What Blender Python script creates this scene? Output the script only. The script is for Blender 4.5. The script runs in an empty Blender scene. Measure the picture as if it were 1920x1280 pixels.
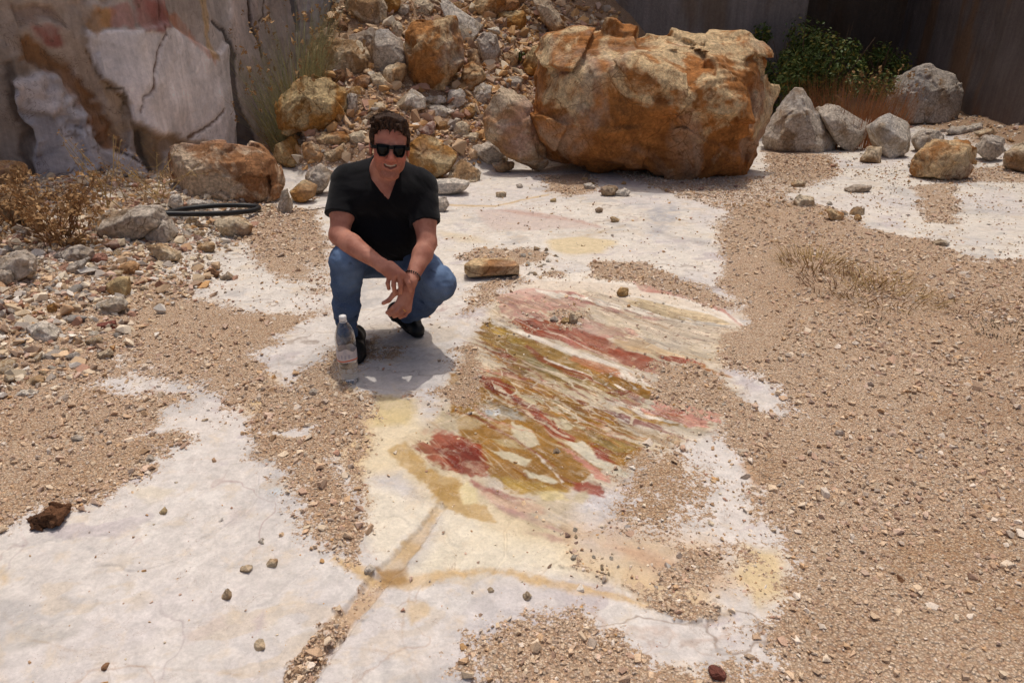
import bpy, bmesh, math, random
import numpy as np
from mathutils import Vector, Matrix, noise as mnoise

# ---------------------------------------------------------------- camera
CAM_H, PITCH, FPX = 1.45, math.radians(24.6), 1280.0
scene = bpy.context.scene
cam_data = bpy.data.cameras.new("camera")
cam_data.sensor_width = 36.0
cam_data.lens = 24.0
cam_data.clip_start = 0.05
cam_data.clip_end = 500.0
cam = bpy.data.objects.new("camera", cam_data)
scene.collection.objects.link(cam)
cam.location = (0, 0, CAM_H)
cam.rotation_euler = (math.pi / 2 - PITCH, 0, 0)
scene.camera = cam

# ---------------------------------------------------------------- light
SUN_EL, SUN_AZ = math.radians(73), math.radians(4)      # azimuth from +Y towards +X
world = bpy.data.worlds.new("World")
scene.world = world
world.use_nodes = True
wn, wl = world.node_tree.nodes, world.node_tree.links
sky = wn.new("ShaderNodeTexSky")
sky.sky_type = 'NISHITA'
sky.sun_disc = False
sky.sun_elevation = SUN_EL
sky.sun_rotation = SUN_AZ
sky.air_density = 0.7
sky.dust_density = 6.0
sky.ozone_density = 0.6
wl.new(sky.outputs[0], wn["Background"].inputs[0])
wn["Background"].inputs[1].default_value = 0.13
sun_data = bpy.data.lights.new("sun", 'SUN')
sun_data.energy = 2.15
sun_data.angle = math.radians(0.53)
sun_data.color = (1.0, 0.955, 0.88)
sun = bpy.data.objects.new("sun", sun_data)
scene.collection.objects.link(sun)
sd = Vector((math.sin(SUN_AZ) * math.cos(SUN_EL), math.cos(SUN_AZ) * math.cos(SUN_EL), math.sin(SUN_EL)))
sun.rotation_euler = sd.to_track_quat('Z', 'Y').to_euler()
scene.view_settings.view_transform = 'Standard'
scene.view_settings.look = 'None'
scene.view_settings.exposure = -0.1
scene.view_settings.gamma = 1.0
scene.cycles.max_bounces = 6
scene.cycles.transparent_max_bounces = 8

# ---------------------------------------------------------------- helpers
SP, CP = math.sin(PITCH), math.cos(PITCH)
COL = scene.collection
rng = np.random.default_rng(7)
random.seed(7)

def ray(u, v):
    a, b = (u - 960.0) / FPX, (640.0 - v) / FPX
    return np.array([a, CP + b * SP, -SP + b * CP])

def Q(u, v, Y):
    """traced point (photo pixels) at world depth Y"""
    d = ray(u, v)
    return np.array([d[0], d[1], d[2]]) * (Y / d[1]) + np.array([0, 0, CAM_H])

def s(r, g, b, a=1.0):
    f = lambda c: (c / 255.0 / 12.92) if c / 255.0 <= 0.04045 else ((c / 255.0 + 0.055) / 1.055) ** 2.4
    return (f(r), f(g), f(b), a)

def s3(*c):
    return np.array(s(*c)[:3])

def _hash(ix, iy, iz, seed):
    h = (ix.astype(np.int64) * 374761393 + iy.astype(np.int64) * 668265263 + iz.astype(np.int64) * 2147483647 + seed * 1274126177) & 0xFFFFFFFF
    h = ((h ^ (h >> 13)) * 1274126177) & 0xFFFFFFFF
    h = ((h ^ (h >> 15)) * 2246822519) & 0xFFFFFFFF
    return ((h ^ (h >> 16)) & 0xFFFFFF).astype(np.float32) / float(0xFFFFFF)

def vnoise(x, y, z=None, seed=0):
    """smooth value noise, -1..1"""
    x = np.asarray(x, np.float64); y = np.asarray(y, np.float64)
    ix, iy = np.floor(x), np.floor(y)
    fx, fy = x - ix, y - iy
    ux, uy = fx * fx * (3 - 2 * fx), fy * fy * (3 - 2 * fy)
    if z is None:
        iz = np.zeros_like(ix)
        g = lambda a, b: _hash(ix + a, iy + b, iz, seed)
        r = (g(0, 0) * (1 - ux) + g(1, 0) * ux) * (1 - uy) + (g(0, 1) * (1 - ux) + g(1, 1) * ux) * uy
    else:
        z = np.asarray(z, np.float64)
        iz = np.floor(z); fz = z - iz; uz = fz * fz * (3 - 2 * fz)
        g = lambda a, b, c: _hash(ix + a, iy + b, iz + c, seed)
        r0 = (g(0, 0, 0) * (1 - ux) + g(1, 0, 0) * ux) * (1 - uy) + (g(0, 1, 0) * (1 - ux) + g(1, 1, 0) * ux) * uy
        r1 = (g(0, 0, 1) * (1 - ux) + g(1, 0, 1) * ux) * (1 - uy) + (g(0, 1, 1) * (1 - ux) + g(1, 1, 1) * ux) * uy
        r = r0 * (1 - uz) + r1 * uz
    return r * 2 - 1

def fbm(x, y, z=None, oct=4, seed=0, gain=0.5):
    t, a, n = 0.0, 1.0, 0.0
    for k in range(oct):
        f = 2.03 ** k
        t = t + a * vnoise(x * f + 17.3 * k, y * f - 9.1 * k, None if z is None else z * f + 5.7 * k, seed + k)
        n += a; a *= gain
    return t / n

def sstep(a, b, x):
    t = np.clip((x - a) / (b - a), 0, 1)
    return t * t * (3 - 2 * t)

def mesh_obj(name, verts, faces, mat=None, parent=None, smooth=True, link=True):
    me = bpy.data.meshes.new(name)
    me.from_pydata([tuple(map(float, v)) for v in verts], [], [tuple(map(int, f)) for f in faces])
    me.update()
    if smooth:
        me.shade_smooth()
    if mat:
        me.materials.append(mat)
    o = bpy.data.objects.new(name, me)
    if link:
        COL.objects.link(o)
    if parent:
        o.parent = parent
    return o

def fast_mesh(name, verts, quads, mat=None, smooth=True, k=4):
    """numpy verts (n,3) and faces (m,k)"""
    me = bpy.data.meshes.new(name)
    n, m = len(verts), len(quads)
    me.vertices.add(n); me.vertices.foreach_set("co", np.ascontiguousarray(verts, np.float32).ravel())
    me.loops.add(m * k); me.loops.foreach_set("vertex_index", np.ascontiguousarray(quads, np.int32).ravel())
    me.polygons.add(m)
    me.polygons.foreach_set("loop_start", np.arange(0, m * k, k, dtype=np.int32))
    me.polygons.foreach_set("loop_total", np.full(m, k, np.int32))
    me.polygons.foreach_set("use_smooth", np.full(m, bool(smooth)))
    me.update(calc_edges=True)
    if mat:
        me.materials.append(mat)
    return me

def add_attr(me, name, arr, domain='POINT'):
    if arr.ndim == 1:
        a = me.attributes.new(name, 'FLOAT', domain)
        a.data.foreach_set("value", arr.astype(np.float32))
    else:
        a = me.attributes.new(name, 'FLOAT_COLOR', domain)
        c = np.ones((len(arr), 4), np.float32); c[:, :3] = arr
        a.data.foreach_set("color", c.ravel())

def link_obj(name, me, parent=None, loc=None):
    o = bpy.data.objects.new(name, me); COL.objects.link(o)
    if parent: o.parent = parent
    if loc is not None: o.location = loc
    return o

def tag(o, label=None, cat=None, group=None, kind=None):
    if label: o["label"] = label
    if cat: o["category"] = cat
    if group: o["group"] = group
    if kind: o["kind"] = kind
    return o

def empty(name, loc, label, cat, group=None):
    o = bpy.data.objects.new(name, None); COL.objects.link(o)
    o.location = tuple(loc)
    return tag(o, label, cat, group)

# ---------------------------------------------------------------- surface nets (numpy)
def surface_nets(F, org, h):
    """F: sdf samples (nx,ny,nz), negative inside -> verts, quads"""
    S = F < 0
    nx, ny, nz = F.shape
    c = np.zeros((nx - 1, ny - 1, nz - 1), np.int8)
    for dx in (0, 1):
        for dy in (0, 1):
            for dz in (0, 1):
                c += S[dx:nx - 1 + dx, dy:ny - 1 + dy, dz:nz - 1 + dz]
    act = (c > 0) & (c < 8)
    idx = np.argwhere(act)
    vid = -np.ones(act.shape, np.int64); vid[act] = np.arange(len(idx))
    acc = np.zeros((len(idx), 3)); cnt = np.zeros(len(idx))
    corners = [(0, 0, 0), (1, 0, 0), (0, 1, 0), (1, 1, 0), (0, 0, 1), (1, 0, 1), (0, 1, 1), (1, 1, 1)]
    val = [F[idx[:, 0] + a, idx[:, 1] + b, idx[:, 2] + d] for a, b, d in corners]
    for i in range(8):
        for j in range(i + 1, 8):
            A, B = np.array(corners[i]), np.array(corners[j])
            if np.abs(A - B).sum() != 1: continue
            m = (val[i] < 0) != (val[j] < 0)
            t = np.where(m, val[i] / np.where(m, val[i] - val[j], 1), 0)
            acc += np.where(m[:, None], A + t[:, None] * (B - A), 0); cnt += m
    V = (idx + acc / cnt[:, None]) * h + np.asarray(org)
    quads = []
    for ax in range(3):
        sl0 = [slice(None)] * 3; sl1 = [slice(None)] * 3
        sl0[ax] = slice(0, -1); sl1[ax] = slice(1, None)
        a, b = S[tuple(sl0)], S[tuple(sl1)]
        e = np.argwhere(a != b)
        o1, o2 = (ax + 1) % 3, (ax + 2) % 3
        ok = (e[:, o1] > 0) & (e[:, o2] > 0) & (e[:, o1] < F.shape[o1] - 1) & (e[:, o2] < F.shape[o2] - 1)
        e = e[ok]
        flip = a[e[:, 0], e[:, 1], e[:, 2]]
        def g(d1, d2):
            q = e.copy(); q[:, o1] += d1; q[:, o2] += d2
            return vid[q[:, 0], q[:, 1], q[:, 2]]
        q = np.stack([g(-1, -1), g(0, -1), g(0, 0), g(-1, 0)], 1)
        q[~flip] = q[~flip][:, ::-1]
        quads.append(q)
    return V, np.concatenate(quads)

class Field:
    """distance field on a grid; primitives are joined with a smooth minimum"""
    def __init__(self, lo, hi, h):
        self.lo, self.h = np.array(lo, float), h
        self.n = np.ceil((np.array(hi) - self.lo) / h).astype(int) + 1
        self.F = np.full(self.n, 9.0, np.float32)
    def win(self, lo, hi):
        i0 = np.clip(np.floor((np.array(lo) - self.lo) / self.h).astype(int), 0, self.n - 1)
        i1 = np.clip(np.ceil((np.array(hi) - self.lo) / self.h).astype(int) + 1, 1, self.n)
        sl = tuple(slice(a, b) for a, b in zip(i0, i1))
        ax = [self.lo[k] + self.h * np.arange(i0[k], i1[k], dtype=np.float32) for k in range(3)]
        X, Y, Z = np.meshgrid(*ax, indexing='ij')
        return sl, X.astype(np.float32), Y.astype(np.float32), Z.astype(np.float32)
    def put(self, sl, d, k=0.0, op='u'):
        F = self.F[sl]
        if op == 'u':
            if k > 0:
                hh = np.clip(0.5 + 0.5 * (F - d) / k, 0, 1)
                self.F[sl] = F + (d - F) * hh - k * hh * (1 - hh)
            else:
                self.F[sl] = np.minimum(F, d)
        else:            # subtract
            d = -d
            if k > 0:
                hh = np.clip(0.5 - 0.5 * (F - d) / k, 0, 1)
                self.F[sl] = F + (d - F) * hh + k * hh * (1 - hh)
            else:
                self.F[sl] = np.maximum(F, d)
    def capsule(self, a, b, ra, rb, k=0.01, op='u', sq=None, warp=None):
        """tapered capsule; sq=(axis vector, factor) flattens across an axis"""
        a, b = np.array(a, float), np.array(b, float)
        R = max(ra, rb) * (1.0 if sq is None else max(1, sq[1])) + k + 3 * self.h + 0.01
        sl, X, Y, Z = self.win(np.minimum(a, b) - R, np.maximum(a, b) + R)
        ab = b - a; L = float(ab @ ab) + 1e-12
        px, py, pz = X - a[0], Y - a[1], Z - a[2]
        t = np.clip((px * ab[0] + py * ab[1] + pz * ab[2]) / L, 0, 1)
        qx, qy, qz = px - ab[0] * t, py - ab[1] * t, pz - ab[2] * t
        if sq is not None:
            n = np.array(sq[0], float); n /= np.linalg.norm(n)
            dn = qx * n[0] + qy * n[1] + qz * n[2]
            m = (1 / sq[1] - 1) * dn
            qx, qy, qz = qx + n[0] * m, qy + n[1] * m, qz + n[2] * m
        tt = t * t * (3 - 2 * t) * 0.5 + 0.5 * t
        d = np.sqrt(qx * qx + qy * qy + qz * qz) - (ra + (rb - ra) * tt)
        if warp is not None: d = d + warp(X, Y, Z)
        self.put(sl, d, k, op)
    def chain(self, pts, rad, k=0.006, **kw):
        for i in range(len(pts) - 1):
            self.capsule(pts[i], pts[i + 1], rad[i], rad[i + 1], k, **kw)
    def ellipsoid(self, c, r, M=None, k=0.01, op='u', p=2.0):
        c, r = np.array(c, float), np.array(r, float)
        M = np.eye(3) if M is None else np.array(M)      # columns are the axes
        R = r.max() + k + 3 * self.h + 0.005
        sl, X, Y, Z = self.win(c - R, c + R)
        D = np.stack([X - c[0], Y - c[1], Z - c[2]], -1) @ M.astype(np.float32)
        q = np.abs(D / r.astype(np.float32)) + 1e-9
        if p == 2.0:
            k0 = np.sqrt((q ** 2).sum(-1)); k1 = np.sqrt(((q / r.astype(np.float32)) ** 2).sum(-1))
            d = k0 * (k0 - 1) / np.maximum(k1, 1e-6)
        else:
            d = ((q ** p).sum(-1) ** (1 / p) - 1) * r.min()
        self.put(sl, d.astype(np.float32), k, op)
    def mesh(self, name, mat, smooth=True, post=None):
        V, Qd = surface_nets(self.F, self.lo, self.h)
        if post is not None: V = post(V)
        return fast_mesh(name, V, Qd, mat, smooth)

# ---------------------------------------------------------------- node helpers
class NT:
    def __init__(self, name):
        self.m = bpy.data.materials.new(name); self.m.use_nodes = True
        self.n, self.l = self.m.node_tree.nodes, self.m.node_tree.links
        self.bsdf = self.n["Principled BSDF"]
    def node(self, t, **kw):
        nd = self.n.new(t)
        for k, v in kw.items(): setattr(nd, k, v)
        return nd
    def link(self, a, b): self.l.new(a, b)
    def set(self, sock, v):
        if hasattr(v, "is_output") or isinstance(v, bpy.types.NodeSocket): self.l.new(v, sock)
        else: sock.default_value = v
    def coord(self, kind="Object"): return self.node("ShaderNodeTexCoord").outputs[kind]
    def noise(self, vec, scale, detail=4, rough=0.55, dist=0.0, w=None, out=0):
        nd = self.node("ShaderNodeTexNoise")
        if w is not None:
            nd.noise_dimensions = '4D'; self.set(nd.inputs["W"], w)
        self.set(nd.inputs["Vector"], vec); self.set(nd.inputs["Scale"], scale)
        nd.inputs["Detail"].default_value = detail; nd.inputs["Roughness"].default_value = rough
        nd.inputs["Distortion"].default_value = dist
        return nd.outputs[out]
    def voro(self, vec, scale, feature='F1', out="Distance", rnd=1.0):
        nd = self.node("ShaderNodeTexVoronoi", feature=feature)
        self.set(nd.inputs["Vector"], vec); nd.inputs["Scale"].default_value = scale
        nd.inputs["Randomness"].default_value = rnd
        return nd.outputs[out]
    def math(self, op, a, b=0.0, c=0.0):
        nd = self.node("ShaderNodeMath", operation=op)
        for i, v in enumerate((a, b, c)):
            if i < len(nd.inputs): self.set(nd.inputs[i], v)
        return nd.outputs[0]
    def rng(self, v, a, b, c=0.0, d=1.0, smooth=True):
        nd = self.node("ShaderNodeMapRange")
        if smooth: nd.interpolation_type = 'SMOOTHSTEP'
        for i, x in enumerate((v, a, b, c, d)): self.set(nd.inputs[i], x)
        return nd.outputs[0]
    def mix(self, f, a, b, blend='MIX'):
        nd = self.node("ShaderNodeMix", data_type='RGBA', blend_type=blend)
        self.set(nd.inputs[0], f); self.set(nd.inputs[6], a); self.set(nd.inputs[7], b)
        return nd.outputs[2]
    def ramp(self, v, stops):
        nd = self.node("ShaderNodeValToRGB")
        cr = nd.color_ramp
        while len(cr.elements) < len(stops): cr.elements.new(0.5)
        for e, (p, c) in zip(cr.elements, stops): e.position = p; e.color = c
        self.set(nd.inputs[0], v); return nd.outputs[0]
    def attr(self, name, out="Color"):
        return self.node("ShaderNodeAttribute", attribute_name=name).outputs[out]
    def mapv(self, vec, scale=(1, 1, 1), rot=(0, 0, 0), loc=(0, 0, 0)):
        nd = self.node("ShaderNodeMapping")
        self.set(nd.inputs[0], vec); nd.inputs["Scale"].default_value = scale
        nd.inputs["Rotation"].default_value = rot; nd.inputs["Location"].default_value = loc
        return nd.outputs[0]
    def bump(self, h, strength, dist, normal=None):
        nd = self.node("ShaderNodeBump")
        self.set(nd.inputs["Height"], h); self.set(nd.inputs["Strength"], strength); nd.inputs["Distance"].default_value = dist
        if normal is not None: self.l.new(normal, nd.inputs["Normal"])
        return nd.outputs[0]
    def fin(self, color=None, rough=0.9, normal=None, spec=0.3):
        if color is not None: self.set(self.bsdf.inputs["Base Color"], color)
        self.set(self.bsdf.inputs["Roughness"], rough)
        self.bsdf.inputs["Specular IOR Level"].default_value = spec
        if normal is not None: self.l.new(normal, self.bsdf.inputs["Normal"])
        return self.m

def plain_mat(name, col, rough=0.8, spec=0.3, bumpscale=None, bstr=0.2, var=0.12, nscale=30):
    t = NT(name); c = t.coord()
    n = t.noise(c, nscale, 4)
    cc = t.mix(t.rng(n, 0.3, 0.7), tuple(x * (1 - var) for x in col[:3]) + (1,), tuple(min(1, x * (1 + var)) for x in col[:3]) + (1,))
    nm = t.bump(t.noise(c, bumpscale, 4), bstr, 0.004) if bumpscale else None
    return t.fin(cc, rough, nm, spec)

def rock_mat(name, crust, pale, grey, bias=0.5, greyamt=0.5, red=None, fine=1.0, lowcrust=0.0):
    """weathered limestone: iron crust, fresh pale breaks, grey patina"""
    t = NT(name)
    oi = t.node("ShaderNodeObjectInfo").outputs["Random"]
    w = t.math('MULTIPLY', oi, 37.0)
    c = t.coord()
    n1 = t.noise(c, 2.2 * fine, 7, 0.62, 0.6, w)
    n2 = t.noise(c, 5.5 * fine, 7, 0.65, 0.3, t.math('ADD', w, 11.0))
    n3 = t.noise(c, 38 * fine, 5, 0.65, 0.0, w)
    n4 = t.noise(c, 1.3 * fine, 4, 0.55, 0.8, t.math('ADD', w, 5.0))
    dark = tuple(x * 0.55 for x in crust[:3]) + (1,)
    a = t.mix(t.rng(n2, 0.35, 0.68), dark, crust)
    p = t.mix(t.rng(n3, 0.3, 0.7), tuple(x * 0.78 for x in pale[:3]) + (1,), pale)
    if lowcrust:
        sx = t.node("ShaderNodeSeparateXYZ"); t.link(c, sx.inputs[0])
        n1 = t.math('ADD', n1, t.math('MULTIPLY', t.math('ADD', t.math('SUBTRACT', sx.outputs[2], 0.95), t.math('MULTIPLY', sx.outputs[0], 0.25)), lowcrust))
    col = t.mix(t.rng(n1, bias - 0.05, bias + 0.06), a, p)
    crk = t.rng(t.voro(t.mix(0.12, c, t.noise(c, 4 * fine, 5, 0.6, 0.0, None, 1)), 3.6 * fine, 'DISTANCE_TO_EDGE'), 0.0, 0.018, 0.75, 0.0)
    crk = t.math('MULTIPLY', crk, t.rng(t.noise(c, 2.6 * fine, 3, 0.5, 0.0, w), 0.48, 0.58))
    col = t.mix(t.math('MULTIPLY', t.rng(n4, 0.5, 0.66), greyamt), col, grey)
    if red is not None:
        col = t.mix(t.math('MULTIPLY', t.rng(t.noise(c, 3.1 * fine, 5, 0.6, 0.4, t.math('ADD', w, 21.0)), 0.56, 0.68), 0.7), col, red)
    sp = t.rng(n3, 0.25, 0.75, 0.62, 1.28)
    cmb = t.node("ShaderNodeCombineColor"); [t.set(cmb.inputs[i], sp) for i in range(3)]
    col = t.mix(1.0, col, cmb.outputs[0], 'MULTIPLY')
    vein = t.rng(t.math('ABSOLUTE', t.math('SUBTRACT', t.noise(c, 3.3 * fine, 4, 0.5, 1.0, t.math('ADD', w, 3.0)), 0.5)), 0.0, 0.012, 0.6, 0.0)
    col = t.mix(vein, col, tuple(x * 0.35 for x in crust[:3]) + (1,))
    col = t.mix(crk, col, tuple(x * 0.3 for x in crust[:3]) + (1,))
    hgt = t.math('ADD', t.math('MULTIPLY', t.noise(c, 16 * fine, 8, 0.68, 0.2, w), 1.0), t.math('MULTIPLY', t.noise(c, 70 * fine, 5, 0.7), 0.35))
    nm = t.bump(hgt, 0.9, 0.035 / fine)
    return t.fin(col, 0.92, nm, 0.25)

M = {}
M['orange'] = rock_mat("rock_orange", s(186, 128, 72), s(214, 184, 142), s(178, 166, 152), 0.50, 0.55)
M['huge'] = rock_mat("rock_huge", s(188, 124, 66), s(218, 188, 144), s(188, 172, 154), 0.55, 0.5, None, 1.0, 0.15)
M['rust'] = rock_mat("rock_rust", s(178, 126, 84), s(214, 188, 158), s(190, 162, 146), 0.5, 0.6)
M['amber'] = rock_mat("rock_amber", s(196, 140, 72), s(205, 178, 132), s(170, 155, 140), 0.5, 0.3)
M['tan'] = rock_mat("rock_tan", s(188, 150, 108), s(216, 196, 166), s(172, 166, 160), 0.5, 0.5)
M['pale'] = rock_mat("rock_pale", s(190, 168, 140), s(220, 208, 192), s(168, 166, 166), 0.45, 0.6)
M['grey'] = rock_mat("rock_grey", s(176, 150, 122), s(200, 186, 170), s(174, 167, 160), 0.46, 0.75)
M['pink'] = rock_mat("rock_pink", s(196, 150, 104), s(206, 184, 156), s(180, 140, 128), 0.5, 0.7, s(176, 122, 106))
M['brown'] = rock_mat("rock_brown", s(122, 84, 58), s(150, 112, 82), s(120, 100, 86), 0.55, 0.5)
M['red'] = rock_mat("rock_red", s(150, 92, 78), s(178, 132, 112), s(150, 120, 110), 0.55, 0.4)
# ---------------------------------------------------------------- terrain
LW = np.array([(-12, 3.9), (-5.5, 5.6), (-4.05, 6.15), (-3.45, 6.75), (-3.05, 8.6), (-2.4, 10.8), (-1.9, 13.2)])
def seg_dist(x, y, pts):
    d = np.full(np.shape(x), 1e9)
    for (ax, ay), (bx, by) in zip(pts[:-1], pts[1:]):
        ex, ey = bx - ax, by - ay
        t = np.clip(((x - ax) * ex + (y - ay) * ey) / (ex * ex + ey * ey), 0, 1)
        d = np.minimum(d, np.hypot(x - ax - t * ex, y - ay - t * ey))
    return d

def hgt(x, y):
    """ground height: flat sawn floor, rubble berm on the left, rubble heap behind, low berm on the right"""
    x = np.asarray(x, float); y = np.asarray(y, float)
    z = 0.012 * fbm(x * 0.7, y * 0.7, oct=2, seed=3)
    edge = np.interp(y, [0, 2.4, 2.9, 3.8, 4.6, 5.4, 6.2, 20], [-2.6, -2.35, -2.05, -1.95, -2.0, -2.15, -2.0, -2.0])
    b = np.clip((edge - x) / 2.2, 0, 1.3)
    z = z + (0.30 * b ** 1.15 + 0.05 * b * fbm(x * 2.2, y * 2.2, oct=3, seed=5)) * sstep(1.2, 3.2, y)
    toe = np.interp(x, [-4, -3.0, -2.6, -2.2, -1.6, -0.8, 0.0, 0.8, 1.6, 2.6, 4, 9], [9.6, 9.0, 7.9, 7.1, 7.1, 7.45, 7.75, 8.3, 9.3, 10.8, 12.5, 16])
    k = np.clip(y - toe, 0, 9)
    heap = 0.60 * k * sstep(0, 0.5, k)
    heap = heap * (1 + 0.12 * fbm(x * 1.3, y * 1.3, oct=3, seed=8)) + 0.05 * sstep(0.1, 0.6, k) * fbm(x * 3.5, y * 3.5, oct=3, seed=9)
    heap = np.minimum(heap, 2.6 + 0.1 * heap)
    z = z + heap
    rb = np.clip((x - (5.2 + 0.35 * np.maximum(0, 9.0 - y))) / 2.5, 0, 1) * sstep(7.8, 9.2, y)
    z = z + rb * (0.35 + 0.1 * fbm(x * 2, y * 2, oct=2, seed=12)) + 0.3 * sstep(11.0, 13.0, y) * sstep(4.0, 5.5, x)
    return z

def P(u, v, zoff=0.0):
    """where the sight line through a traced pixel meets the ground"""
    d = ray(u, v)
    t = np.arange(0.8, 22, 0.03)
    p = d[None] * t[:, None] + np.array([0, 0, CAM_H])
    below = p[:, 2] - zoff < hgt(p[:, 0], p[:, 1])
    i = int(np.argmax(below)) if below.any() else len(t) - 1
    return p[i]

def P0(pts):
    """traced outline -> flat floor coordinates"""
    out = []
    for u, v in pts:
        d = ray(u, v); t = CAM_H / max(1e-3, -d[2])
        out.append((d[0] * t, d[1] * t))
    return np.array(out)

# polar sheet of ground, finest where the floor pattern is finest
r_ = np.concatenate([0.05 + np.array([0, .3, .6]), np.exp(np.linspace(math.log(1.0), math.log(4.6), 850)), np.exp(np.linspace(math.log(4.62), math.log(16.0), 330)), np.array([18, 22, 30, 45, 70, 120, 250])])
a_ = np.concatenate([np.linspace(-180, -56, 36)[:-1], np.linspace(-56, -44, 60)[:-1], np.linspace(-44, 44, 1200), np.linspace(44, 56, 60)[1:], np.linspace(56, 180, 36)[1:-1]])
th = np.radians(a_)
RR, TT = np.meshgrid(r_, th, indexing='ij')
GX, GY = (RR * np.sin(TT)).ravel(), (RR * np.cos(TT)).ravel()
NR, NA = RR.shape

def poly_sd(x, y, poly):
    """signed distance, positive inside"""
    n = len(poly); d2 = np.full(x.shape, 1e9); ins = np.zeros(x.shape, bool)
    for i in range(n):
        (ax, ay), (bx, by) = poly[i], poly[(i + 1) % n]
        ex, ey = bx - ax, by - ay
        t = np.clip(((x - ax) * ex + (y - ay) * ey) / (ex * ex + ey * ey + 1e-12), 0, 1)
        d2 = np.minimum(d2, (x - ax - t * ex) ** 2 + (y - ay - t * ey) ** 2)
        cr = (ay > y) != (by > y)
        ins ^= cr & (x < (bx - ax) * (y - ay) / (by - ay + 1e-12) + ax)
    return np.where(ins, 1, -1) * np.sqrt(d2)

warpx = 0.5 * fbm(GX * 9, GY * 9, oct=4, seed=21) + 0.5 * fbm(GX * 2.5, GY * 2.5, oct=2, seed=23)
warpy = 0.5 * fbm(GX * 9, GY * 9, oct=4, seed=22) + 0.5 * fbm(GX * 2.5, GY * 2.5, oct=2, seed=24)
fineN = fbm(GX * 55, GY * 55, oct=3, seed=25)

SHX = np.zeros(len(GX)); SHY = np.zeros(len(GX))
def mask(poly, edge=0.015, amp=0.03, fine=0.006, world_xy=False):
    w = np.asarray(poly, float) if world_xy else P0(poly)
    lo, hi = w.min(0) - 0.3, w.max(0) + 0.3
    sel = np.where((GX > lo[0]) & (GX < hi[0]) & (GY > lo[1]) & (GY < hi[1]))[0]
    sd = poly_sd(GX[sel] + amp * warpx[sel] + SHX[sel], GY[sel] + amp * warpy[sel] + SHY[sel], w) + fine * fineN[sel]
    return sel, sstep(-edge, edge, sd)

def stroke(line, width):
    """traced centre line + width (px) -> outline"""
    p = np.array(line, float); wd = np.broadcast_to(np.array(width, float), (len(p),)) / 2
    t = np.gradient(p, axis=0); t /= np.linalg.norm(t, axis=1)[:, None] + 1e-9
    n = np.stack([-t[:, 1], t[:, 0]], 1)
    return np.concatenate([p + n * wd[:, None], (p - n * wd[:, None])[::-1]])

# ---- marble base colour
n1 = fbm(GX * 1.1 + 3, GY * 1.1, oct=5, seed=31); n2 = fbm(GX * 2.6, GY * 2.6, oct=5, seed=32)
n3 = fbm(GX * 7, GY * 7, oct=5, seed=33)
C = np.zeros((len(GX), 3)) + s3(205, 197, 190)
def lay(w, col):
    C[:] = C * (1 - w[:, None]) + np.asarray(col)[None] * w[:, None]
far = sstep(3.0, 4.5, GY)
lay(far * 0.8, s3(212, 203, 190))
lay(sstep(0.1, 0.45, n1) * 0.4, s3(198, 190, 190))
lay(sstep(0.12, 0.5, n2) * 0.4, s3(216, 208, 196))
lay(sstep(0.15, 0.5, -n2) * 0.4, s3(186, 181, 182))
lay(sstep(0.2, 0.5, n3) * 0.35, s3(222, 216, 208))
vn = np.abs(fbm(GX * 2.1 + 0.3 * n3, GY * 2.1, oct=4, seed=36))
lay((1 - sstep(0.0, 0.022, vn)) * sstep(0.0, 0.4, n1 + 0.2) * 0.5, s3(176, 150, 132))
vn = np.abs(fbm(GX * 4.0 + 5, GY * 3.2 + 0.2 * n2, oct=4, seed=37))
lay((1 - sstep(0.0, 0.03, vn)) * sstep(0.05, 0.35, n2) * 0.5, s3(172, 158, 156))

fl1 = fbm(GX * 6 + GY * 2.5, GY * 11 - GX * 3, oct=5, seed=151); fl2 = fbm(GX * 1.7, GY * 1.7, oct=4, seed=152)
lay(sstep(0.22, 0.32, fl1) * sstep(-0.1, 0.3, fl2) * 0.45, s3(200, 180, 152))
lay(sstep(0.24, 0.34, -fl1) * sstep(-0.1, 0.3, -fl2) * 0.6, s3(172, 160, 164))
_cw = np.abs(fbm(GX * 1.0 + 0.15 * n3, GY * 1.0, oct=5, seed=157)); lay((1 - sstep(0.0, 0.010, _cw)) * 0.75, s3(140, 122, 108))
_cw = np.abs(fbm(GX * 3.1, GY * 2.4 + 0.1 * n3, oct=4, seed=158)); lay((1 - sstep(0.0, 0.016, _cw)) * sstep(0.0, 0.3, -n1) * 0.6, s3(164, 134, 128))
lay(sstep(0.3, 0.42, fbm(GX * 3.4, GY * 4.4, oct=5, seed=159)) * 0.5, s3(168, 164, 162))
lay(sstep(0.1, 0.5, fl2) * 0.3, s3(188, 182, 176)); lay(sstep(0.1, 0.5, -fl2) * 0.35, s3(214, 204, 194))
C *= (1 + 0.10 * fbm(GX * 19, GY * 19, oct=4, seed=153) + 0.06 * fineN)[:, None]
def paint(poly, col, a=1.0, edge=0.02, amp=0.04, fine=0.008, mottle=0.0, seed=0):
    if SHX.any(): edge = 0.004 + 0.28 * edge
    sel, m = mask(poly, edge, amp, fine)
    w = m * a
    if mottle:
        w = w * (1 - mottle + mottle * sstep(-0.25, 0.3, fbm(GX[sel] * 14, GY[sel] * 14, oct=3, seed=50 + seed)))
    C[sel] = C[sel] * (1 - w[:, None]) + s3(*col)[None] * w[:, None]
    return sel, m

def K(pts):        # detail traced in a 2.91x enlargement of the vein area
    return [(800 + 0.3437 * x, 480 + 0.3437 * y) for x, y in pts]
def K2(pts):       # detail traced in a 2.667x enlargement of the lower middle
    return [(560 + 0.375 * x, 800 + 0.375 * y) for x, y in pts]
def K5(pts):       # detail traced in a 3x enlargement of the upper floor
    return [(760 + x / 3.0, 320 + y / 3.0) for x, y in pts]

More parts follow.
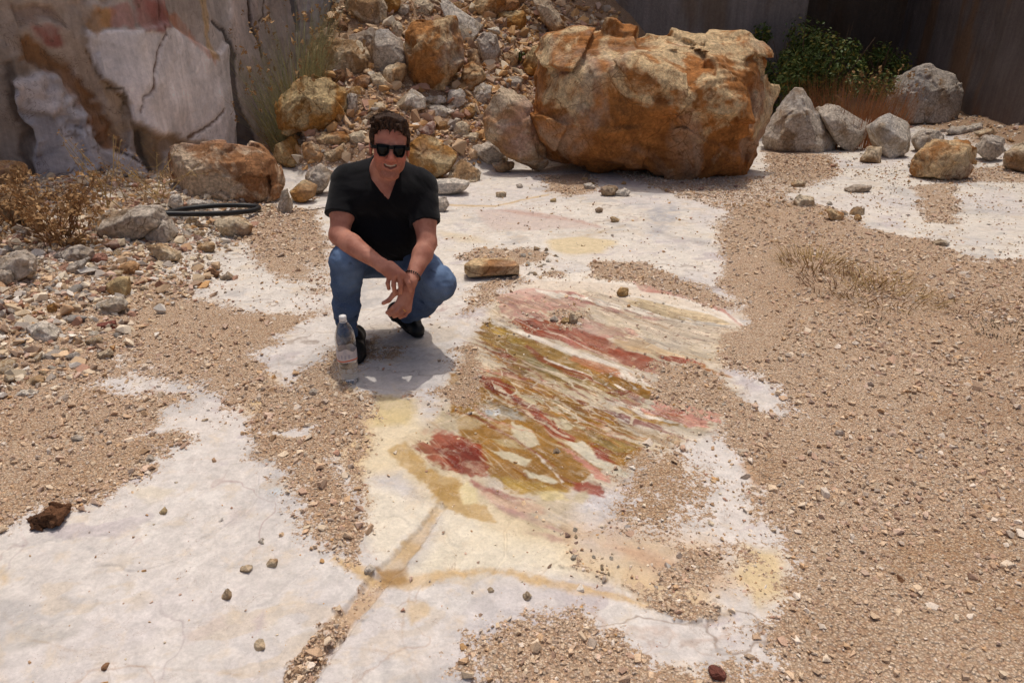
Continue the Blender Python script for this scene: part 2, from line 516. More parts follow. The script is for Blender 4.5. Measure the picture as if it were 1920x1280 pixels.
CREAM, WHITE, PALE = (216, 198, 164), (224, 214, 200), (208, 194, 168)
OLIVE, OCHRE, RED, DRED, PINK, MAUVE = (144, 112, 60), (158, 112, 46), (146, 66, 42), (112, 46, 34), (198, 150, 134), (174, 140, 134)
# floor behind: mauve, ochre and grey washes
paint(K5([(380, 215), (520, 210), (760, 230), (1000, 280), (1090, 320), (900, 330), (700, 335), (480, 330)]), (196, 178, 168), 0.8, 0.05, 0.08, 0.02)
paint(K5(stroke([(500, 215), (760, 245), (1000, 290), (1110, 320)], [10, 24, 18, 8])), (182, 148, 134), 0.7, 0.03, 0.06, 0.015, 0.5)
paint(K5(stroke([(190, 190), (500, 195), (660, 160), (800, 135)], 9)), (196, 164, 112), 0.75, 0.02, 0.04)
paint(K5([(800, 390), (1000, 370), (1180, 400), (1120, 470), (900, 470), (810, 440)]), (208, 188, 148), 0.85, 0.04, 0.06)
paint(K5(stroke([(1020, 365), (1120, 340), (1230, 315)], 10)), (176, 150, 112), 0.8, 0.03, 0.05, 0.01, 0.6)
paint(K5([(1330, 230), (1420, 190), (1520, 180), (1540, 230), (1450, 330), (1400, 380), (1340, 300)]), (158, 156, 160), 0.75, 0.05, 0.12, 0.03, 0.6)
paint(K5(stroke([(1380, 340), (1560, 390), (1760, 440)], [14, 30, 12])), (160, 152, 146), 0.6, 0.05, 0.08, 0.02, 0.5)
paint(K5([(190, 330), (420, 370), (480, 400), (320, 400), (200, 370)]), (206, 188, 156), 0.6, 0.05, 0.06)
# cream halo round the wet stone
paint([(640, 850), (700, 770), (780, 780), (900, 900), (1000, 960), (1110, 1040), (1200, 1060), (1330, 1110), (1340, 1150), (1100, 1080), (960, 1030), (850, 960), (760, 880), (690, 890)], CREAM, 0.85, 0.05, 0.07, 0.01)
paint([(700, 740), (780, 750), (760, 800), (690, 800)], (200, 178, 128), 0.8, 0.03, 0.05)
paint([(690, 900), (830, 950), (720, 1060), (690, 1010)], (224, 212, 188), 0.7, 0.04, 0.05)
paint([(840, 960), (1000, 1020), (1110, 1080), (960, 1085), (760, 1085)], (222, 210, 184), 0.75, 0.05, 0.05)
paint([(1390, 1030), (1460, 1040), (1470, 1120), (1420, 1140), (1380, 1090)], (208, 184, 140), 0.9, 0.03, 0.06)
paint([(440, 735), (500, 705), (530, 740), (510, 775), (460, 780)], (206, 176, 124), 0.9, 0.05, 0.06)
paint([(1130, 1010), (1220, 1000), (1300, 1040), (1350, 1090), (1240, 1080), (1150, 1060)], (196, 184, 164), 0.6, 0.04, 0.07)
paint(stroke([(1150, 1025), (1230, 1045), (1350, 1085)], [22, 30, 14]), (172, 128, 120), 0.7, 0.03, 0.06, 0.01, 0.5)
VEIN = np.zeros(len(GX))
for poly in (K([(380, 220), (900, 200), (1300, 260), (1720, 390), (1600, 640), (1720, 740), (1600, 960), (1420, 1040), (1180, 1130), (1060, 1260), (480, 1300), (250, 1180), (0, 1180), (-30, 1000), (120, 640), (280, 420)]), K2([(560, 60), (950, 60), (1400, 330), (1420, 600), (1200, 560), (850, 270), (640, 190)])):
    sel, m = mask(poly, 0.05, 0.06); VEIN[sel] = np.maximum(VEIN[sel], m)
_d = P0([(937, 609), (1247, 731)]); _d = _d[1] - _d[0]; SANG = math.atan2(_d[1], _d[0])
al, ac = GX * math.cos(SANG) + GY * math.sin(SANG), -GX * math.sin(SANG) + GY * math.cos(SANG)
bend = 0.10 * fbm(GX * 1.3, GY * 1.3, oct=2, seed=141) + 0.02 * fbm(GX * 7, GY * 7, oct=2, seed=142)
# broken shards, drawn out along the strata
vi = np.where(VEIN > 0.01)[0]
def shards(sa_, sc_, seed):
    p, q = al[vi] / sa_, (ac[vi] + bend[vi]) / sc_; ip, iq = np.floor(p), np.floor(q); z0_ = np.zeros_like(ip)
    f1 = np.full(len(vi), 9.0); f2_ = np.full(len(vi), 9.0); cid = np.zeros((len(vi), 3))
    for da in (-1, 0, 1):
        for db in (-1, 0, 1):
            cx_, cy_ = ip + da, iq + db
            jx, jy = _hash(cx_, cy_, z0_, seed), _hash(cx_, cy_, z0_, seed + 1)
            d_ = np.hypot(p - cx_ - jx, q - cy_ - jy)
            nb = d_ < f1
            f2_ = np.where(nb, f1, np.minimum(f2_, d_))
            cid[nb] = np.stack([_hash(cx_, cy_, z0_, seed + k) for k in (2, 3, 4)], 1)[nb]
            f1 = np.where(nb, d_, f1)
    return f2_ - f1, cid
eA, cA = shards(0.17, 0.045, 400); eB, cB = shards(0.07, 0.022, 420)
offA = (cA[:, :1] * 2 - 1) * np.array([[0.055 * math.cos(SANG), 0.055 * math.sin(SANG)]]) + (cA[:, 1:2] * 2 - 1) * np.array([[-0.022 * math.sin(SANG), 0.022 * math.cos(SANG)]])
offB = (cB[:, :1] * 2 - 1) * np.array([[0.028 * math.cos(SANG), 0.028 * math.sin(SANG)]]) + (cB[:, 1:2] * 2 - 1) * np.array([[-0.009 * math.sin(SANG), 0.009 * math.cos(SANG)]])
SHX, SHY = np.zeros(len(GX)), np.zeros(len(GX))
_vw = VEIN[vi] * sstep(-0.25, 0.15, fbm(GX[vi] * 2.3, GY[vi] * 2.3, oct=2, seed=146))
SHX[vi] = _vw * (offA + offB)[:, 0]; SHY[vi] = _vw * (offA + offB)[:, 1]
lay(VEIN * (0.45 + 0.3 * sstep(-0.2, 0.3, n3)), s3(206, 188, 158))
# upper band of the vein: white with pink
paint(K([(440, 190), (700, 110), (1000, 110), (1300, 160), (1560, 270), (1720, 380), (1560, 500), (1300, 450), (1000, 330), (600, 230)]), (214, 198, 178), 0.8, 0.04, 0.05)
paint(K(stroke([(640, 130), (900, 120), (1250, 160), (1550, 280), (1700, 365)], [30, 60, 50, 34, 20])), WHITE, 0.85, 0.02, 0.04)
paint(K(stroke([(1120, 140), (1180, 180), (1300, 200), (1450, 232), (1620, 305), (1715, 385)], [18, 40, 16, 26, 14, 8])), (178, 120, 106), 0.85, 0.012, 0.03, 0.01, 0.3)
paint(K([(1040, 230), (1300, 250), (1600, 330), (1610, 365), (1380, 340), (1130, 280)]), (210, 188, 152), 0.8, 0.03, 0.04)
paint(K([(400, 225), (560, 180), (850, 215), (980, 260), (760, 300), (660, 330), (560, 360), (470, 350), (390, 290)]), (194, 146, 134), 0.8, 0.03, 0.05, 0.01, 0.35, 1)
paint(K(stroke([(780, 225), (960, 270), (1150, 315), (1300, 335)], [40, 34, 24, 10])), (160, 112, 106), 0.8, 0.02, 0.04, 0.01, 0.4)
paint(K(stroke([(600, 195), (900, 245), (1200, 310), (1450, 350), (1690, 385)], [14, 20, 18, 14, 14])), WHITE, 0.95, 0.01, 0.03)
paint(K(stroke([(1100, 220), (1300, 260), (1500, 300), (1640, 350)], [10, 16, 12, 12])), WHITE, 0.9, 0.01, 0.03)
# red band
paint(K([(460, 345), (620, 350), (800, 385), (960, 440), (1090, 510), (1260, 575), (1360, 620), (1270, 660), (1050, 580), (880, 510), (700, 455), (540, 430)]), RED, 0.95, 0.015, 0.03, 0.008, 0.15)
paint(K([(640, 320), (860, 350), (1140, 420), (1140, 450), (950, 440), (760, 380)]), (190, 142, 130), 0.75, 0.03, 0.05, 0.01, 0.4)
paint(K([(700, 440), (860, 470), (900, 510), (800, 500)]), (180, 120, 108), 0.8, 0.02, 0.03)
paint(K([(560, 380), (760, 400), (800, 430), (660, 420)]), DRED, 0.6, 0.02, 0.03, 0.01, 0.4)
paint(K([(1000, 440), (1200, 470), (1400, 540), (1330, 570), (1150, 530), (1020, 480)]), (196, 164, 124), 0.8, 0.03, 0.05, 0.01, 0.3)
paint(K(stroke([(1240, 540), (1400, 575), (1540, 610)], [18, 40, 16])), (140, 66, 50), 0.95, 0.012, 0.03)
paint(K(stroke([(1480, 600), (1580, 635), (1660, 655)], [26, 30, 10])), (170, 126, 84), 0.85, 0.02, 0.03)
paint(K(stroke([(1290, 590), (1420, 610), (1560, 665), (1700, 720)], [20, 30, 40, 20])), WHITE, 0.8, 0.02, 0.04)
# olive band
paint(K([(270, 425), (380, 365), (520, 425), (700, 500), (800, 545), (930, 600), (1060, 640), (1180, 690), (1290, 740), (1280, 790), (1120, 770), (900, 745), (700, 700), (560, 650), (400, 570), (320, 500)]), (146, 114, 60), 0.95, 0.015, 0.04, 0.01)
paint(K([(430, 450), (560, 520), (700, 570), (820, 640), (960, 700), (860, 720), (680, 660), (520, 590), (420, 520)]), (128, 108, 66), 0.8, 0.03, 0.06, 0.01, 0.3)
paint(K([(520, 540), (680, 590), (760, 650), (640, 640), (540, 600)]), (122, 118, 96), 0.6, 0.04, 0.08, 0.02, 0.6)
paint(K([(360, 400), (470, 420), (560, 490), (470, 480)]), (170, 140, 66), 0.7, 0.02, 0.04)
paint(K(stroke([(790, 545), (950, 600), (1120, 650), (1230, 700)], [30, 66, 60, 20])), (186, 126, 92), 0.85, 0.02, 0.04)
paint(K(stroke([(820, 590), (980, 650), (1120, 700), (1250, 755)], [14, 40, 50, 20])), (158, 112, 46), 0.9, 0.015, 0.03)
paint(K(stroke([(540, 490), (620, 560), (720, 605), (850, 650), (1000, 715), (1120, 755), (1220, 785)], [16, 34, 28, 30, 30, 26, 10])), (124, 66, 42), 0.95, 0.012, 0.025)
paint(K(stroke([(640, 560), (800, 620), (940, 675), (1040, 715), (1100, 745)], 8)), WHITE, 0.95, 0.006, 0.02)
paint(K(stroke([(390, 372), (480, 405), (560, 435), (700, 490), (900, 555), (1080, 612), (1200, 690), (1300, 730)], [12, 14, 22, 24, 24, 22, 24, 10])), WHITE, 0.97, 0.01, 0.025)
paint(K(stroke([(420, 320), (560, 385), (740, 440), (880, 500), (1040, 570)], [6, 8, 6, 8, 5])), (222, 196, 180), 0.9, 0.006, 0.02)
paint(K(stroke([(1000, 715), (1090, 640), (1150, 615)], 9)), WHITE, 0.9, 0.006, 0.02)
paint(K(stroke([(1130, 660), (1190, 730), (1290, 760)], 8)), WHITE, 0.85, 0.006, 0.02)
# pale band between, red chips
paint(K([(540, 600), (660, 660), (860, 720), (1080, 760), (1220, 790), (1180, 840), (1000, 800), (800, 760), (640, 720)]), (206, 192, 164), 0.75, 0.02, 0.05, 0.01, 0.3)
paint(K(stroke([(360, 520), (440, 550), (500, 600)], [30, 40, 16])), (136, 72, 56), 0.8, 0.02, 0.04, 0.01, 0.3)
paint(K(stroke([(430, 600), (520, 650), (600, 690), (700, 710)], [20, 34, 20, 10])), (138, 84, 66), 0.7, 0.02, 0.04, 0.01, 0.4)
# lower wet ochre body
paint(K([(110, 640), (330, 660), (560, 690), (760, 760), (1000, 850), (1120, 950), (1210, 1010), (1180, 1110), (1050, 1150), (900, 1180), (760, 1270), (500, 1290), (300, 1130), (180, 1000), (120, 860)]), (150, 108, 46), 0.95, 0.02, 0.05, 0.01)
paint(K([(360, 650), (560, 690), (680, 740), (560, 760), (420, 710)]), (150, 104, 40), 0.85, 0.02, 0.05)
paint(K([(690, 770), (900, 830), (1080, 930), (1050, 990), (880, 940), (740, 860)]), (148, 104, 40), 0.85, 0.02, 0.05, 0.01, 0.2)
paint(K([(150, 760), (300, 790), (480, 820), (500, 880), (330, 900), (180, 850)]), (138, 110, 56), 0.8, 0.03, 0.06, 0.01, 0.3)
paint(K([(270, 800), (360, 790), (480, 850), (500, 890), (400, 900), (300, 860)]), (170, 168, 160), 0.75, 0.03, 0.08, 0.02, 0.4)
paint(K([(880, 960), (1080, 1000), (1180, 1030), (1100, 1080), (940, 1030)]), (150, 126, 70), 0.8, 0.03, 0.05)
paint(K([(60, 850), (250, 880), (330, 900), (260, 930), (100, 960), (20, 920)]), (204, 186, 150), 0.8, 0.03, 0.06, 0.01, 0.3)
paint(K([(450, 915), (560, 950), (620, 1030), (560, 1050), (470, 985)]), (206, 194, 168), 0.95, 0.012, 0.04)
paint(K([(340, 990), (480, 1000), (540, 1050), (420, 1040)]), (196, 176, 136), 0.8, 0.02, 0.05)
paint(K([(575, 880), (640, 870), (840, 920), (800, 950), (650, 925)]), (214, 200, 170), 0.97, 0.008, 0.02)
paint(K([(520, 780), (700, 790), (670, 840), (600, 850)]), (208, 192, 158), 0.95, 0.01, 0.03)
paint(K([(350, 1060), (480, 1080), (570, 1115), (540, 1150), (420, 1110)]), (212, 200, 172), 0.97, 0.008, 0.02)
paint(K([(520, 1160), (720, 1225), (700, 1240), (560, 1210)]), (214, 204, 180), 0.95, 0.008, 0.02)
paint(K([(310, 830), (360, 820), (370, 860), (320, 865)]), (190, 192, 192), 0.9, 0.01, 0.03)
# long red vein
paint(K(stroke([(180, 630), (330, 690), (470, 765), (600, 860), (700, 960), (800, 1000)], [30, 56, 58, 60, 70, 34])), (142, 66, 42), 0.97, 0.012, 0.025, 0.006)
paint(K(stroke([(240, 670), (400, 745), (560, 840), (650, 920)], [10, 16, 22, 12])), (112, 46, 36), 0.8, 0.012, 0.03, 0.008, 0.3)
paint(K(stroke([(200, 690), (330, 745), (430, 775), (560, 870)], 7)), (216, 190, 160), 0.9, 0.006, 0.02)
paint(K([(760, 1020), (850, 1010), (950, 1090), (1090, 1190), (1060, 1225), (980, 1170), (880, 1120)]), (204, 196, 176), 0.97, 0.008, 0.025)
paint(K([(890, 1020), (990, 1070), (1030, 1130), (940, 1100)]), (136, 60, 46), 0.9, 0.015, 0.03)
paint(K(stroke([(730, 1050), (850, 1120), (960, 1200), (1060, 1240)], [8, 30, 44, 20])), (196, 140, 124), 0.9, 0.01, 0.03)
paint(K(stroke([(790, 1240), (880, 1250), (980, 1290)], [40, 70, 40])), (150, 72, 56), 0.9, 0.02, 0.04)
# right pink slab
paint(K([(1050, 765), (1170, 770), (1160, 830), (1070, 835)]), (150, 82, 58), 0.9, 0.012, 0.03)
paint(K([(1220, 780), (1400, 810), (1580, 850), (1585, 945), (1420, 930), (1240, 875)]), (206, 152, 136), 0.97, 0.01, 0.02)
paint(K([(1290, 845), (1420, 838), (1390, 895), (1280, 890)]), (158, 88, 62), 0.85, 0.012, 0.03)
paint(K(stroke([(1090, 870), (1250, 890), (1420, 935)], [24, 56, 26])), (164, 124, 56), 0.9, 0.015, 0.03)
paint(K(stroke([(1120, 830), (1250, 880), (1400, 925)], [18, 22, 18])), WHITE, 0.9, 0.01, 0.03)
paint(K(stroke([(880, 820), (1000, 860), (1130, 905), (1280, 945), (1420, 1005)], [10, 22, 26, 34, 14])), (120, 66, 60), 0.9, 0.012, 0.03, 0.01, 0.2)
paint(K(stroke([(860, 800), (980, 860), (1100, 905)], 9)), WHITE, 0.9, 0.006, 0.02)
paint(K([(1160, 960), (1300, 980), (1420, 1030), (1300, 1060), (1180, 1010)]), (196, 176, 148), 0.7, 0.03, 0.06, 0.01, 0.3)
paint(K([(1260, 970), (1400, 1010), (1380, 1050), (1280, 1010)]), (140, 112, 70), 0.7, 0.03, 0.05)
paint(K([(1050, 760), (1200, 790), (1130, 850), (1060, 850)]), WHITE, 0.25, 0.03, 0.04)
paint(K(stroke([(670, 740), (800, 820), (940, 880)], 5)), (216, 196, 160), 0.8, 0.006, 0.02)
paint(K(stroke([(700, 800), (830, 860), (960, 940)], 4)), (206, 182, 140), 0.8, 0.006, 0.02)
paint(K(stroke([(0, 945), (150, 890), (300, 840), (400, 780), (470, 755)], 8)), (224, 206, 180), 0.9, 0.006, 0.02)
paint(K(stroke([(600, 1080), (660, 1140), (740, 1230)], 8)), WHITE, 0.85, 0.006, 0.02)
# deep red patch at the lower left
paint(K2([(600, 90), (700, 40), (820, 60), (900, 90), (950, 180), (990, 245), (880, 255), (760, 215), (650, 170)]), (144, 64, 42), 0.95, 0.025, 0.06, 0.015, 0.15)
paint(K2([(690, 130), (800, 90), (900, 130), (960, 220), (860, 240), (740, 190)]), (110, 44, 34), 0.85, 0.04, 0.1, 0.03, 0.5)
paint(K2([(640, 30), (760, 40), (820, 90), (700, 110)]), (176, 108, 88), 0.6, 0.04, 0.1, 0.03, 0.6)
paint(K2(stroke([(880, 262), (960, 310), (1080, 345), (1200, 370)], [14, 36, 22, 8])), (150, 90, 84), 0.8, 0.02, 0.05, 0.01, 0.3)
paint(K2([(940, 320), (1100, 350), (1230, 400), (1260, 450), (1120, 440), (1000, 390)]), (210, 172, 150), 0.8, 0.03, 0.06, 0.01, 0.3)
paint(K2(stroke([(1000, 375), (1100, 430), (1230, 490), (1380, 570)], [20, 40, 40, 24])), (172, 134, 130), 0.7, 0.03, 0.06, 0.01, 0.5)
paint(K2(stroke([(1180, 545), (1280, 590), (1400, 610)], [10, 36, 12])), (170, 134, 122), 0.7, 0.03, 0.06, 0.01, 0.5)
paint(K2([(470, 110), (560, 70), (640, 200), (800, 260), (960, 400), (1010, 480), (920, 470), (800, 430), (720, 370), (620, 250), (520, 190)]), (176, 142, 84), 0.9, 0.02, 0.05, 0.01, 0.15)
paint(K2([(660, 270), (800, 290), (860, 380), (740, 370)]), (158, 124, 66), 0.7, 0.03, 0.06, 0.01, 0.3)
paint(K2([(820, 310), (860, 280), (910, 310), (930, 380), (850, 390)]), (218, 202, 160), 0.9, 0.02, 0.04)
paint(K2([(1000, 250), (1200, 280), (1350, 310), (1200, 340), (1080, 310)]), (186, 156, 92), 0.85, 0.03, 0.05, 0.01, 0.2)
paint(K2([(1200, 320), (1300, 315), (1340, 360), (1240, 370)]), (222, 204, 158), 0.9, 0.02, 0.04)
paint(K2([(1380, 320), (1440, 310), (1460, 350), (1420, 380), (1370, 360)]), (186, 172, 144), 0.9, 0.02, 0.04)
# saw groove and joints in the floor
groove_a = stroke([(832, 946), (790, 1000), (742, 1056), (716, 1078)], [16, 22, 30, 34])
groove_b = stroke([(716, 1078), (660, 1150), (600, 1230), (556, 1290)], [34, 36, 42, 50])
paint(groove_a, (184, 154, 108), 0.85, 0.03, 0.04, 0.012, 0.35)
paint(groove_b, (184, 152, 116), 0.85, 0.03, 0.04, 0.012, 0.3)
paint(stroke([(620, 1045), (700, 1085), (770, 1090), (840, 1080), (930, 1078), (1010, 1090), (1110, 1110), (1200, 1125), (1340, 1150)], [12, 22, 26, 14, 10, 14, 18, 12, 8]), (196, 164, 116), 0.9, 0.03, 0.045, 0.012, 0.25)
paint([(700, 1060), (760, 1060), (775, 1090), (720, 1100)], (150, 112, 56), 0.8, 0.03, 0.04)
paint(K2([(550, 870), (650, 855), (690, 890), (640, 940), (590, 975), (560, 920)]), (204, 180, 146), 0.8, 0.02, 0.04, 0.01, 0.2)
for ln, w_ in (([(770, 1105), (763, 1160), (762, 1195), (775, 1235), (790, 1280)], 4), ([(620, 1220), (700, 1215), (760, 1225), (800, 1245)], 5),
               ([(515, 655), (518, 690), (527, 730)], 3), ([(0, 1150), (60, 1200), (150, 1225)], 3), ([(540, 1250), (480, 1262), (300, 1255), (180, 1250)], 3),
               ([(430, 720), (470, 760), (540, 800)], 3), ([(1010, 1090), (1120, 1000), (1135, 980)], 2)):
    paint(stroke(ln, w_ * 0.6), (172, 146, 118), 0.6, 0.008, 0.035, 0.006, 0.5)
paint([(1380, 870), (1470, 870), (1480, 910), (1410, 915)], (176, 138, 100), 0.9, 0.06, 0.08)
paint([(1050, 990), (1180, 970), (1330, 1010), (1400, 1110), (1330, 1150), (1200, 1110), (1090, 1060)], (196, 164, 124), 0.6, 0.10, 0.10, 0.02, 0.4)
paint([(700, 960), (640, 850), (640, 780), (560, 720), (600, 690), (680, 740), (700, 790), (700, 850), (680, 900)], (206, 176, 130), 0.7, 0.08, 0.08)
# faint mauve and rust marks on the near slab
for poly, col, a in (([(475, 1155), (500, 1130), (495, 1165), (480, 1180)], (176, 160, 162), 0.8), ([(410, 985), (440, 950), (480, 955), (430, 985)], (186, 172, 168), 0.5),
                     ([(0, 1060), (20, 1090), (0, 1100)], (196, 168, 128), 0.7), ([(30, 1170), (140, 1160), (130, 1200), (20, 1220)], (168, 162, 154), 0.5),
                     ([(340, 1190), (400, 1160), (420, 1180), (350, 1210)], (190, 174, 166), 0.5), ([(230, 900), (330, 920), (280, 950)], (210, 196, 170), 0.5),
                     ([(510, 915), (535, 908), (538, 928), (515, 930)], (176, 184, 188), 0.8)):
    paint(poly, col, a, 0.03, 0.05, 0.01, 0.4)

st1 = fbm(al * 3.0, (ac + bend) * 34, oct=4, seed=143); st2 = fbm(al * 2.2 + 9, (ac + bend) * 24, oct=3, seed=144); st3 = fbm(al * 5, (ac + bend) * 70, oct=3, seed=145)
rsv = np.random.RandomState(77)
for i in range(46):                                  # fine continuous streaks along the strata
    k0 = rsv.uniform(0, 1); x0 = 120 + 900 * rsv.uniform(); y0 = 380 + 0.40 * (x0 - 120) + rsv.uniform(0, 560) * (0.5 + 0.5 * k0)
    L_ = rsv.uniform(160, 560); pts_ = []
    for q in range(6):
        f_ = q / 5; pts_.append((x0 + L_ * f_, y0 + L_ * f_ * (0.44 + 0.10 * math.sin(3 * f_ + i)) + 5 * rsv.normal()))
    colr_ = [(132, 58, 40), (224, 210, 184), (104, 84, 48), (168, 120, 50), (120, 52, 40), (226, 212, 188), (190, 138, 118)][i % 7]
    paint(K(stroke(pts_, [2, 7 * rsv.uniform(.5, 1.6), 9 * rsv.uniform(.5, 1.8), 8 * rsv.uniform(.5, 1.6), 6, 2])), colr_, 0.85, 0.008, 0.02, 0.006, 0.2, i)
C *= (1 + VEIN * (0.26 * st1 + 0.20 * st3 + 0.22 * fbm(GX * 30, GY * 30, oct=3, seed=163)))[:, None]
_cv = np.ones(len(GX)); _cv[vi] = 1 + _vw * ((cA[:, 2] - 0.5) * 0.50 + (cB[:, 2] - 0.5) * 0.46); C *= _cv[:, None]
_l = np.zeros(len(GX)); _l[vi] = _vw * (1 - sstep(0.04, 0.09, eA)) * sstep(0.35, 0.45, cA[:, 2]); lay(_l * 0.85, s3(222, 206, 180))
_l = np.zeros(len(GX)); _l[vi] = _vw * (1 - sstep(0.05, 0.12, eB)) * sstep(0.55, 0.65, cB[:, 2]); lay(_l * 0.7, s3(104, 66, 46))
SHX[:] = 0; SHY[:] = 0
lay(VEIN * (1 - sstep(0.0, 0.05, np.abs(st2))) * sstep(-0.1, 0.25, st1) * 0.55, s3(226, 208, 180))
lay(VEIN * (1 - sstep(0.0, 0.045, np.abs(st2 + 0.22))) * sstep(-0.1, 0.2, -st1) * 0.55, s3(118, 58, 42))
lay(VEIN * sstep(0.2, 0.45, -st2) * sstep(0, 0.3, st3) * 0.4, s3(150, 108, 50))
C *= 0.96
_g = C.mean(1, keepdims=True); C = C + (VEIN * 0.12)[:, None] * (C - _g); C *= (1 - 0.05 * VEIN)[:, None]; C = np.clip(C, 0.005, 1)
_wm = sstep(0.06, 0.3, C.max(1) - C.min(1)) * VEIN
C *= (1 - 0.20 * _wm)[:, None]
C = np.clip(C, 0.005, 1)

# ---- gravel and grit cover
G = np.zeros(len(GX)); WET = np.zeros(len(GX)); SPK = np.zeros(len(GX)); SAND = np.zeros(len(GX))
def cover(arr, poly, a=1.0, edge=0.11, amp=0.15, fine=0.04):
    sel, m = mask(poly, edge, amp, fine); arr[sel] = np.maximum(arr[sel], m * a)
def clear(poly, a=1.0, edge=0.11, amp=0.14, fine=0.04):
    sel, m = mask(poly, edge, amp, fine); G[sel] *= 1 - m * a
far_y = 200
cover(G, [(1375, 385), (1440, 375), (1540, 385), (1650, 435), (1760, 455), (1830, 490), (1960, 485), (2400, 500), (2600, 1500), (1700, 1800), (880, 1500), (878, 1270), (900, 1225), (985, 1185), (1080, 1145), (1110, 1165), (1110, 1200), (1230, 1190), (1330, 1200), (1440, 1150), (1400, 1130), (1380, 1100), (1300, 1130), (1180, 1080), (1080, 1030), (1060, 985), (1130, 970), (1160, 930), (1240, 960), (1330, 980), (1400, 1020), (1460, 1030), (1400, 960), (1405, 900), (1370, 830), (1345, 780), (1240, 760), (1220, 690), (1300, 690), (1400, 770), (1470, 785), (1440, 730), (1390, 695), (1345, 690), (1330, 640), (1385, 605), (1365, 550), (1340, 500), (1340, 440)])
clear([(1395, 1030), (1460, 1035), (1475, 1110), (1430, 1140), (1385, 1095)], 0.85)
clear([(1180, 1080), (1300, 1120), (1360, 1150), (1330, 1190), (1150, 1150), (1110, 1090)], 0.75)
clear([(1190, 1190), (1300, 1170), (1400, 1180), (1460, 1230), (1380, 1270), (1230, 1240)], 0.7, 0.06)
cover(G, [(600, 395), (480, 385), (420, 470), (370, 480), (330, 510), (290, 530), (-300, 300), (-1200, 500), (-1200, 1400), (-300, 1180), (0, 1000), (160, 935), (300, 878), (365, 822), (285, 805), (340, 770), (420, 790), (470, 810), (490, 850), (555, 905), (568, 990), (620, 1040), (690, 1075), (722, 1060), (690, 950), (640, 850), (690, 790), (690, 745), (600, 690), (560, 700), (520, 735), (460, 690), (470, 670), (540, 620), (610, 590), (630, 480)])
clear([(425, 455), (470, 460), (490, 500), (560, 540), (610, 565), (590, 588), (500, 590), (440, 590), (370, 560), (335, 500), (390, 480)], 0.92)
clear([(180, 715), (260, 690), (350, 715), (420, 760), (440, 800), (380, 810), (275, 805), (320, 745), (230, 740)], 0.8)
clear([(560, 490), (620, 495), (625, 545), (560, 540)], 0.5)
clear([(230, 650), (260, 645), (240, 680), (200, 690)], 0.7)
cover(G, [(700, 960), (640, 850), (640, 780), (560, 720), (600, 690), (680, 740), (700, 790), (700, 850), (680, 900)], 0.9)
# round the man's feet
cover(G, [(560, 700), (620, 660), (680, 640), (760, 620), (780, 640), (700, 680), (640, 720), (580, 745)], 0.85)
cover(G, [(850, 640), (900, 615), (940, 640), (925, 690), (900, 700), (890, 760), (780, 785), (755, 745), (830, 715)], 0.95)
cover(G, [(880, 560), (930, 530), (900, 500), (860, 485), (905, 465), (1000, 470), (1090, 490), (1200, 495), (1330, 540), (1385, 580), (1330, 580), (1230, 545), (1120, 525), (1000, 525), (960, 550), (900, 580), (850, 600), (840, 620), (800, 640), (810, 600)], 0.95)
cover(G, [(1235, 690), (1320, 698), (1410, 760), (1400, 778), (1345, 770), (1250, 748)], 1.0, 0.05, 0.08)
cover(G, [(1040, 590), (1080, 570), (1110, 600), (1060, 615)], 0.7, 0.02)
cover(G, [(1010, 330), (1110, 325), (1120, 360), (1060, 370), (1025, 360)], 0.9)
cover(G, [(1120, 310), (1420, 330), (1560, 300), (1580, 330), (1440, 385), (1360, 395), (1300, 375), (1190, 340)], 0.6, 0.08)
cover(G, [(1430, 280), (1570, 290), (1560, 340), (1450, 350)], 0.9)
cover(G, [(1700, 335), (1960, 300), (2100, 340), (1960, 345), (1780, 345)], 0.7, 0.08)
cover(G, [(1700, 350), (1790, 345), (1800, 420), (1740, 420), (1720, 380)], 0.75, 0.08)
cover(G, groove_b, 1.6, 0.012, 0.03)
cover(G, [(1060, 1000), (1120, 1040), (1360, 1140), (1330, 1160), (1110, 1070), (1040, 1010)], 0.85, 0.02)
cover(G, [(1150, 770), (1180, 840), (1160, 860), (1090, 800)], 0.25)
G *= 1 - 0.75 * sstep(0.18, 0.42, fbm(GX * 2.8, GY * 2.8, oct=4, seed=155)) * sstep(-1.35, -0.9, GX) * sstep(1.1, 0.8, GX) * sstep(6, 5, GY)
cover(G, [(1150, 935), (1195, 850), (1270, 830), (1310, 880), (1345, 950), (1320, 990), (1240, 1000), (1180, 985)], 0.8, 0.15, 0.16)
heapm = sstep(0.05, 0.18, hgt(GX, GY))
G = np.maximum(G, heapm)
cover(SAND, [(1150, 935), (1195, 850), (1270, 830), (1310, 880), (1345, 950), (1320, 990), (1240, 1000), (1180, 985)], 1.0, 0.05, 0.08)
cover(SAND, [(1380, 870), (1470, 870), (1480, 910), (1410, 915)], 0.8, 0.06)
cover(SAND, [(1440, 1110), (1500, 1100), (1480, 1150), (1430, 1140)], 0.8, 0.05)
cover(SAND, [(40, 900), (330, 800), (360, 815), (150, 925), (0, 985), (-200, 1010)], 0.6, 0.1)
cover(SAND, [(1640, 1090), (1700, 1040), (1850, 1010), (1880, 1040), (1780, 1080), (1680, 1100)], 0.9, 0.05)
cover(SAND, [(1850, 1120), (1960, 1100), (1960, 1180), (1880, 1160)], 0.8, 0.05)
cover(SAND, [(440, 600), (600, 590), (500, 640), (440, 680), (370, 740), (420, 650)], 0.35, 0.1)
cover(SAND, [(700, 660), (790, 640), (830, 660), (760, 700)], 0.6, 0.06)
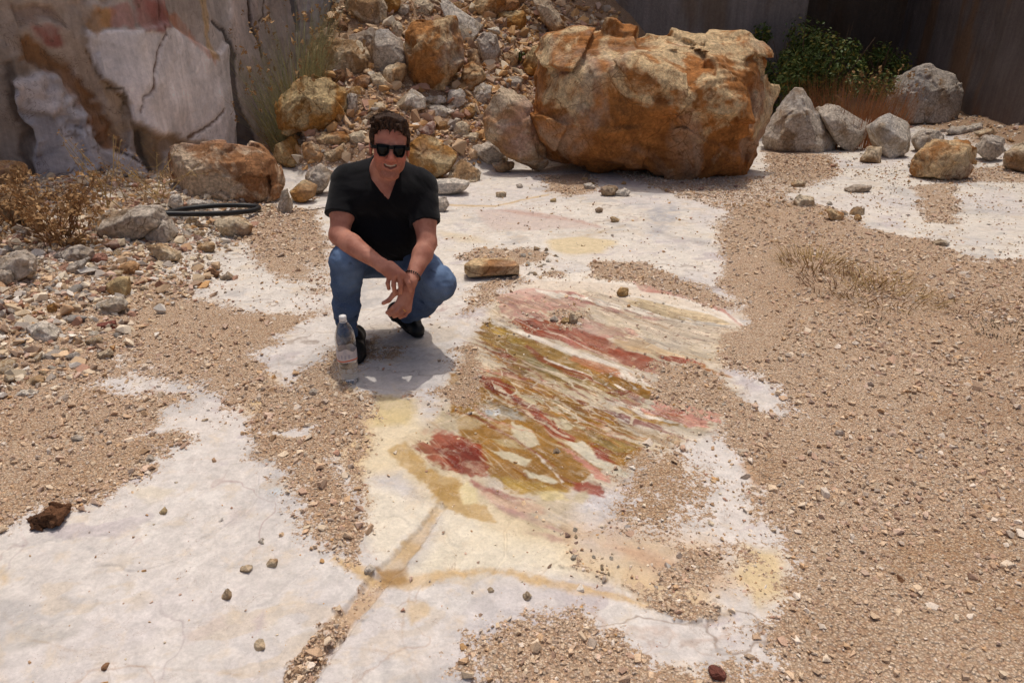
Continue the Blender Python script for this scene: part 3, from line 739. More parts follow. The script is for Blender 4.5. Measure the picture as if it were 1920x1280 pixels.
# wet area and scattered grit
cover(WET, [(880, 600), (980, 600), (1130, 650), (1300, 720), (1420, 800), (1400, 840), (1240, 850), (1200, 870), (1170, 940), (1080, 950), (960, 940), (1000, 990), (920, 980), (800, 920), (740, 840), (840, 830), (830, 700), (860, 690), (930, 720), (960, 690), (900, 650)], 1.0, 0.03, 0.05)
cover(WET, [(700, 1050), (780, 1060), (800, 1095), (700, 1100)], 0.8, 0.03)
cover(WET, groove_a, 0.5)
cover(SPK, [(340, 450), (480, 440), (620, 540), (620, 600), (440, 610), (330, 520)], 1.0, 0.1)
cover(SPK, [(170, 690), (360, 700), (440, 800), (270, 810), (160, 740)], 0.8, 0.1)
cover(SPK, [(1540, 310), (1960, 300), (1960, 490), (1820, 480), (1700, 440), (1560, 400)], 1.0, 0.2)
cover(SPK, [(1280, 800), (1350, 800), (1420, 980), (1370, 990), (1290, 900)], 0.8, 0.05)
cover(SPK, [(880, 480), (1390, 560), (1400, 700), (1200, 680), (860, 620)], 0.35, 0.1)
cover(SPK, [(680, 880), (1350, 1080), (1480, 1280), (880, 1280), (1100, 1120), (700, 920)], 0.3, 0.1)
cover(SPK, [(1020, 960), (1330, 930), (1480, 1150), (1340, 1180), (1080, 1050)], 0.9, 0.1)
cover(SPK, [(760, 740), (900, 640), (960, 660), (900, 760), (800, 850)], 0.5, 0.1)
cover(SPK, [(820, 380), (1370, 380), (1350, 540), (880, 480)], 0.22, 0.1)
C_sand = np.zeros_like(C) + s3(186, 148, 108)
gb = np.zeros_like(C) + s3(206, 179, 153)
gn = fbm(GX * 1.3, GY * 1.3, oct=3, seed=61)
lw = sstep(0.05, 0.4, gn)[:, None]; gb = gb * (1 - lw * 0.5) + s3(184, 148, 114) * lw * 0.5
lw = sstep(0.05, 0.4, -gn)[:, None]; gb = gb * (1 - lw * 0.5) + s3(208, 184, 158) * lw * 0.5
lw = (heapm * sstep(6.5, 7.5, GY))[:, None]; gb = gb * (1 - lw) + s3(150, 106, 66) * lw
DAMP = np.zeros(len(GX))
for pl_ in ([(1640, 1090), (1700, 1040), (1850, 1010), (1880, 1040), (1780, 1080), (1680, 1100)], [(1850, 1120), (1990, 1090), (1990, 1190), (1880, 1160)], [(1880, 830), (1960, 810), (1960, 890), (1890, 880)], [(1530, 1190), (1600, 1170), (1640, 1210), (1560, 1230)], [(1790, 640), (1900, 660), (1940, 700), (1830, 690)], [(1700, 760), (1900, 740), (1930, 790), (1760, 800)]):
    cover(DAMP, pl_, 1.0, 0.12, 0.16)
gb = gb * (1 - 0.75 * DAMP[:, None]) + s3(146, 104, 70) * 0.75 * DAMP[:, None]
GB = 1.07 * gb * (1 - SAND[:, None] * 0.8) + C_sand * SAND[:, None] * 0.8
GZ = hgt(GX, GY) + 0.010 * np.minimum(G, 1) + 0.006 * np.minimum(G, 1) * fineN
GZ += VEIN * (1 - np.minimum(G, 1)) * (0.0045 * st1 + 0.003 * st3)
GZ[vi] += _vw * 0.004 * (cB[:, 0] - 0.5) * (1 - np.minimum(G[vi], 1))
GZ += (1 - VEIN) * (1 - np.minimum(G, 1)) * (-0.004 * (1 - sstep(0, 0.03, np.abs(fbm(GX * 1.5, GY * 1.5 + 0.1 * n3, oct=4, seed=161)))) + 0.0022 * fbm(GX * 8, GY * 8, oct=4, seed=162))
sel, m_ = mask(groove_a, 0.01, 0.01, 0.003); GZ[sel] -= 0.012 * m_
sel, m_ = mask(groove_b, 0.01, 0.01, 0.003); GZ[sel] -= 0.016 * m_
ring = np.arange(NA)
i0 = (np.arange(NR - 1)[:, None] * NA + ring[None]).ravel()
i1 = (np.arange(NR - 1)[:, None] * NA + (ring[None] + 1) % NA).ravel()
gq = np.stack([i0, i0 + NA, i1 + NA, i1], 1)

t = NT("quarry_floor"); pos = t.node("ShaderNodeNewGeometry").outputs["Position"]
base = t.attr("stone_colour"); gcol = t.attr("grit_colour"); g = t.attr("grit", "Fac"); wet = t.attr("wet", "Fac")
nf = t.noise(pos, 95, 5, 0.65); nm_ = t.noise(pos, 22, 6, 0.65, 0.5); nl = t.noise(pos, 6, 5, 0.6, 0.6)
sc = t.math('MULTIPLY', t.rng(nf, 0.25, 0.75, 0.9, 1.08), t.rng(nm_, 0.25, 0.75, 0.86, 1.1))
def grey_of(v):
    cc = t.node("ShaderNodeCombineColor"); [t.set(cc.inputs[i], v) for i in range(3)]; return cc.outputs[0]
marble = t.mix(1.0, base, grey_of(sc), 'MULTIPLY')
hair = t.rng(t.math('ABSOLUTE', t.math('SUBTRACT', t.noise(pos, 4.5, 6, 0.6, 1.4), 0.5)), 0.0, 0.006, 0.5, 0.0)
marble = t.mix(t.math('MULTIPLY', hair, t.rng(nl, 0.45, 0.6)), marble, s(150, 126, 108))
dust = t.rng(t.noise(pos, 9, 7, 0.7, 0.3), 0.52, 0.7, 0.0, 0.45)
marble = t.mix(dust, marble, s(206, 186, 158))
speck = t.rng(t.voro(pos, 70), 0.05, 0.13, 0.75, 0.0)
marble = t.mix(t.math('MULTIPLY', speck, t.rng(t.noise(pos, 5, 3), 0.5, 0.62)), marble, s(150, 122, 96))
vc = t.voro(pos, 120, 'F1', "Color"); vd = t.voro(pos, 120, 'F1', "Distance")
sepc = t.node("ShaderNodeSeparateColor"); t.link(vc, sepc.inputs[0])
cell = t.ramp(sepc.outputs[0], [(0.0, s(168, 130, 102)), (0.3, s(198, 166, 134)), (0.6, s(210, 186, 156)), (0.8, s(224, 208, 186)), (1.0, s(180, 154, 136))])
grit = t.mix(0.55, gcol, cell)
grit = t.mix(t.rng(vd, 0.25, 0.6, 0.0, 0.5), grit, s(120, 88, 60))
gm = t.rng(t.math('ADD', g, t.math('ADD', t.math('MULTIPLY', t.math('SUBTRACT', t.noise(pos, 75, 5, 0.75), 0.5), 2.2), t.math('MULTIPLY', t.math('SUBTRACT', t.noise(pos, 13, 4, 0.7), 0.5), 1.3))), 0.42, 0.62)
gritfade = t.mix(gm, marble, grit)
wetdark = t.math('MULTIPLY', wet, t.math('SUBTRACT', 1.0, t.math('MULTIPLY', gm, 0.5)))
col = gritfade
bm_m = t.bump(t.math('ADD', t.math('MULTIPLY', t.math('ABSOLUTE', t.math('SUBTRACT', nm_, 0.5)), -0.9), t.math('MULTIPLY', nf, 0.35)), 0.55, 0.010)
hg = t.math('ADD', t.math('MULTIPLY', t.math('SUBTRACT', 1.0, vd), 1.0), t.math('MULTIPLY', nf, 0.4))
bm_g = t.bump(hg, t.math('MULTIPLY', gm, 0.9), 0.010, bm_m)
ro = t.rng(t.math('MULTIPLY', wetdark, t.rng(t.noise(pos, 11, 5), 0.42, 0.56)), 0.1, 0.9, 0.86, 0.16, False)
FLOOR = t.fin(col, ro, bm_g, 0.35)
gme = fast_mesh("ground", np.stack([GX, GY, GZ], 1), gq, FLOOR)
add_attr(gme, "stone_colour", np.clip(C, 0, 1)); add_attr(gme, "grit_colour", GB); add_attr(gme, "grit", G); add_attr(gme, "wet", WET)
ground = link_obj("ground", gme); tag(ground, kind="structure")

def grid_lookup(arr, x, y):
    r = np.hypot(x, y); a = np.arctan2(x, y)
    i = np.clip(np.searchsorted(r_, r), 0, NR - 1); j = np.clip(np.searchsorted(th, a), 0, NA - 1)
    return arr[i * NA + j]

# ---------------------------------------------------------------- quarry faces
def wall_uv(path, z0, z1, ds):
    path = np.array(path, float)
    seg = np.hypot(*np.diff(path, axis=0).T); cum = np.concatenate([[0], np.cumsum(seg)])
    sN = max(2, int(cum[-1] / ds)); zN = max(2, int((z1 - z0) / ds))
    S_ = np.linspace(0, cum[-1], sN); Z_ = np.concatenate([np.linspace(z0, 2.7, max(3, int((2.7 - z0) / ds))), np.linspace(2.8, z1, 16)])
    x = np.interp(S_, cum, path[:, 0]); y = np.interp(S_, cum, path[:, 1])
    tx, ty = np.gradient(x), np.gradient(y); L = np.hypot(tx, ty); nx, ny = ty / L, -tx / L      # towards the pit
    SS, ZZ = np.meshgrid(S_, Z_, indexing='ij')
    return S_, Z_, SS, ZZ, x, y, nx, ny, cum

def build_wall(name, path, z0, z1, ds, disp, colf, mat, thick=1.2):
    S_, Z_, SS, ZZ, x, y, nx, ny, cum = wall_uv(path, z0, z1, ds)
    D = disp(SS, ZZ)
    X = x[:, None] + nx[:, None] * D; Y = y[:, None] + ny[:, None] * D
    front = np.stack([X.ravel(), Y.ravel(), ZZ.ravel()], 1)
    sN, zN = SS.shape
    idx = np.arange(sN * zN).reshape(sN, zN)
    q = np.stack([idx[:-1, :-1], idx[1:, :-1], idx[1:, 1:], idx[:-1, 1:]], -1).reshape(-1, 4)
    # back skin, a solid mass of rock behind the face
    bx = x - nx * thick; by = y - ny * thick
    nb = len(front)
    back = np.concatenate([np.stack([bx, by, np.full(sN, z0)], 1), np.stack([bx, by, np.full(sN, z1)], 1)])
    k = np.arange(sN - 1)
    qb = np.stack([nb + k + 1, nb + k, nb + sN + k, nb + sN + k + 1], 1)
    qt = np.stack([idx[:-1, -1], idx[1:, -1], nb + sN + k + 1, nb + sN + k], 1)
    me = fast_mesh(name, np.concatenate([front, back]), np.concatenate([q, qb, qt]), mat)
    Cw = colf(SS.ravel(), ZZ.ravel(), D.ravel())
    add_attr(me, "face_colour", np.concatenate([Cw, np.tile(Cw.mean(0), (2 * sN, 1))]))
    return link_obj(name, me)

def wall_mat(name, bs=1.0, streak=0.35):
    t = NT(name); pos = t.node("ShaderNodeNewGeometry").outputs["Position"]
    base = t.attr("face_colour")
    st = t.noise(t.mapv(pos, (7, 7, 0.7)), 1.6, 7, 0.65, 0.4)
    fn = t.noise(pos, 26, 7, 0.68, 0.3); sm = t.noise(pos, 90, 4, 0.6)
    k = t.math('MULTIPLY', t.rng(st, 0.3, 0.7, 1 - streak, 1 + streak * 0.9), t.rng(fn, 0.28, 0.72, 0.9, 1.14))
    cc = t.node("ShaderNodeCombineColor"); [t.set(cc.inputs[i], k) for i in range(3)]
    col = t.mix(1.0, base, cc.outputs[0], 'MULTIPLY')
    rust = t.rng(t.noise(t.mapv(pos, (3, 3, 0.8)), 1.7, 7, 0.68, 0.8), 0.62, 0.76, 0, 0.2)
    col = t.mix(rust, col, s(150, 116, 84))
    hair = t.rng(t.math('ABSOLUTE', t.math('SUBTRACT', t.noise(pos, 1.9, 6, 0.6, 1.2), 0.5)), 0.0, 0.006, 0.6, 0.0)
    col = t.mix(t.math('MULTIPLY', hair, t.rng(t.noise(pos, 1.1, 2), 0.45, 0.55)), col, s(96, 72, 56))
    nm = t.bump(t.math('ADD', fn, t.math('MULTIPLY', sm, 0.3)), 0.6 * bs, 0.03)
    return t.fin(col, 0.85, nm, 0.25)

# left face: traced marks are carried onto the plane of the face
LWP = LW[1:-1]
_cum = np.concatenate([[0], np.cumsum(np.hypot(*np.diff(LW, axis=0).T))])
def on_left(u, v):
    d = ray(u, v); best = None
    for i in range(len(LW) - 1):
        a, b = LW[i], LW[i + 1]; e = b - a
        den = d[0] * e[1] - d[1] * e[0]
        if abs(den) < 1e-9: continue
        tt = (a[0] * e[1] - a[1] * e[0]) / den
        k = ((d[0] * tt - a[0]) * e[0] + (d[1] * tt - a[1]) * e[1]) / (e @ e)
        if tt > 0 and -0.02 <= k <= 1.02 and (best is None or tt < best[0]):
            best = (tt, _cum[i] + k * math.sqrt(e @ e), CAM_H + d[2] * tt)
    return best[1:] if best else (0.0, 0.0)
def WL(pts): return np.array([on_left(u, v) for u, v in pts])
def W3(pts): return [(x / 2.977, y / 2.977) for x, y in pts]        # traced in a 2.98x enlargement

LEFT_MARKS = []
def lmark(pts, col, a=1.0, edge=0.03, amp=0.05, depth=0.0, mot=0.0): LEFT_MARKS.append((WL(W3(pts)), col, a, 0.006 + 0.4 * edge, amp * 1.2, depth, mot))
lmark([(-300, -300), (330, -200), (440, 60), (600, -100), (560, 40), (470, 160), (480, 280), (560, 440), (700, 560), (640, 830), (560, 780), (400, 640), (330, 540), (200, 420), (130, 430), (-300, 300)], (164, 140, 118), 0.8, 0.08, 0.14, -0.05, 0.4)
lmark([(-300, 100), (100, 300), (170, 480), (230, 900), (240, 1100), (-300, 1100)], (142, 122, 104), 0.85, 0.06, 0.1, 0.05, 0.3)
lmark([(60, 330), (110, 440), (130, 640), (200, 900), (235, 1090), (185, 1080), (120, 760), (60, 500), (0, 340)], (84, 70, 60), 0.75, 0.04, 0.06, -0.03, 0.2)
lmark([(110, 440), (270, 380), (420, 560), (520, 760), (560, 900), (420, 1000), (330, 1150), (240, 1150), (220, 880), (140, 640)], (190, 184, 186), 0.9, 0.05, 0.07, 0.10, 0.15)
lmark([(100, 450), (230, 390), (370, 540), (340, 600), (190, 590)], (200, 186, 180), 0.8, 0.05, 0.12, 0.05, 0.5)
lmark([(210, 610), (330, 600), (300, 850), (240, 900)], (150, 144, 146), 0.7, 0.06, 0.06, 0.0, 0.3)
lmark([(440, 560), (520, 640), (640, 800), (760, 860), (870, 960), (830, 1150), (330, 1150), (360, 1000), (470, 880)], (196, 188, 188), 0.85, 0.05, 0.06, 0.08, 0.2)
lmark([(60, 200), (200, 260), (400, 400), (500, 560), (640, 760), (650, 830), (540, 780), (420, 620), (300, 440), (100, 320)], (142, 98, 58), 0.9, 0.05, 0.09, -0.04, 0.3)
lmark([(180, 170), (330, 180), (350, 250), (260, 270), (190, 230)], (130, 60, 50), 0.8, 0.05, 0.09, 0.0, 0.4)
lmark([(60, 60), (280, 40), (330, 140), (120, 160)], (110, 86, 76), 0.7, 0.06, 0.1, -0.04, 0.4)
lmark([(480, 170), (740, 160), (900, 120), (1180, 300), (1270, 240), (1300, 700), (1290, 830), (1000, 780), (860, 760), (720, 660), (690, 540), (560, 430), (490, 300)], (226, 216, 212), 0.96, 0.012, 0.04, 0.04, 0.1)
lmark([(470, 120), (560, 40), (640, 60), (640, 140), (500, 190)], (178, 126, 66), 0.8, 0.03, 0.06, 0.0, 0.3)
lmark([(600, 40), (720, 0), (780, 100), (740, 150), (640, 140)], (168, 118, 108), 0.7, 0.03, 0.06, 0.0, 0.4)
lmark([(740, -20), (900, -20), (920, 130), (870, 190), (780, 170)], (146, 82, 72), 0.85, 0.03, 0.05, 0.02, 0.3)
lmark([(880, 60), (960, 60), (1060, 200), (1180, 320), (1170, 360), (1050, 240), (960, 150)], (182, 118, 84), 0.7, 0.03, 0.05, 0.0, 0.4)
lmark([(1090, -40), (1150, -40), (1150, 200), (1190, 340), (1150, 330), (1120, 140)], (188, 148, 84), 0.7, 0.03, 0.04, 0.0, 0.2)
lmark([(560, 440), (660, 480), (710, 560), (720, 700), (620, 760), (580, 600)], (170, 142, 110), 0.7, 0.03, 0.06, 0.0, 0.4)
lmark([(720, 660), (860, 740), (1000, 770), (1040, 800), (900, 860), (860, 1000), (800, 900), (740, 760)], (140, 112, 74), 0.75, 0.04, 0.06, -0.03, 0.3)
lmark([(1300, -100), (1440, -100), (1480, 400), (1520, 800), (1380, 840), (1300, 640), (1280, 250)], (196, 178, 168), 0.8, 0.03, 0.05, 0.02, 0.3)
lmark([(1440, -100), (1700, -100), (1740, 400), (1530, 800), (1490, 420)], (184, 170, 158), 0.8, 0.04, 0.06, -0.05, 0.2)
lmark([(1690, -100), (1950, -100), (1950, 300), (1760, 260)], (184, 180, 180), 0.8, 0.04, 0.06, 0.04, 0.2)
for ln, w_, col, dp in (([(1170, 120), (1250, 180), (1290, 300), (1290, 420), (1310, 600), (1350, 700), (1370, 820)], [16, 26, 46, 50, 50, 70, 90], (92, 84, 82), -0.02),
                    ([(1395, -40), (1410, 150), (1450, 250), (1480, 400)], [14, 18, 16, 14], (70, 52, 42), -0.03),
                    ([(1510, -20), (1500, 90), (1430, 180)], [8, 8, 8], (90, 74, 60), -0.015),
                    ([(880, 200), (840, 300), (815, 420), (810, 490), (780, 540), (772, 630)], [8, 10, 9, 16, 10, 8], (96, 62, 40), -0.03),
                    ([(850, -20), (860, 100), (885, 195)], [8, 9, 8], (96, 56, 46), -0.02),
                    ([(640, 830), (720, 870), (800, 920), (850, 1000), (880, 1090)], [10, 12, 14, 26, 40], (70, 54, 44), -0.04),
                    ([(1230, 610), (1150, 690), (1060, 740), (1020, 770)], [10, 12, 16, 20], (110, 78, 50), -0.02),
                    ([(760, 720), (770, 800), (800, 900), (870, 1080)], [40, 50, 40, 30], (86, 76, 66), -0.03),
                    ([(1660, -40), (1680, 60), (1690, 180)], [30, 34, 20], (92, 90, 94), -0.02),
                    ([(480, 290), (560, 430), (690, 560), (720, 660)], [8, 10, 10, 8], (110, 84, 58), -0.02),
                    ([(590, 500), (670, 490), (700, 560), (670, 620)], [14, 16, 12, 10], (92, 78, 62), -0.02)):
    lmark(stroke(ln, w_), col, 0.9, 0.012, 0.02, dp)

def left_disp(S_, Z_):
    x = S_.ravel(); z = Z_.ravel()
    d = 0.10 * fbm(x * 0.8, z * 0.6, oct=3, seed=71) + 0.02 * fbm(x * 4, z * 4, oct=4, seed=72)
    for poly, col, a, edge, amp, depth, mot in LEFT_MARKS:
        if depth == 0: continue
        lo, hi = poly.min(0) - 0.4, poly.max(0) + 0.4
        k = (x > lo[0]) & (x < hi[0]) & (z > lo[1]) & (z < hi[1])
        sd = poly_sd(x[k] + amp * fbm(x[k] * 6, z[k] * 6, oct=3, seed=73), z[k] + amp * fbm(x[k] * 6, z[k] * 6, oct=3, seed=74), poly)
        d[k] += depth * sstep(-max(edge, 0.02), max(edge, 0.02), sd)
    return d.reshape(S_.shape)

def left_col(x, z, D):
    c = np.zeros((len(x), 3)) + s3(196, 184, 176)
    n = fbm(x * 1.2, z * 0.5, oct=4, seed=75)
    c = c * (1 - 0.5 * sstep(0, 0.5, n)[:, None]) + s3(140, 120, 104) * 0.5 * sstep(0, 0.5, n)[:, None]
    for poly, col, a, edge, amp, depth, mot in LEFT_MARKS:
        lo, hi = poly.min(0) - 0.4, poly.max(0) + 0.4
        k = np.where((x > lo[0]) & (x < hi[0]) & (z > lo[1]) & (z < hi[1]))[0]
        sd = poly_sd(x[k] + amp * fbm(x[k] * 6, z[k] * 6, oct=3, seed=73), z[k] + amp * fbm(x[k] * 6, z[k] * 6, oct=3, seed=74), poly)
        w = a * sstep(-edge, edge, sd + 0.012 * fbm(x[k] * 30, z[k] * 30, oct=2, seed=76))
        if mot: w = w * (1 - mot + mot * sstep(-0.3, 0.3, fbm(x[k] * 7, z[k] * 4, oct=3, seed=77)))
        c[k] = c[k] * (1 - w[:, None]) + s3(*col) * w[:, None]
    c *= (1 + 0.28 * fbm(x * 5, z * 3.5, oct=5, seed=78) + 0.12 * fbm(x * 22, z * 16, oct=3, seed=79))[:, None]
    v = np.abs(fbm(x * 1.6, z * 1.2, oct=5, seed=80)); w = (1 - sstep(0, 0.02, v)) * sstep(-0.2, 0.2, n) * 0.7
    c = c * 1.1
    return np.clip(c * (1 - w[:, None]) + s3(100, 76, 56) * w[:, None], 0.01, 1)
o = build_wall("quarry_face", LW, -0.4, 7.0, 0.018, left_disp, left_col, wall_mat("marble_face", 1.0, 0.14))
tag(o, "pale marble quarry face with rust bands and dark cracks, left of the squatting man", "rock face")

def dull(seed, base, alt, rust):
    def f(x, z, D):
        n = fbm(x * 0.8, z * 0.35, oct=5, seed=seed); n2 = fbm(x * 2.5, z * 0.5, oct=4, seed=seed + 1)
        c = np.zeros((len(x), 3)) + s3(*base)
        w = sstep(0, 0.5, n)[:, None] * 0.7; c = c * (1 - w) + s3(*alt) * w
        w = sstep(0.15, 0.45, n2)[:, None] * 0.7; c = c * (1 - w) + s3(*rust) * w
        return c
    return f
def dull_disp(seed, a=0.05):
    return lambda S_, Z_: (a * fbm(S_.ravel() * 0.9, Z_.ravel() * 0.6, oct=3, seed=seed) + 0.012 * fbm(S_.ravel() * 5, Z_.ravel() * 4, oct=3, seed=seed + 1)).reshape(S_.shape)
WM = wall_mat("dark_face", 0.8, 0.16)
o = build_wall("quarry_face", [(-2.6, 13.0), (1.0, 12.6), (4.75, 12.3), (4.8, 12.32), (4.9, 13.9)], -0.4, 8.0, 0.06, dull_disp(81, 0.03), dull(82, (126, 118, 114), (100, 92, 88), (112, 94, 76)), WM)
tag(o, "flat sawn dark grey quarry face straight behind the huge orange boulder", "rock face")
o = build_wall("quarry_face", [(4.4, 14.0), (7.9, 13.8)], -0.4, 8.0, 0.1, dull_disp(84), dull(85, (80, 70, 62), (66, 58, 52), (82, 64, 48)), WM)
tag(o, "shadowed rock face at the end of the recess behind the green bush", "rock face")
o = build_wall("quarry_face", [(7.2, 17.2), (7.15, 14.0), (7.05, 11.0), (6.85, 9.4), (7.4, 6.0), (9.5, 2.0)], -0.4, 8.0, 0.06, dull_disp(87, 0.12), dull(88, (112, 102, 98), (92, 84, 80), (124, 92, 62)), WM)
tag(o, "dark brown quarry face with rust streaks at the right edge", "rock face")
# ---------------------------------------------------------------- rocks
def hull_planes(pts):
    bm = bmesh.new()
    for p in pts: bm.verts.new(tuple(map(float, p)))
    bmesh.ops.convex_hull(bm, input=bm.verts)
    bm.normal_update()
    c = np.mean(np.array(pts), axis=0)
    out = []
    for f in bm.faces:
        n = np.array(f.normal); d = n @ np.array(f.verts[0].co)
        if n @ c > d: n, d = -n, -d
        out.append((n, d))
    bm.free()
    return out

def rock_field(pts, cells, rough, seed, dents=(), round_=0.006, chips=16):
    """solid bounded by the planes of the traced hull, chipped and roughened"""
    pts = np.array(pts); lo, hi = pts.min(0), pts.max(0); size = float((hi - lo).max())
    h = size / (cells * 1.2); pad = 3 * h + rough * size
    F = Field(lo - pad, hi + pad, h)
    sl, X, Y, Z = F.win(lo - pad * 2, hi + pad * 2)
    k = round_ * size
    rs = np.random.RandomState(seed)
    planes = hull_planes(pts)
    c = pts.mean(0)
    for _ in range(chips):                       # knock off a few corners and edges
        p = pts[rs.randint(len(pts))]; q = pts[rs.randint(len(pts))]
        n = (p * 0.7 + q * 0.3) - c; L = np.linalg.norm(n) + 1e-9; n = n / L + rs.normal(0, 0.25, 3); n /= np.linalg.norm(n)
        sup = float((pts @ n).max()); planes.append((n, sup - rs.uniform(0.01, 0.085) * size))
    acc = None
    for n, d in planes:
        e = (X * n[0] + Y * n[1] + Z * n[2] - d).astype(np.float32)
        if acc is None: acc = e
        else:
            hh = np.clip(0.5 - 0.5 * (acc - e) / k, 0, 1)
            acc = acc + (e - acc) * hh + k * hh * (1 - hh) * 0.6
    f = 1.0 / size
    near = np.abs(acc) < rough * size * 2.5 + 3 * h
    x, y, z = X[near], Y[near], Z[near]
    o = seed * 3.7
    n_ = 0.35 * fbm(x * f * 3.2 + o, y * f * 3.2, z * f * 3.2, oct=3, seed=seed)
    w = fbm(x * f * 6 + o, y * f * 6, z * f * 6, oct=3, seed=seed + 9)
    n_ = n_ + 0.6 * (np.abs(w) - 0.25)
    st = fbm(x * f * 2.0 + o, y * f * 2.0, z * f * 3.5, oct=2, seed=seed + 4) * 5
    n_ = n_ + 0.35 * (np.abs((st % 1.0) - 0.5) - 0.25)               # broken steps
    ns = int(np.clip(cells * 1.1, 14, 110))                          # planar fracture facets
    sites = pts[rs.randint(len(pts), size=ns)] * 0.6 + pts[rs.randint(len(pts), size=ns)] * 0.4 + rs.normal(0, 0.05 * size, (ns, 3))
    offs = rs.uniform(-0.9, 0.6, ns); tilt = rs.normal(0, 4.2, (ns, 3)) / size
    q = np.stack([x, y, z], -1) + (0.03 * size * w)[:, None]
    best = np.full(len(q), 1e9); disp = np.zeros(len(q))
    for a_, of_, tl_ in zip(sites, offs, tilt):
        v_ = q - a_; d_ = (v_ ** 2).sum(1); m_ = d_ < best
        best[m_] = d_[m_]; disp[m_] = of_ + np.clip(v_[m_] @ tl_, -0.9, 0.9)
    n_ = n_ * 0.75 + 0.55 * disp
    if cells > 45: n_ = n_ + 0.30 * fbm(x * f * 16, y * f * 16, z * f * 16, oct=3, seed=seed + 6)
    acc[near] += (rough * size * n_).astype(np.float32)
    F.F[sl] = acc
    for dc, dr, kk in dents:
        F.ellipsoid(dc, dr, k=kk, op='s')
    return F

ROCKS = []
def rock_mesh(name, pts, mat, cells, rough, seed, dents=(), base=None, **kw):
    F = rock_field(pts, cells, rough, seed, dents, **kw)
    V, Qd = surface_nets(F.F, F.lo, F.h)
    base = np.array([V[:, 0].mean(), V[:, 1].mean(), V[:, 2].min()]) if base is None else base
    me = fast_mesh(name, V - base, Qd, M[mat])
    o = link_obj(name, me, loc=base)
    return o

def traced_rock(label, outline, mat, thick=0.75, cells=34, rough=0.045, seed=None, Y=None, lit=0.16, name="rock", cat="rock", group=None, front=None, dents=(), inset=(0.45, 0.8), **kw):
    out = np.array(outline, float)
    seed = seed if seed is not None else len(ROCKS) * 13 + 5
    rs = np.random.RandomState(seed)
    i = int(np.argmax(out[:, 1])); low = out[i].copy(); low[0] = out[:, 0].mean() * 0.4 + low[0] * 0.6
    Yg = P(*low)[1] if Y is None else Y
    a = Q(out[:, 0].min(), low[1], Yg); b = Q(out[:, 0].max(), low[1], Yg)
    wd = abs(b[0] - a[0]); ht = abs(Q(low[0], out[:, 1].min(), Yg)[2] - Q(low[0], low[1], Yg)[2])
    th_ = thick * math.sqrt(wd * ht)
    Yc = Yg + 0.36 * th_ if Y is None else Y
    cen = out.mean(0); hpx = out[:, 1].max() - out[:, 1].min()
    pts = [Q(u, v, Yc) for u, v in out]
    if front is not None:
        pts += [Q(u, v, Yc + dy) for u, v, dy in front]
    else:
        for u, v in out:
            k = rs.uniform(*inset)
            pts.append(Q(cen[0] + (u - cen[0]) * k, cen[1] + (v - cen[1]) * k + lit * hpx, Yc - th_ * rs.uniform(0.32, 0.5)))
    for u, v in out:
        k = rs.uniform(0.6, 0.95)
        p = Q(cen[0] + (u - cen[0]) * k, cen[1] + (v - cen[1]) * k, Yc); p[1] += th_ * rs.uniform(0.35, 0.5); pts.append(p)
    o = rock_mesh(name, pts, mat, cells, rough, seed, dents, **kw)
    tag(o, label, cat, group); ROCKS.append((o, wd, ht, Yc))
    return o

BYc = 7.85
def bd(u, v, Y, r, k=0.05): return (Q(u, v, Y), r, k)
# the huge boulder
traced_rock("huge rust orange boulder as long as a car bonnet standing behind the man's left side",
    [(980, 178), (1000, 126), (1034, 74), (1100, 56), (1180, 60), (1245, 74), (1310, 68), (1392, 72), (1456, 90), (1450, 135), (1438, 230), (1420, 290), (1400, 334), (1372, 346), (1300, 334), (1190, 326), (1100, 312), (1034, 300), (1002, 252)],
    'huge', Y=BYc, cells=130, rough=0.045, seed=3, name="boulder", cat="boulder", round_=0.006, chips=4,
    front=[(1012, 200, -.35), (1050, 140, -.5), (1130, 120, -.62), (1215, 150, -.8), (1330, 150, -.85), (1395, 150, -.6), (1180, 230, -.85), (1300, 225, -.95), (1395, 235, -.8), (1385, 325, -.72), (1300, 318, -.8), (1180, 305, -.7), (1075, 285, -.55), (1030, 240, -.45), (1290, 175, -.92), (1410, 120, -.35)],
    dents=[bd(1243, 184, 6.93, (.09, .10, .055), .08), bd(1318, 118, 7.05, (.22, .12, .05), .08), bd(1418, 185, 7.25, (.10, .3, .30), .08), bd(1130, 318, 7.2, (.35, .2, .05), .05), bd(1350, 205, 6.85, (.16, .1, .12), .06), bd(1120, 175, 7.1, (.16, .12, .05), .06), bd(1270, 225, 6.8, (.35, .06, .015), .03), bd(1375, 260, 7.0, (.06, .15, .22), .05)])
TR = traced_rock
TR("upright orange and mauve slab leaning against the left end of the huge boulder", [(903, 215), (930, 152), (950, 152), (990, 186), (1003, 240), (1036, 300), (1020, 322), (962, 292), (912, 258)], 'pink', 0.45, 48, 0.03, Y=7.75)
TR("tall rust orange rock standing upright on the rubble heap, directly above the man's head", [(756, 58), (772, 33), (809, 28), (852, 25), (868, 76), (877, 116), (856, 148), (832, 186), (809, 180), (760, 150), (766, 116), (762, 79)], 'orange', 0.7, 54, 0.045)
TR("flat topped pale rock on the heap nearest to the tall dry grass", [(580, 99), (617, 76), (669, 72), (691, 91), (694, 124), (663, 142), (602, 130)], 'tan', 0.9, 44, 0.04)
TR("tan wedge shaped rock behind the flat topped pale rock", [(633, 76), (704, 48), (708, 76), (690, 100), (660, 100)], 'tan', 0.8)
TR("bluish grey faceted rock touching the tall orange rock's left side", [(702, 54), (724, 50), (756, 78), (764, 102), (763, 128), (733, 135), (690, 136), (692, 100)], 'grey', 0.8, 44, 0.035)
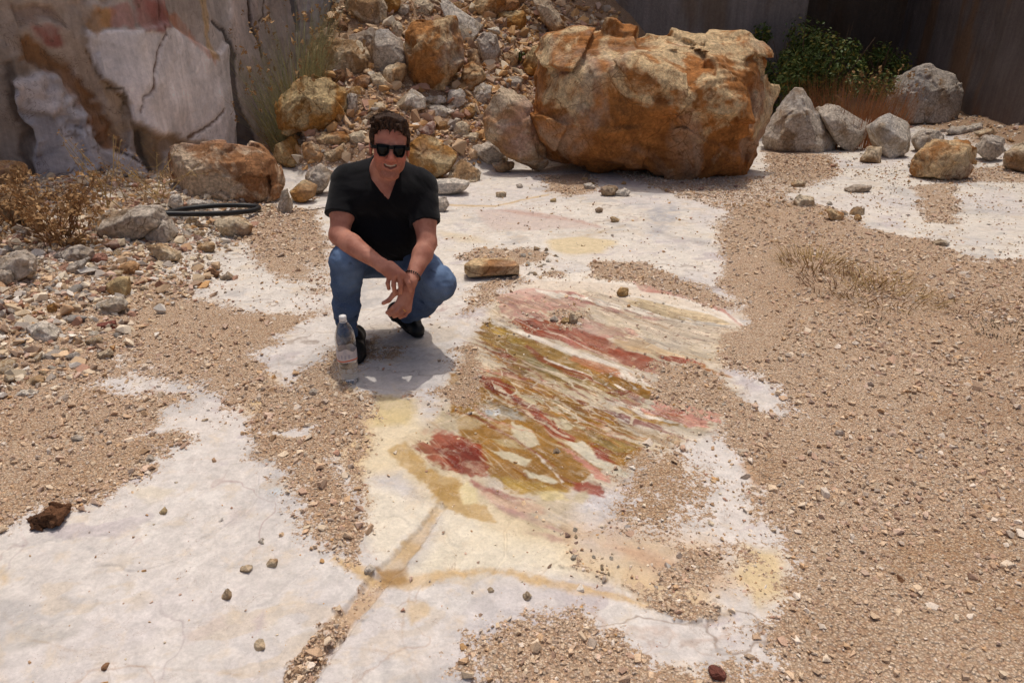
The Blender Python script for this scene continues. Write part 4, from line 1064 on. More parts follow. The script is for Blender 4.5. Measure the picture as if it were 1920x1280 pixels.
TR("brown grey rock at the top edge above the bluish grey faceted rock", [(648, -20), (715, -14), (731, 18), (728, 46), (693, 40), (660, 46), (648, 18)], 'tan', 0.8, 40)
TR("rough honey orange boulder at the foot of the tall dry grass", [(507, 212), (517, 189), (562, 158), (571, 146), (617, 144), (649, 165), (652, 203), (624, 252), (580, 255), (517, 238)], 'amber', 0.85, 60, 0.06)
TR("long white slab at the top of the heap sloping down to the right", [(818, -14), (852, 12), (906, 48), (908, 60), (886, 78), (861, 60), (846, 28)], 'pale', 0.7, 36, 0.02, lit=0.35)
TR("mauve grey upright stone just below the white slab's lower end", [(903, 60), (931, 62), (941, 100), (920, 128), (900, 110), (893, 76)], 'grey', 0.7)
TR("pale wedge of stone right behind the man's hair", [(730, 206), (772, 166), (797, 182), (798, 203), (769, 215), (739, 213)], 'pale', 0.8, 38, 0.025, lit=0.05)
TR("cream lying stone just right of the pale wedge behind the man's hair", [(798, 200), (824, 194), (856, 210), (846, 221), (809, 219)], 'pale', 0.7)
TR("amber and grey boulder at the man's left ear", [(756, 276), (785, 250), (821, 264), (856, 292), (846, 319), (821, 338), (776, 326)], 'amber', 0.8, 52, 0.04)
TR("amber stone squeezed in at the right of the boulder by the man's ear", [(844, 320), (867, 292), (903, 324), (901, 340), (861, 342), (838, 335)], 'tan', 0.7, 36)
TR("thin white slab lying flat on the floor at the man's left shoulder", [(806, 338), (852, 334), (886, 341), (883, 353), (845, 367), (812, 368)], 'pale', 0.9, 40, 0.018, lit=0.02)
TR("small grey stone peeping out beside the man's left sleeve", [(812, 372), (836, 370), (843, 384), (832, 398), (815, 398)], 'grey', 0.8, 26)
TR("round mauve grey rock between the upright slab and the heap's foot", [(884, 276), (922, 264), (953, 283), (939, 307), (906, 310), (884, 295)], 'grey', 0.9, 36)
TR("small brown block lying in front of the round mauve grey rock", [(921, 308), (942, 303), (965, 305), (962, 319), (934, 325)], 'tan', 0.9, 28)
TR("orange boulder lying on its side under the pale quarry face, above the black hose", [(304, 302), (316, 280), (345, 269), (395, 271), (440, 267), (481, 280), (513, 300), (536, 340), (531, 366), (505, 380), (440, 367), (390, 362), (340, 357), (310, 336)], 'rust', 0.62, 70, 0.035, chips=5)
TR("knobbly yellow stone at the right end of the boulder above the hose", [(516, 268), (547, 258), (572, 283), (569, 308), (535, 316), (516, 300)], 'amber', 0.9, 36, 0.06)
TR("pale grey pointed rock at the man's right shoulder", [(574, 325), (597, 304), (624, 323), (615, 348), (597, 368), (576, 349)], 'grey', 0.8, 34)
TR("yellow and pale stone between the upright triangular chip and the grey pointed rock", [(541, 358), (565, 340), (594, 347), (585, 374), (556, 383)], 'amber', 0.9, 34)
TR("triangular pale chip standing on edge at the right end of the hose", [(517, 400), (529, 352), (537, 351), (552, 393), (540, 403)], 'pale', 0.35, 34, 0.02)
TR("small tan lump above the man's right shoulder, touching his sleeve side rubble", [(607, 288), (645, 270), (652, 289), (626, 307), (607, 300)], 'tan', 0.9, 30, 0.06)
TR("brown slab leaning out of the top of the frame, left of the huge boulder's top", [(990, -20), (1022, -14), (1060, 46), (1054, 72), (1037, 66), (1010, 24)], 'pink', 0.7, 44, 0.03)
TR("yellowish rock wedged behind the huge boulder's upper left corner", [(972, 142), (998, 82), (1032, 78), (1036, 102), (1010, 151), (980, 140)], 'amber', 0.8, 40, 0.05)
TR("small pale stone perched on the skyline just left of the huge boulder's top", [(1088, 44), (1104, 36), (1120, 44), (1120, 58), (1092, 58)], 'pale', 0.9, 26)
TR("grey tan rock filling the gap under the tall orange rock's right foot", [(878, 96), (893, 92), (902, 126), (912, 150), (890, 156), (876, 130)], 'tan', 0.8)
TR("flat pale stone lying on the heap below the mauve grey upright stone", [(842, 168), (868, 166), (876, 190), (858, 206), (838, 190)], 'pale', 0.7)
TR("brown angular stone under the bluish grey faceted rock", [(692, 140), (712, 136), (728, 156), (722, 172), (704, 170)], 'tan', 0.8)
TR("grey stone leaning beside the rough honey orange boulder", [(652, 170), (668, 172), (672, 206), (656, 222), (648, 206)], 'grey', 0.7)
TR("dark brown stone at the upper left of the heap beside the dry grass tips", [(630, 36), (652, 42), (654, 64), (634, 64)], 'brown', 0.8)
TR("tan stone lying half under the man's right ear", [(654, 250), (676, 246), (690, 262), (672, 276), (656, 270)], 'tan', 0.8, 28)
def blk(label, u0, v0, u1, v1, mat, thick=0.85, cells=32, rough=0.045):
    rs_ = np.random.RandomState(int(u0 * 7 + v0)); w, h_ = u1 - u0, v1 - v0
    j = lambda a: a + rs_.uniform(-0.12, 0.12)
    TR(label, [(u0 + w * j(x), v0 + h_ * j(y)) for x, y in ((0.0, 0.62), (0.16, 0.12), (0.52, 0.0), (0.88, 0.10), (1.0, 0.55), (0.82, 0.98), (0.4, 1.0), (0.1, 0.9))], mat, thick, cells, rough)
blk("grey brown stone at the very top of the heap beside the tiny green weed", 742, 8, 768, 30, 'grey')
blk("tan block squeezed between the bluish grey faceted rock and the tall orange rock", 730, 38, 760, 72, 'tan')
blk("brown block under the flat topped pale rock", 608, 130, 652, 160, 'brown')
blk("rusty block in the dark gap below the bluish grey faceted rock", 660, 138, 696, 168, 'orange')
blk("cream chunk at the foot of the tall orange rock", 794, 178, 836, 200, 'pale')
blk("tan slab leaning on the heap above the amber boulder by the man's ear", 845, 226, 882, 260, 'tan', 0.5)
blk("small yellow chunk between the man's hair and the tan leaning slab", 814, 228, 840, 250, 'amber')
blk("wide tan stone above the round mauve grey rock", 862, 248, 900, 270, 'tan')
blk("long orange block just under the rough honey orange boulder", 590, 246, 658, 272, 'orange', 0.7)
blk("pinkish lump between the knobbly yellow stone and the man's right shoulder", 563, 266, 607, 306, 'pink', 0.85, 34, 0.06)
blk("yellow stone high above the man's left ear, right of the cream lying stone", 866, 196, 892, 222, 'amber')
blk("grey block at the top left tip of the leaning mauve slab", 938, 144, 984, 168, 'grey')
blk("tan block at the top of the frame, straight above the tall orange rock", 770, -4, 812, 28, 'tan')
blk("big rust coloured lump at the top edge of the heap right of the white slab", 880, -14, 970, 34, 'orange', 0.7, 40, 0.06)
blk("rusty stone in the upper heap, left of the yellowish wedged rock", 942, 96, 974, 128, 'orange')
blk("amber block at the left end of the heap, above the orange block", 606, 214, 640, 240, 'amber')
blk("large ochre block at the top of the frame left of the tall orange rock", 690, -26, 748, 30, 'amber', 0.8, 40)
blk("ochre block between the tall orange rock's right edge and the white slab's foot", 862, 120, 908, 168, 'orange', 0.8, 36)
blk("cream block on the heap just above the upright orange and mauve slab", 886, 160, 926, 196, 'pale', 0.8, 34)
blk("wide ochre block at the skyline left of the brown leaning slab", 930, 20, 990, 62, 'amber', 0.7, 38)
blk("big cream block in the middle of the heap above the pale wedge", 716, 118, 764, 166, 'tan', 0.8, 36)
blk("tan stone half way up the heap under the pale wedge", 690, 190, 724, 216, 'tan')
# left edge
TR("reddish block jutting in at the left edge above the dry brown shrub", [(-40, 304), (40, 304), (51, 325), (30, 344), (-40, 350)], 'pink', 0.9, 36)
TR("large tan rock at the left edge behind the dry brown shrub", [(-30, 352), (40, 344), (62, 380), (50, 412), (-30, 420)], 'tan', 0.9, 40)
TR("long flat grey slab lying at the left end of the hose", [(153, 437), (180, 410), (250, 389), (306, 384), (322, 400), (280, 442), (230, 451), (160, 448)], 'grey', 0.7, 54, 0.035)
TR("grey wedge propped under the right end of the long flat grey slab", [(262, 432), (310, 404), (332, 440), (312, 458), (260, 458)], 'grey', 0.9, 36)
TR("tan blocky stone at the right end of the rubble below the hose", [(398, 416), (440, 404), (472, 424), (472, 442), (420, 448)], 'tan', 0.9, 36)
TR("pale pink stone just under the left end of the hose", [(314, 386), (318, 366), (338, 364), (344, 384), (330, 396)], 'pale', 0.8, 28)
TR("cream stone under the hose loop between two pale pink stones", [(344, 384), (360, 372), (388, 378), (384, 392), (350, 394)], 'pale', 0.8, 28)
TR("orange faced block standing alone on the left gravel", [(198, 532), (214, 522), (239, 521), (244, 550), (216, 560), (200, 548)], 'amber', 0.85, 36, 0.02)
TR("whitish block lying left of the red splinter in the left rubble", [(48, 612), (75, 604), (114, 628), (100, 644), (54, 644)], 'pale', 0.85, 38, 0.03)
TR("dark red splinter of stone lying flat on the left gravel", [(178, 608), (216, 602), (220, 615), (186, 620)], 'red', 0.9, 30)
TR("pale broken lump below the orange faced block", [(178, 570), (226, 555), (240, 572), (210, 597), (186, 592)], 'pale', 0.9, 36)
TR("dark red stone in the rubble below the long flat grey slab", [(164, 480), (190, 474), (202, 486), (190, 498), (168, 496)], 'red', 0.9, 28)
TR("grey plate of stone in the rubble under the dry brown shrub", [(90, 480), (140, 462), (176, 466), (170, 488), (120, 496)], 'grey', 0.7, 36)
TR("long grey sliver below the grey plate", [(118, 500), (166, 484), (150, 510), (124, 514)], 'grey', 0.7, 30)
TR("flat tan stone at the lower right edge of the left rubble", [(270, 460), (300, 456), (342, 480), (330, 494), (296, 488)], 'tan', 0.7, 36)
TR("small tan stone touching the white speckled floor left of the man", [(368, 462), (386, 452), (406, 458), (400, 472), (376, 474)], 'tan', 0.8, 28)
TR("brownish pair of stones, the left one, on the speckled white floor", [(384, 512), (398, 502), (412, 512), (404, 524), (388, 522)], 'brown', 0.9, 26)
TR("brownish pair of stones, the right one, on the speckled white floor", [(412, 520), (426, 510), (440, 518), (430, 528), (416, 528)], 'grey', 0.9, 26)
TR("mauve stone among the rubble under the long flat grey slab", [(218, 502), (240, 490), (258, 498), (256, 514), (228, 518)], 'pink', 0.9, 30)
TR("big grey rock at the left edge below the dry brown shrub", [(-20, 490), (40, 470), (72, 494), (60, 520), (-20, 526)], 'grey', 0.8, 40)
TR("rounded grey rock at the left edge, lower of the two", [(-20, 510), (18, 506), (26, 526), (10, 540), (-20, 540)], 'grey', 0.8, 30)
TR("small upright yellowish chip left of the pale broken lump", [(86, 574), (102, 566), (106, 584), (92, 590)], 'amber', 0.7, 26)
TR("dark stone lying near the orange faced block's foot", [(186, 610), (216, 604), (214, 612), (190, 618)], 'brown', 0.8, 22)
TR("bluish grey stone on the gravel at the lower left", [(122, 668), (140, 660), (150, 670), (136, 680)], 'grey', 0.8, 26)
TR("tan stone with a dark shaded side at the lower left", [(180, 664), (206, 652), (212, 664), (190, 676)], 'tan', 0.8, 26)
TR("flat cream stone at the left edge of the lower gravel", [(18, 742), (40, 732), (72, 734), (66, 744), (26, 748)], 'pale', 0.8, 28)
TR("ochre lump at the left in the lower gravel", [(44, 716), (66, 706), (86, 712), (76, 724), (52, 726)], 'tan', 0.8, 28)
# right corner
TR("grey pyramid shaped rock right beside the huge boulder", [(1422, 258), (1432, 240), (1490, 164), (1506, 168), (1568, 259), (1568, 280), (1490, 284), (1426, 286)], 'grey', 0.75, 58, 0.03)
TR("rounded rock half hidden between the huge boulder and the pyramid shaped rock", [(1447, 152), (1474, 140), (1503, 166), (1490, 195), (1444, 205)], 'tan', 0.9, 36)
TR("bluish white faceted block right of the pyramid shaped rock", [(1536, 204), (1561, 190), (1631, 234), (1631, 252), (1599, 284), (1566, 266), (1548, 226)], 'grey', 0.8, 44, 0.02)
TR("white block with a rusty front face, left below the big grey rock", [(1628, 240), (1646, 215), (1667, 212), (1703, 228), (1712, 252), (1708, 283), (1667, 297), (1650, 284)], 'pale', 0.85, 44, 0.02)
TR("small rounded stone in front of the white block with a rusty front", [(1610, 302), (1630, 275), (1653, 277), (1653, 307)], 'tan', 0.9, 30)
TR("big grey rock leaning on the dark wall in the right corner", [(1654, 205), (1717, 125), (1742, 115), (1800, 144), (1815, 168), (1797, 228), (1724, 234), (1677, 218)], 'grey', 0.7, 58, 0.035)
TR("orange rock lying in front of the dark wall at the right", [(1707, 330), (1717, 300), (1755, 266), (1824, 261), (1834, 275), (1831, 308), (1811, 336), (1764, 341)], 'orange', 0.8, 50, 0.045)
TR("low grey rock between the white block and the orange rock", [(1711, 262), (1730, 244), (1767, 246), (1772, 270), (1720, 287)], 'grey', 0.8, 32)
TR("dark rock right behind the orange rock at the right", [(1833, 284), (1849, 252), (1880, 258), (1888, 281), (1855, 304)], 'grey', 0.8, 32)
TR("rock cut off by the right edge of the view", [(1890, 288), (1924, 262), (1970, 262), (1970, 325), (1896, 326)], 'tan', 0.8, 36)
TR("thin flat slab lying at the foot of the dark wall", [(1770, 244), (1842, 232), (1848, 242), (1786, 254)], 'grey', 0.9, 30)
TR("small brown slab right of the thin flat slab", [(1824, 250), (1864, 240), (1874, 250), (1840, 262)], 'tan', 0.9, 28)
TR("dark flat stone alone on the white floor, left of the orange rock", [(1578, 358), (1604, 346), (1638, 348), (1630, 358), (1590, 362)], 'grey', 0.9, 30)
TR("square cut tan stone on the gravel rim below the white floor", [(1488, 376), (1500, 366), (1530, 370), (1528, 388), (1492, 390)], 'tan', 0.9, 30)
TR("rusty wedge of stone on the gravel rim", [(1548, 394), (1556, 390), (1584, 402), (1580, 416), (1556, 410)], 'orange', 0.9, 30)
TR("round tan stone on the white floor beside the rusty wedge", [(1592, 402), (1604, 386), (1620, 390), (1622, 404)], 'tan', 0.9, 28)
TR("flat cream stone at the right end of the gravel rim", [(1748, 456), (1764, 448), (1784, 454), (1774, 464)], 'pale', 0.9, 26)
TR("pale stone on the gravel rim in front of the pyramid shaped rock", [(1482, 344), (1496, 338), (1512, 342), (1506, 352), (1486, 352)], 'tan', 0.9, 26)
# floor
TR("flat brick shaped stone with an orange top lying behind the striped floor", [(870, 496), (884, 487), (962, 485), (974, 500), (972, 516), (880, 521), (871, 510)], 'orange', 0.75, 44, 0.010, round_=0.004, chips=3, front=[(871, 497, -.12), (884, 503, -.13), (930, 501, -.13), (973, 498, -.12), (973, 513, -.12), (880, 519, -.13), (871, 511, -.12)])
TR("tan lump of the pair on the floor in front of the huge boulder", [(1125, 352), (1142, 347), (1160, 352), (1154, 368), (1130, 369)], 'tan', 0.9, 30)
TR("cream lump of the pair on the floor in front of the huge boulder", [(1152, 360), (1172, 353), (1184, 360), (1176, 368), (1156, 369)], 'pale', 0.9, 30)
TR("pale stone on the gravel patch under the huge boulder's left end", [(1094, 346), (1108, 342), (1118, 350), (1112, 357), (1098, 355)], 'pale', 0.9, 26)
TR("square tan stone on the white floor right of the thin white slab", [(929, 362), (940, 358), (949, 361), (948, 371), (930, 371)], 'tan', 0.9, 26)
TR("small greenish cube on the white floor below the brown block", [(967, 346), (978, 344), (981, 351), (970, 354)], 'grey', 0.9, 24)
TR("orange pebble on the thin rust line of the white floor", [(1031, 374), (1042, 371), (1044, 379), (1032, 380)], 'amber', 0.9, 24)
TR("grey chip in the middle of the white floor before the huge boulder", [(1115, 392), (1124, 388), (1132, 392), (1128, 400), (1118, 400)], 'grey', 0.9, 24)
TR("rusty chip right of the middle of the white floor", [(1144, 408), (1152, 405), (1162, 412), (1156, 417), (1146, 416)], 'orange', 0.9, 24)
TR("orange brown stone alone on the upper white band of the striped floor", [(1156, 548), (1164, 538), (1178, 540), (1180, 553), (1160, 556)], 'amber', 0.9, 30)
TR("rusty stone of the little pile on the pink stripe", [(1050, 602), (1060, 594), (1070, 600), (1066, 610), (1054, 609)], 'amber', 0.9, 26)
TR("upright pale chip of the little pile on the pink stripe", [(1066, 600), (1072, 582), (1084, 594), (1084, 606), (1072, 610)], 'tan', 0.8, 26)
TR("grey chip lying left of the little pile on the pink stripe", [(1030, 598), (1040, 592), (1048, 600), (1038, 606)], 'grey', 0.9, 24)
TR("greenish grey stone by the water bottle's foot", [(576, 738), (586, 728), (600, 736), (594, 745), (580, 745)], 'grey', 0.9, 28)
TR("small tan stone right under the bottle", [(646, 731), (656, 727), (663, 731), (660, 737), (648, 737)], 'tan', 0.9, 24)
TR("grey stone on the wet lower left of the striped floor", [(1034, 848), (1044, 842), (1052, 847), (1046, 855), (1036, 854)], 'grey', 0.9, 24)
TR("pyramid shaped pebble alone on the near white slab", [(412, 1124), (424, 1102), (434, 1114), (434, 1126), (418, 1130)], 'tan', 0.9, 30)
TR("little cube shaped stone on the near white slab", [(498, 1058), (504, 1050), (519, 1050), (520, 1066), (500, 1070)], 'tan', 0.9, 28)
TR("flat yellowish pebble left of the little cube shaped stone", [(448, 1068), (460, 1061), (473, 1064), (468, 1074), (452, 1073)], 'tan', 0.9, 26)
TR("pale ribbed pebble above the little cube shaped stone", [(482, 1016), (490, 1008), (498, 1018), (496, 1027), (484, 1028)], 'pale', 0.9, 26)
TR("orange tinted pebble in the middle of the near white slab", [(298, 960), (306, 952), (313, 958), (310, 966), (300, 966)], 'amber', 0.9, 26)
TR("tan chip at the bottom of the near white slab beside the sand filled groove", [(470, 1224), (480, 1202), (496, 1208), (499, 1216), (476, 1228)], 'tan', 0.9, 28)
TR("brown pebble at the bottom edge of the near white slab", [(184, 1258), (194, 1245), (203, 1248), (196, 1262)], 'brown', 0.9, 26)
TR("grey triangular stone at the corner of the left sand", [(266, 868), (278, 852), (292, 862), (286, 870)], 'grey', 0.9, 28)
TR("dark grey stone on the left sand", [(126, 828), (134, 818), (154, 818), (158, 828), (142, 832)], 'grey', 0.9, 28)
TR("round pebble first in the row of three below the sandy joint", [(877, 1116), (886, 1108), (895, 1114), (892, 1123), (880, 1123)], 'grey', 0.9, 26)
TR("tan pebble in the middle of the row of three below the sandy joint", [(911, 1106), (921, 1102), (929, 1107), (925, 1113), (914, 1113)], 'tan', 0.9, 26)
TR("pebble at the right end of the row of three below the sandy joint", [(980, 1118), (988, 1110), (997, 1116), (994, 1125), (983, 1125)], 'tan', 0.9, 26)
TR("white pebble at the top of the sand filled groove", [(682, 1068), (692, 1060), (702, 1068), (696, 1077), (685, 1077)], 'pale', 0.9, 26)
TR("dark red stone in the gravel at the bottom of the view", [(1328, 1258), (1345, 1252), (1366, 1266), (1360, 1278), (1340, 1278)], 'red', 0.9, 30)
TR("dark olive stone alone in the right gravel", [(1678, 1092), (1690, 1082), (1704, 1092), (1706, 1106), (1690, 1102)], 'brown', 0.9, 28)
TR("greenish stone beside the right end of the thin red stripe", [(1312, 702), (1324, 696), (1338, 702), (1330, 710), (1318, 709)], 'grey', 0.9, 26)
# rough brown clod
TR("crumbly dark brown clod where the left sand meets the near white slab", [(52, 990), (62, 968), (92, 953), (118, 955), (121, 970), (100, 985), (68, 998)], 'brown', 0.9, 50, 0.09, name="clod", cat="clod")
# ---------------------------------------------------------------- the man
def skin_mat():
    t = NT("skin"); c = t.coord()
    n = t.noise(c, 14, 5, 0.6); n2 = t.noise(c, 120, 3)
    col = t.mix(t.rng(n, 0.36, 0.64), s(158, 106, 87), s(186, 134, 112))
    fl = t.attr("flush", "Fac"); stb = t.attr("stubble", "Fac")
    col = t.mix(t.math('MULTIPLY', fl, 0.6), col, s(178, 92, 74))
    col = t.mix(t.math('MULTIPLY', stb, t.rng(n2, 0.35, 0.6, 0.25, 0.6)), col, s(112, 72, 58))
    b = t.bsdf
    b.inputs["Subsurface Weight"].default_value = 0.12
    b.inputs["Subsurface Radius"].default_value = (0.012, 0.005, 0.003)
    nm = t.bump(t.math('ADD', t.noise(c, 200, 3), t.noise(c, 45, 4)), 0.35, 0.003)
    return t.fin(col, 0.62, nm, 0.25)
SKIN = skin_mat()
def fabric_mat(name, col, col2, scale, rough=0.95, weave=900):
    t = NT(name); c = t.coord()
    n = t.noise(c, scale, 5, 0.6)
    cc = t.mix(t.rng(n, 0.35, 0.68), col, col2)
    nm = t.bump(t.math('ADD', t.math('MULTIPLY', t.noise(c, weave, 2), 0.3), t.noise(c, scale * 3, 5)), 0.35, 0.006)
    t.bsdf.inputs["Sheen Weight"].default_value = 0.08
    return t.fin(cc, rough, nm, 0.1)
SHIRT = fabric_mat("black_cotton", s(15, 15, 17), s(21, 21, 24), 9)
def denim():
    t = NT("denim"); c = t.coord()
    n = t.noise(c, 7, 5, 0.6); w = t.noise(t.mapv(c, (900, 900, 160)), 1.0, 2)
    fade = t.attr("fade", "Fac")
    col = t.mix(t.rng(n, 0.3, 0.7), s(44, 62, 92), s(62, 84, 118))
    col = t.mix(t.math('MULTIPLY', fade, 0.9), col, s(126, 152, 186))
    col = t.mix(t.math('MULTIPLY', t.attr("seam", "Fac"), 0.6), col, s(34, 46, 68))
    col = t.mix(t.rng(w, 0.35, 0.7, 0.0, 0.2), col, s(150, 165, 185))
    nm = t.bump(t.math('ADD', t.noise(c, 30, 5, 0.6), t.math('MULTIPLY', w, 0.2)), 0.4, 0.006)
    return t.fin(col, 0.92, nm, 0.15)
DENIM = denim()
LEATHER = plain_mat("black_leather", s(22, 21, 20), 0.55, 0.4, 60, 0.4)
SOLE = plain_mat("black_rubber", s(26, 25, 24), 0.8, 0.3, 80, 0.3)
def hair_mat():
    t = NT("hair"); c = t.coord()
    n = t.noise(t.mapv(c, (1, 1, 0.35)), 160, 3, 0.6)
    col = t.mix(t.rng(n, 0.35, 0.7), s(34, 22, 16), s(80, 56, 40))
    nm = t.bump(n, 0.8, 0.006)
    return t.fin(col, 0.7, nm, 0.15)
HAIR = hair_mat()
GLASSF = plain_mat("black_acetate", s(10, 10, 11), 0.4, 0.2)
LENS = plain_mat("dark_lens", s(9, 11, 12), 0.2, 0.15)
TEETH = plain_mat("teeth", s(186, 174, 158), 0.4, 0.3)
GOLD = plain_mat("gold", s(214, 170, 90), 0.3, 0.5); GOLD.node_tree.nodes["Principled BSDF"].inputs["Metallic"].default_value = 1.0
BEAD = plain_mat("dark_bead", s(34, 22, 22), 0.35, 0.5)

man = empty("person", (-0.62, 3.05, 0.0), "man squatting on the quarry floor in black T-shirt, blue jeans and dark sunglasses, smiling", "person")
MINV = Matrix.Translation((0.62, -3.05, 0.0))
def man_part(name, me, parent=None):
    me.transform(MINV)
    o = bpy.data.objects.new(name, me); COL.objects.link(o); o.parent = parent or man
    return o

def tube(vs, fs, pts, r, n=7, close=False):
    pts = [np.array(p, float) for p in pts]; rr_ = np.broadcast_to(r, (len(pts),)); k0 = len(vs)
    ref = np.array([0.31, 0.17, 0.93])
    for i, p in enumerate(pts):
        d = pts[min(i + 1, len(pts) - 1)] - pts[max(i - 1, 0)]; d = d / (np.linalg.norm(d) + 1e-9)
        a = np.cross(d, ref); a /= np.linalg.norm(a) + 1e-9; b = np.cross(d, a)
        for j in range(n):
            an = 2 * math.pi * j / n; vs.append(p + rr_[i] * (a * math.cos(an) + b * math.sin(an)))
    for i in range(len(pts) - 1):
        for j in range(n):
            fs.append((k0 + i * n + j, k0 + i * n + (j + 1) % n, k0 + (i + 1) * n + (j + 1) % n, k0 + (i + 1) * n + j))
    fs.append(tuple(k0 + j for j in range(n))[::-1]); fs.append(tuple(k0 + (len(pts) - 1) * n + j for j in range(n)))

# joints traced from the photo with their depth
J = dict(shR=Q(650, 343, 3.14), elR=Q(636, 441, 2.98), wrR=Q(716, 497, 2.79), shL=Q(789, 350, 3.14), elL=Q(801, 455, 2.99), wrL=Q(769, 528, 2.80),
         neck=Q(722, 318, 3.13), hipR=Q(676, 478, 3.27), knR=Q(651, 489, 2.945), anR=Q(655, 640, 3.05), hipL=Q(762, 478, 3.29), knL=Q(822, 530, 2.985), anL=Q(766, 584, 3.225))

# head frame
bridge = Q(733, 273, 2.885)
fw = Vector((0.22, -0.985, 0.02)).normalized()
up0 = Vector((0.105, 0.0, 1.0)); up = (up0 - fw * up0.dot(fw)).normalized()
rt = fw.cross(up).normalized()
HM = np.array([list(rt), list(fw), list(up)]).T           # columns: right, forward, up
HC = bridge - HM @ np.array([0, 0.088, 0.018])
def H(x, f, u): return HC + HM @ np.array([x, f, u])

def head_skin(F):
    E = lambda c, r, k=0.012, op='u', p=2.0: F.ellipsoid(H(*c), r, HM, k, op, p)
    E((0, -0.008, 0.038), (0.076, 0.096, 0.086), 0.0)
    E((0, 0.030, -0.030), (0.061, 0.062, 0.080), 0.03)
    E((0, 0.052, 0.045), (0.060, 0.040, 0.050), 0.02)
    for sx in (-1, 1):
        E((sx * 0.040, 0.060, -0.030), (0.026, 0.024, 0.026), 0.016)
        E((sx * 0.044, 0.018, -0.066), (0.015, 0.036, 0.026), 0.03)
        E((sx * 0.033, 0.088, 0.006), (0.017, 0.012, 0.012), 0.010, 's')
        E((sx * 0.078, -0.004, -0.006), (0.008, 0.019, 0.032), 0.006)
        E((sx * 0.088, 0.002, -0.004), (0.006, 0.009, 0.016), 0.004, 's')
        F.capsule(H(sx * 0.020, 0.094, 0.024), H(sx * 0.050, 0.078, 0.024), 0.009, 0.007, 0.014)
        E((sx * 0.0145, 0.101, -0.037), (0.0095, 0.012, 0.009), 0.006)
        F.capsule(H(sx * 0.020, 0.097, -0.030), H(sx * 0.040, 0.080, -0.062), 0.004, 0.004, 0.006, 's')
    F.capsule(H(0, 0.092, 0.012), H(0, 0.118, -0.033), 0.008, 0.0132, 0.012)
    E((0, 0.072, -0.066), (0.036, 0.018, 0.024), 0.015)
    E((0, 0.068, -0.104), (0.030, 0.022, 0.019), 0.018)
    E((0, 0.040, -0.112), (0.040, 0.040, 0.016), 0.02)
    up_l = [(-0.038, 0.067, -0.0525), (-0.018, 0.086, -0.0590), (0, 0.0915, -0.0605), (0.018, 0.086, -0.0590), (0.038, 0.067, -0.0525)]
    lo_l = [(-0.038, 0.067, -0.0535), (-0.018, 0.084, -0.0735), (0, 0.0885, -0.0775), (0.018, 0.084, -0.0735), (0.038, 0.067, -0.0535)]
    md_l = [(-0.037, 0.071, -0.0535), (-0.016, 0.092, -0.0655), (0, 0.097, -0.0685), (0.016, 0.092, -0.0655), (0.037, 0.071, -0.0535)]
    F.chain([H(*p) for p in up_l], [0.0025, 0.0040, 0.0038, 0.0040, 0.0025], 0.004)
    F.chain([H(*p) for p in lo_l], [0.0025, 0.0050, 0.0058, 0.0050, 0.0025], 0.004)
    for dz in (-0.0028, 0.0022):
        F.chain([H(p[0] * 0.95, p[1], p[2] + dz) for p in md_l], [0.0020, 0.0040, 0.0046, 0.0040, 0.0020], 0.003, op='s')
        F.chain([H(p[0] * 0.95, p[1] - 0.010, p[2] + dz) for p in md_l], [0.0020, 0.0040, 0.0046, 0.0040, 0.0020], 0.003, op='s')

def torso(F, off, k=0.05):
    c = lambda a, b, ra, rb, kk=k: F.capsule(a, b, ra - off, rb - off, kk)
    c(Q(690, 362, 3.15), Q(752, 364, 3.15), 0.125, 0.125)
    c(Q(652, 344, 3.15), Q(788, 350, 3.15), 0.070, 0.070)
    c(Q(682, 420, 3.17), Q(752, 424, 3.17), 0.120, 0.118)
    c(Q(690, 470, 3.22), Q(748, 474, 3.22), 0.125, 0.122)
    c(Q(715, 350, 3.22), Q(715, 440, 3.32), 0.11, 0.13)
    F.ellipsoid(Q(717, 440, 3.12), (0.13 - off, 0.11 - off, 0.11 - off), None, 0.06)
    for sx, sh in ((-1, J['shR']), (1, J['shL'])):
        F.capsule(Q(722 + sx * 14, 318, 3.16), sh + np.array([-sx * 0.03, 0, 0.012]), 0.060 - off, 0.060 - off, 0.05)
        F.ellipsoid(Q(721 + sx * 32, 372, 3.06), (0.085 - off, 0.05 - off, 0.065 - off), None, 0.05)

def arm_chain(F, sd, grow=0.0, k=0.02):
    sh, el, wr = J['sh' + sd], J['el' + sd], J['wr' + sd]
    mid = sh * 0.45 + el * 0.55
    F.capsule(sh, mid, 0.060 + grow, 0.056 + grow, k); F.capsule(mid, el, 0.054 + grow, 0.042 + grow, k)
    eb = 0.041 if sd == 'L' else 0.044
    bel = el * 0.72 + wr * 0.28 + np.array([0, 0, -0.004])
    F.capsule(el, bel, eb, eb + 0.002, k); F.capsule(bel, wr, eb + 0.002, 0.0285, k)

def finger(F, pts, r, k=0.004):
    r *= 1.16; n = len(pts); F.chain([Q(*p) for p in pts], [r * (1 - 0.10 * i) for i in range(n)], k)

B = Field((-1.0, 2.62, -0.01), (-0.14, 3.52, 1.22), 0.0036)
torso(B, 0.012)
head_skin(B)
B.capsule(HC + HM @ np.array([0, -0.040, -0.050]), J['neck'] + np.array([-0.004, 0.045, -0.02]), 0.056, 0.066, 0.02)
B.capsule(Q(714, 318, 3.08), Q(728, 372, 3.055), 0.036, 0.03, 0.05)
for sd in 'RL': arm_chain(B, sd)
# legs run inside the jeans
for sd in 'RL':
    B.capsule(J['hip' + sd], J['kn' + sd], 0.070, 0.055, 0.03); B.capsule(J['kn' + sd], J['an' + sd], 0.052, 0.036, 0.03)
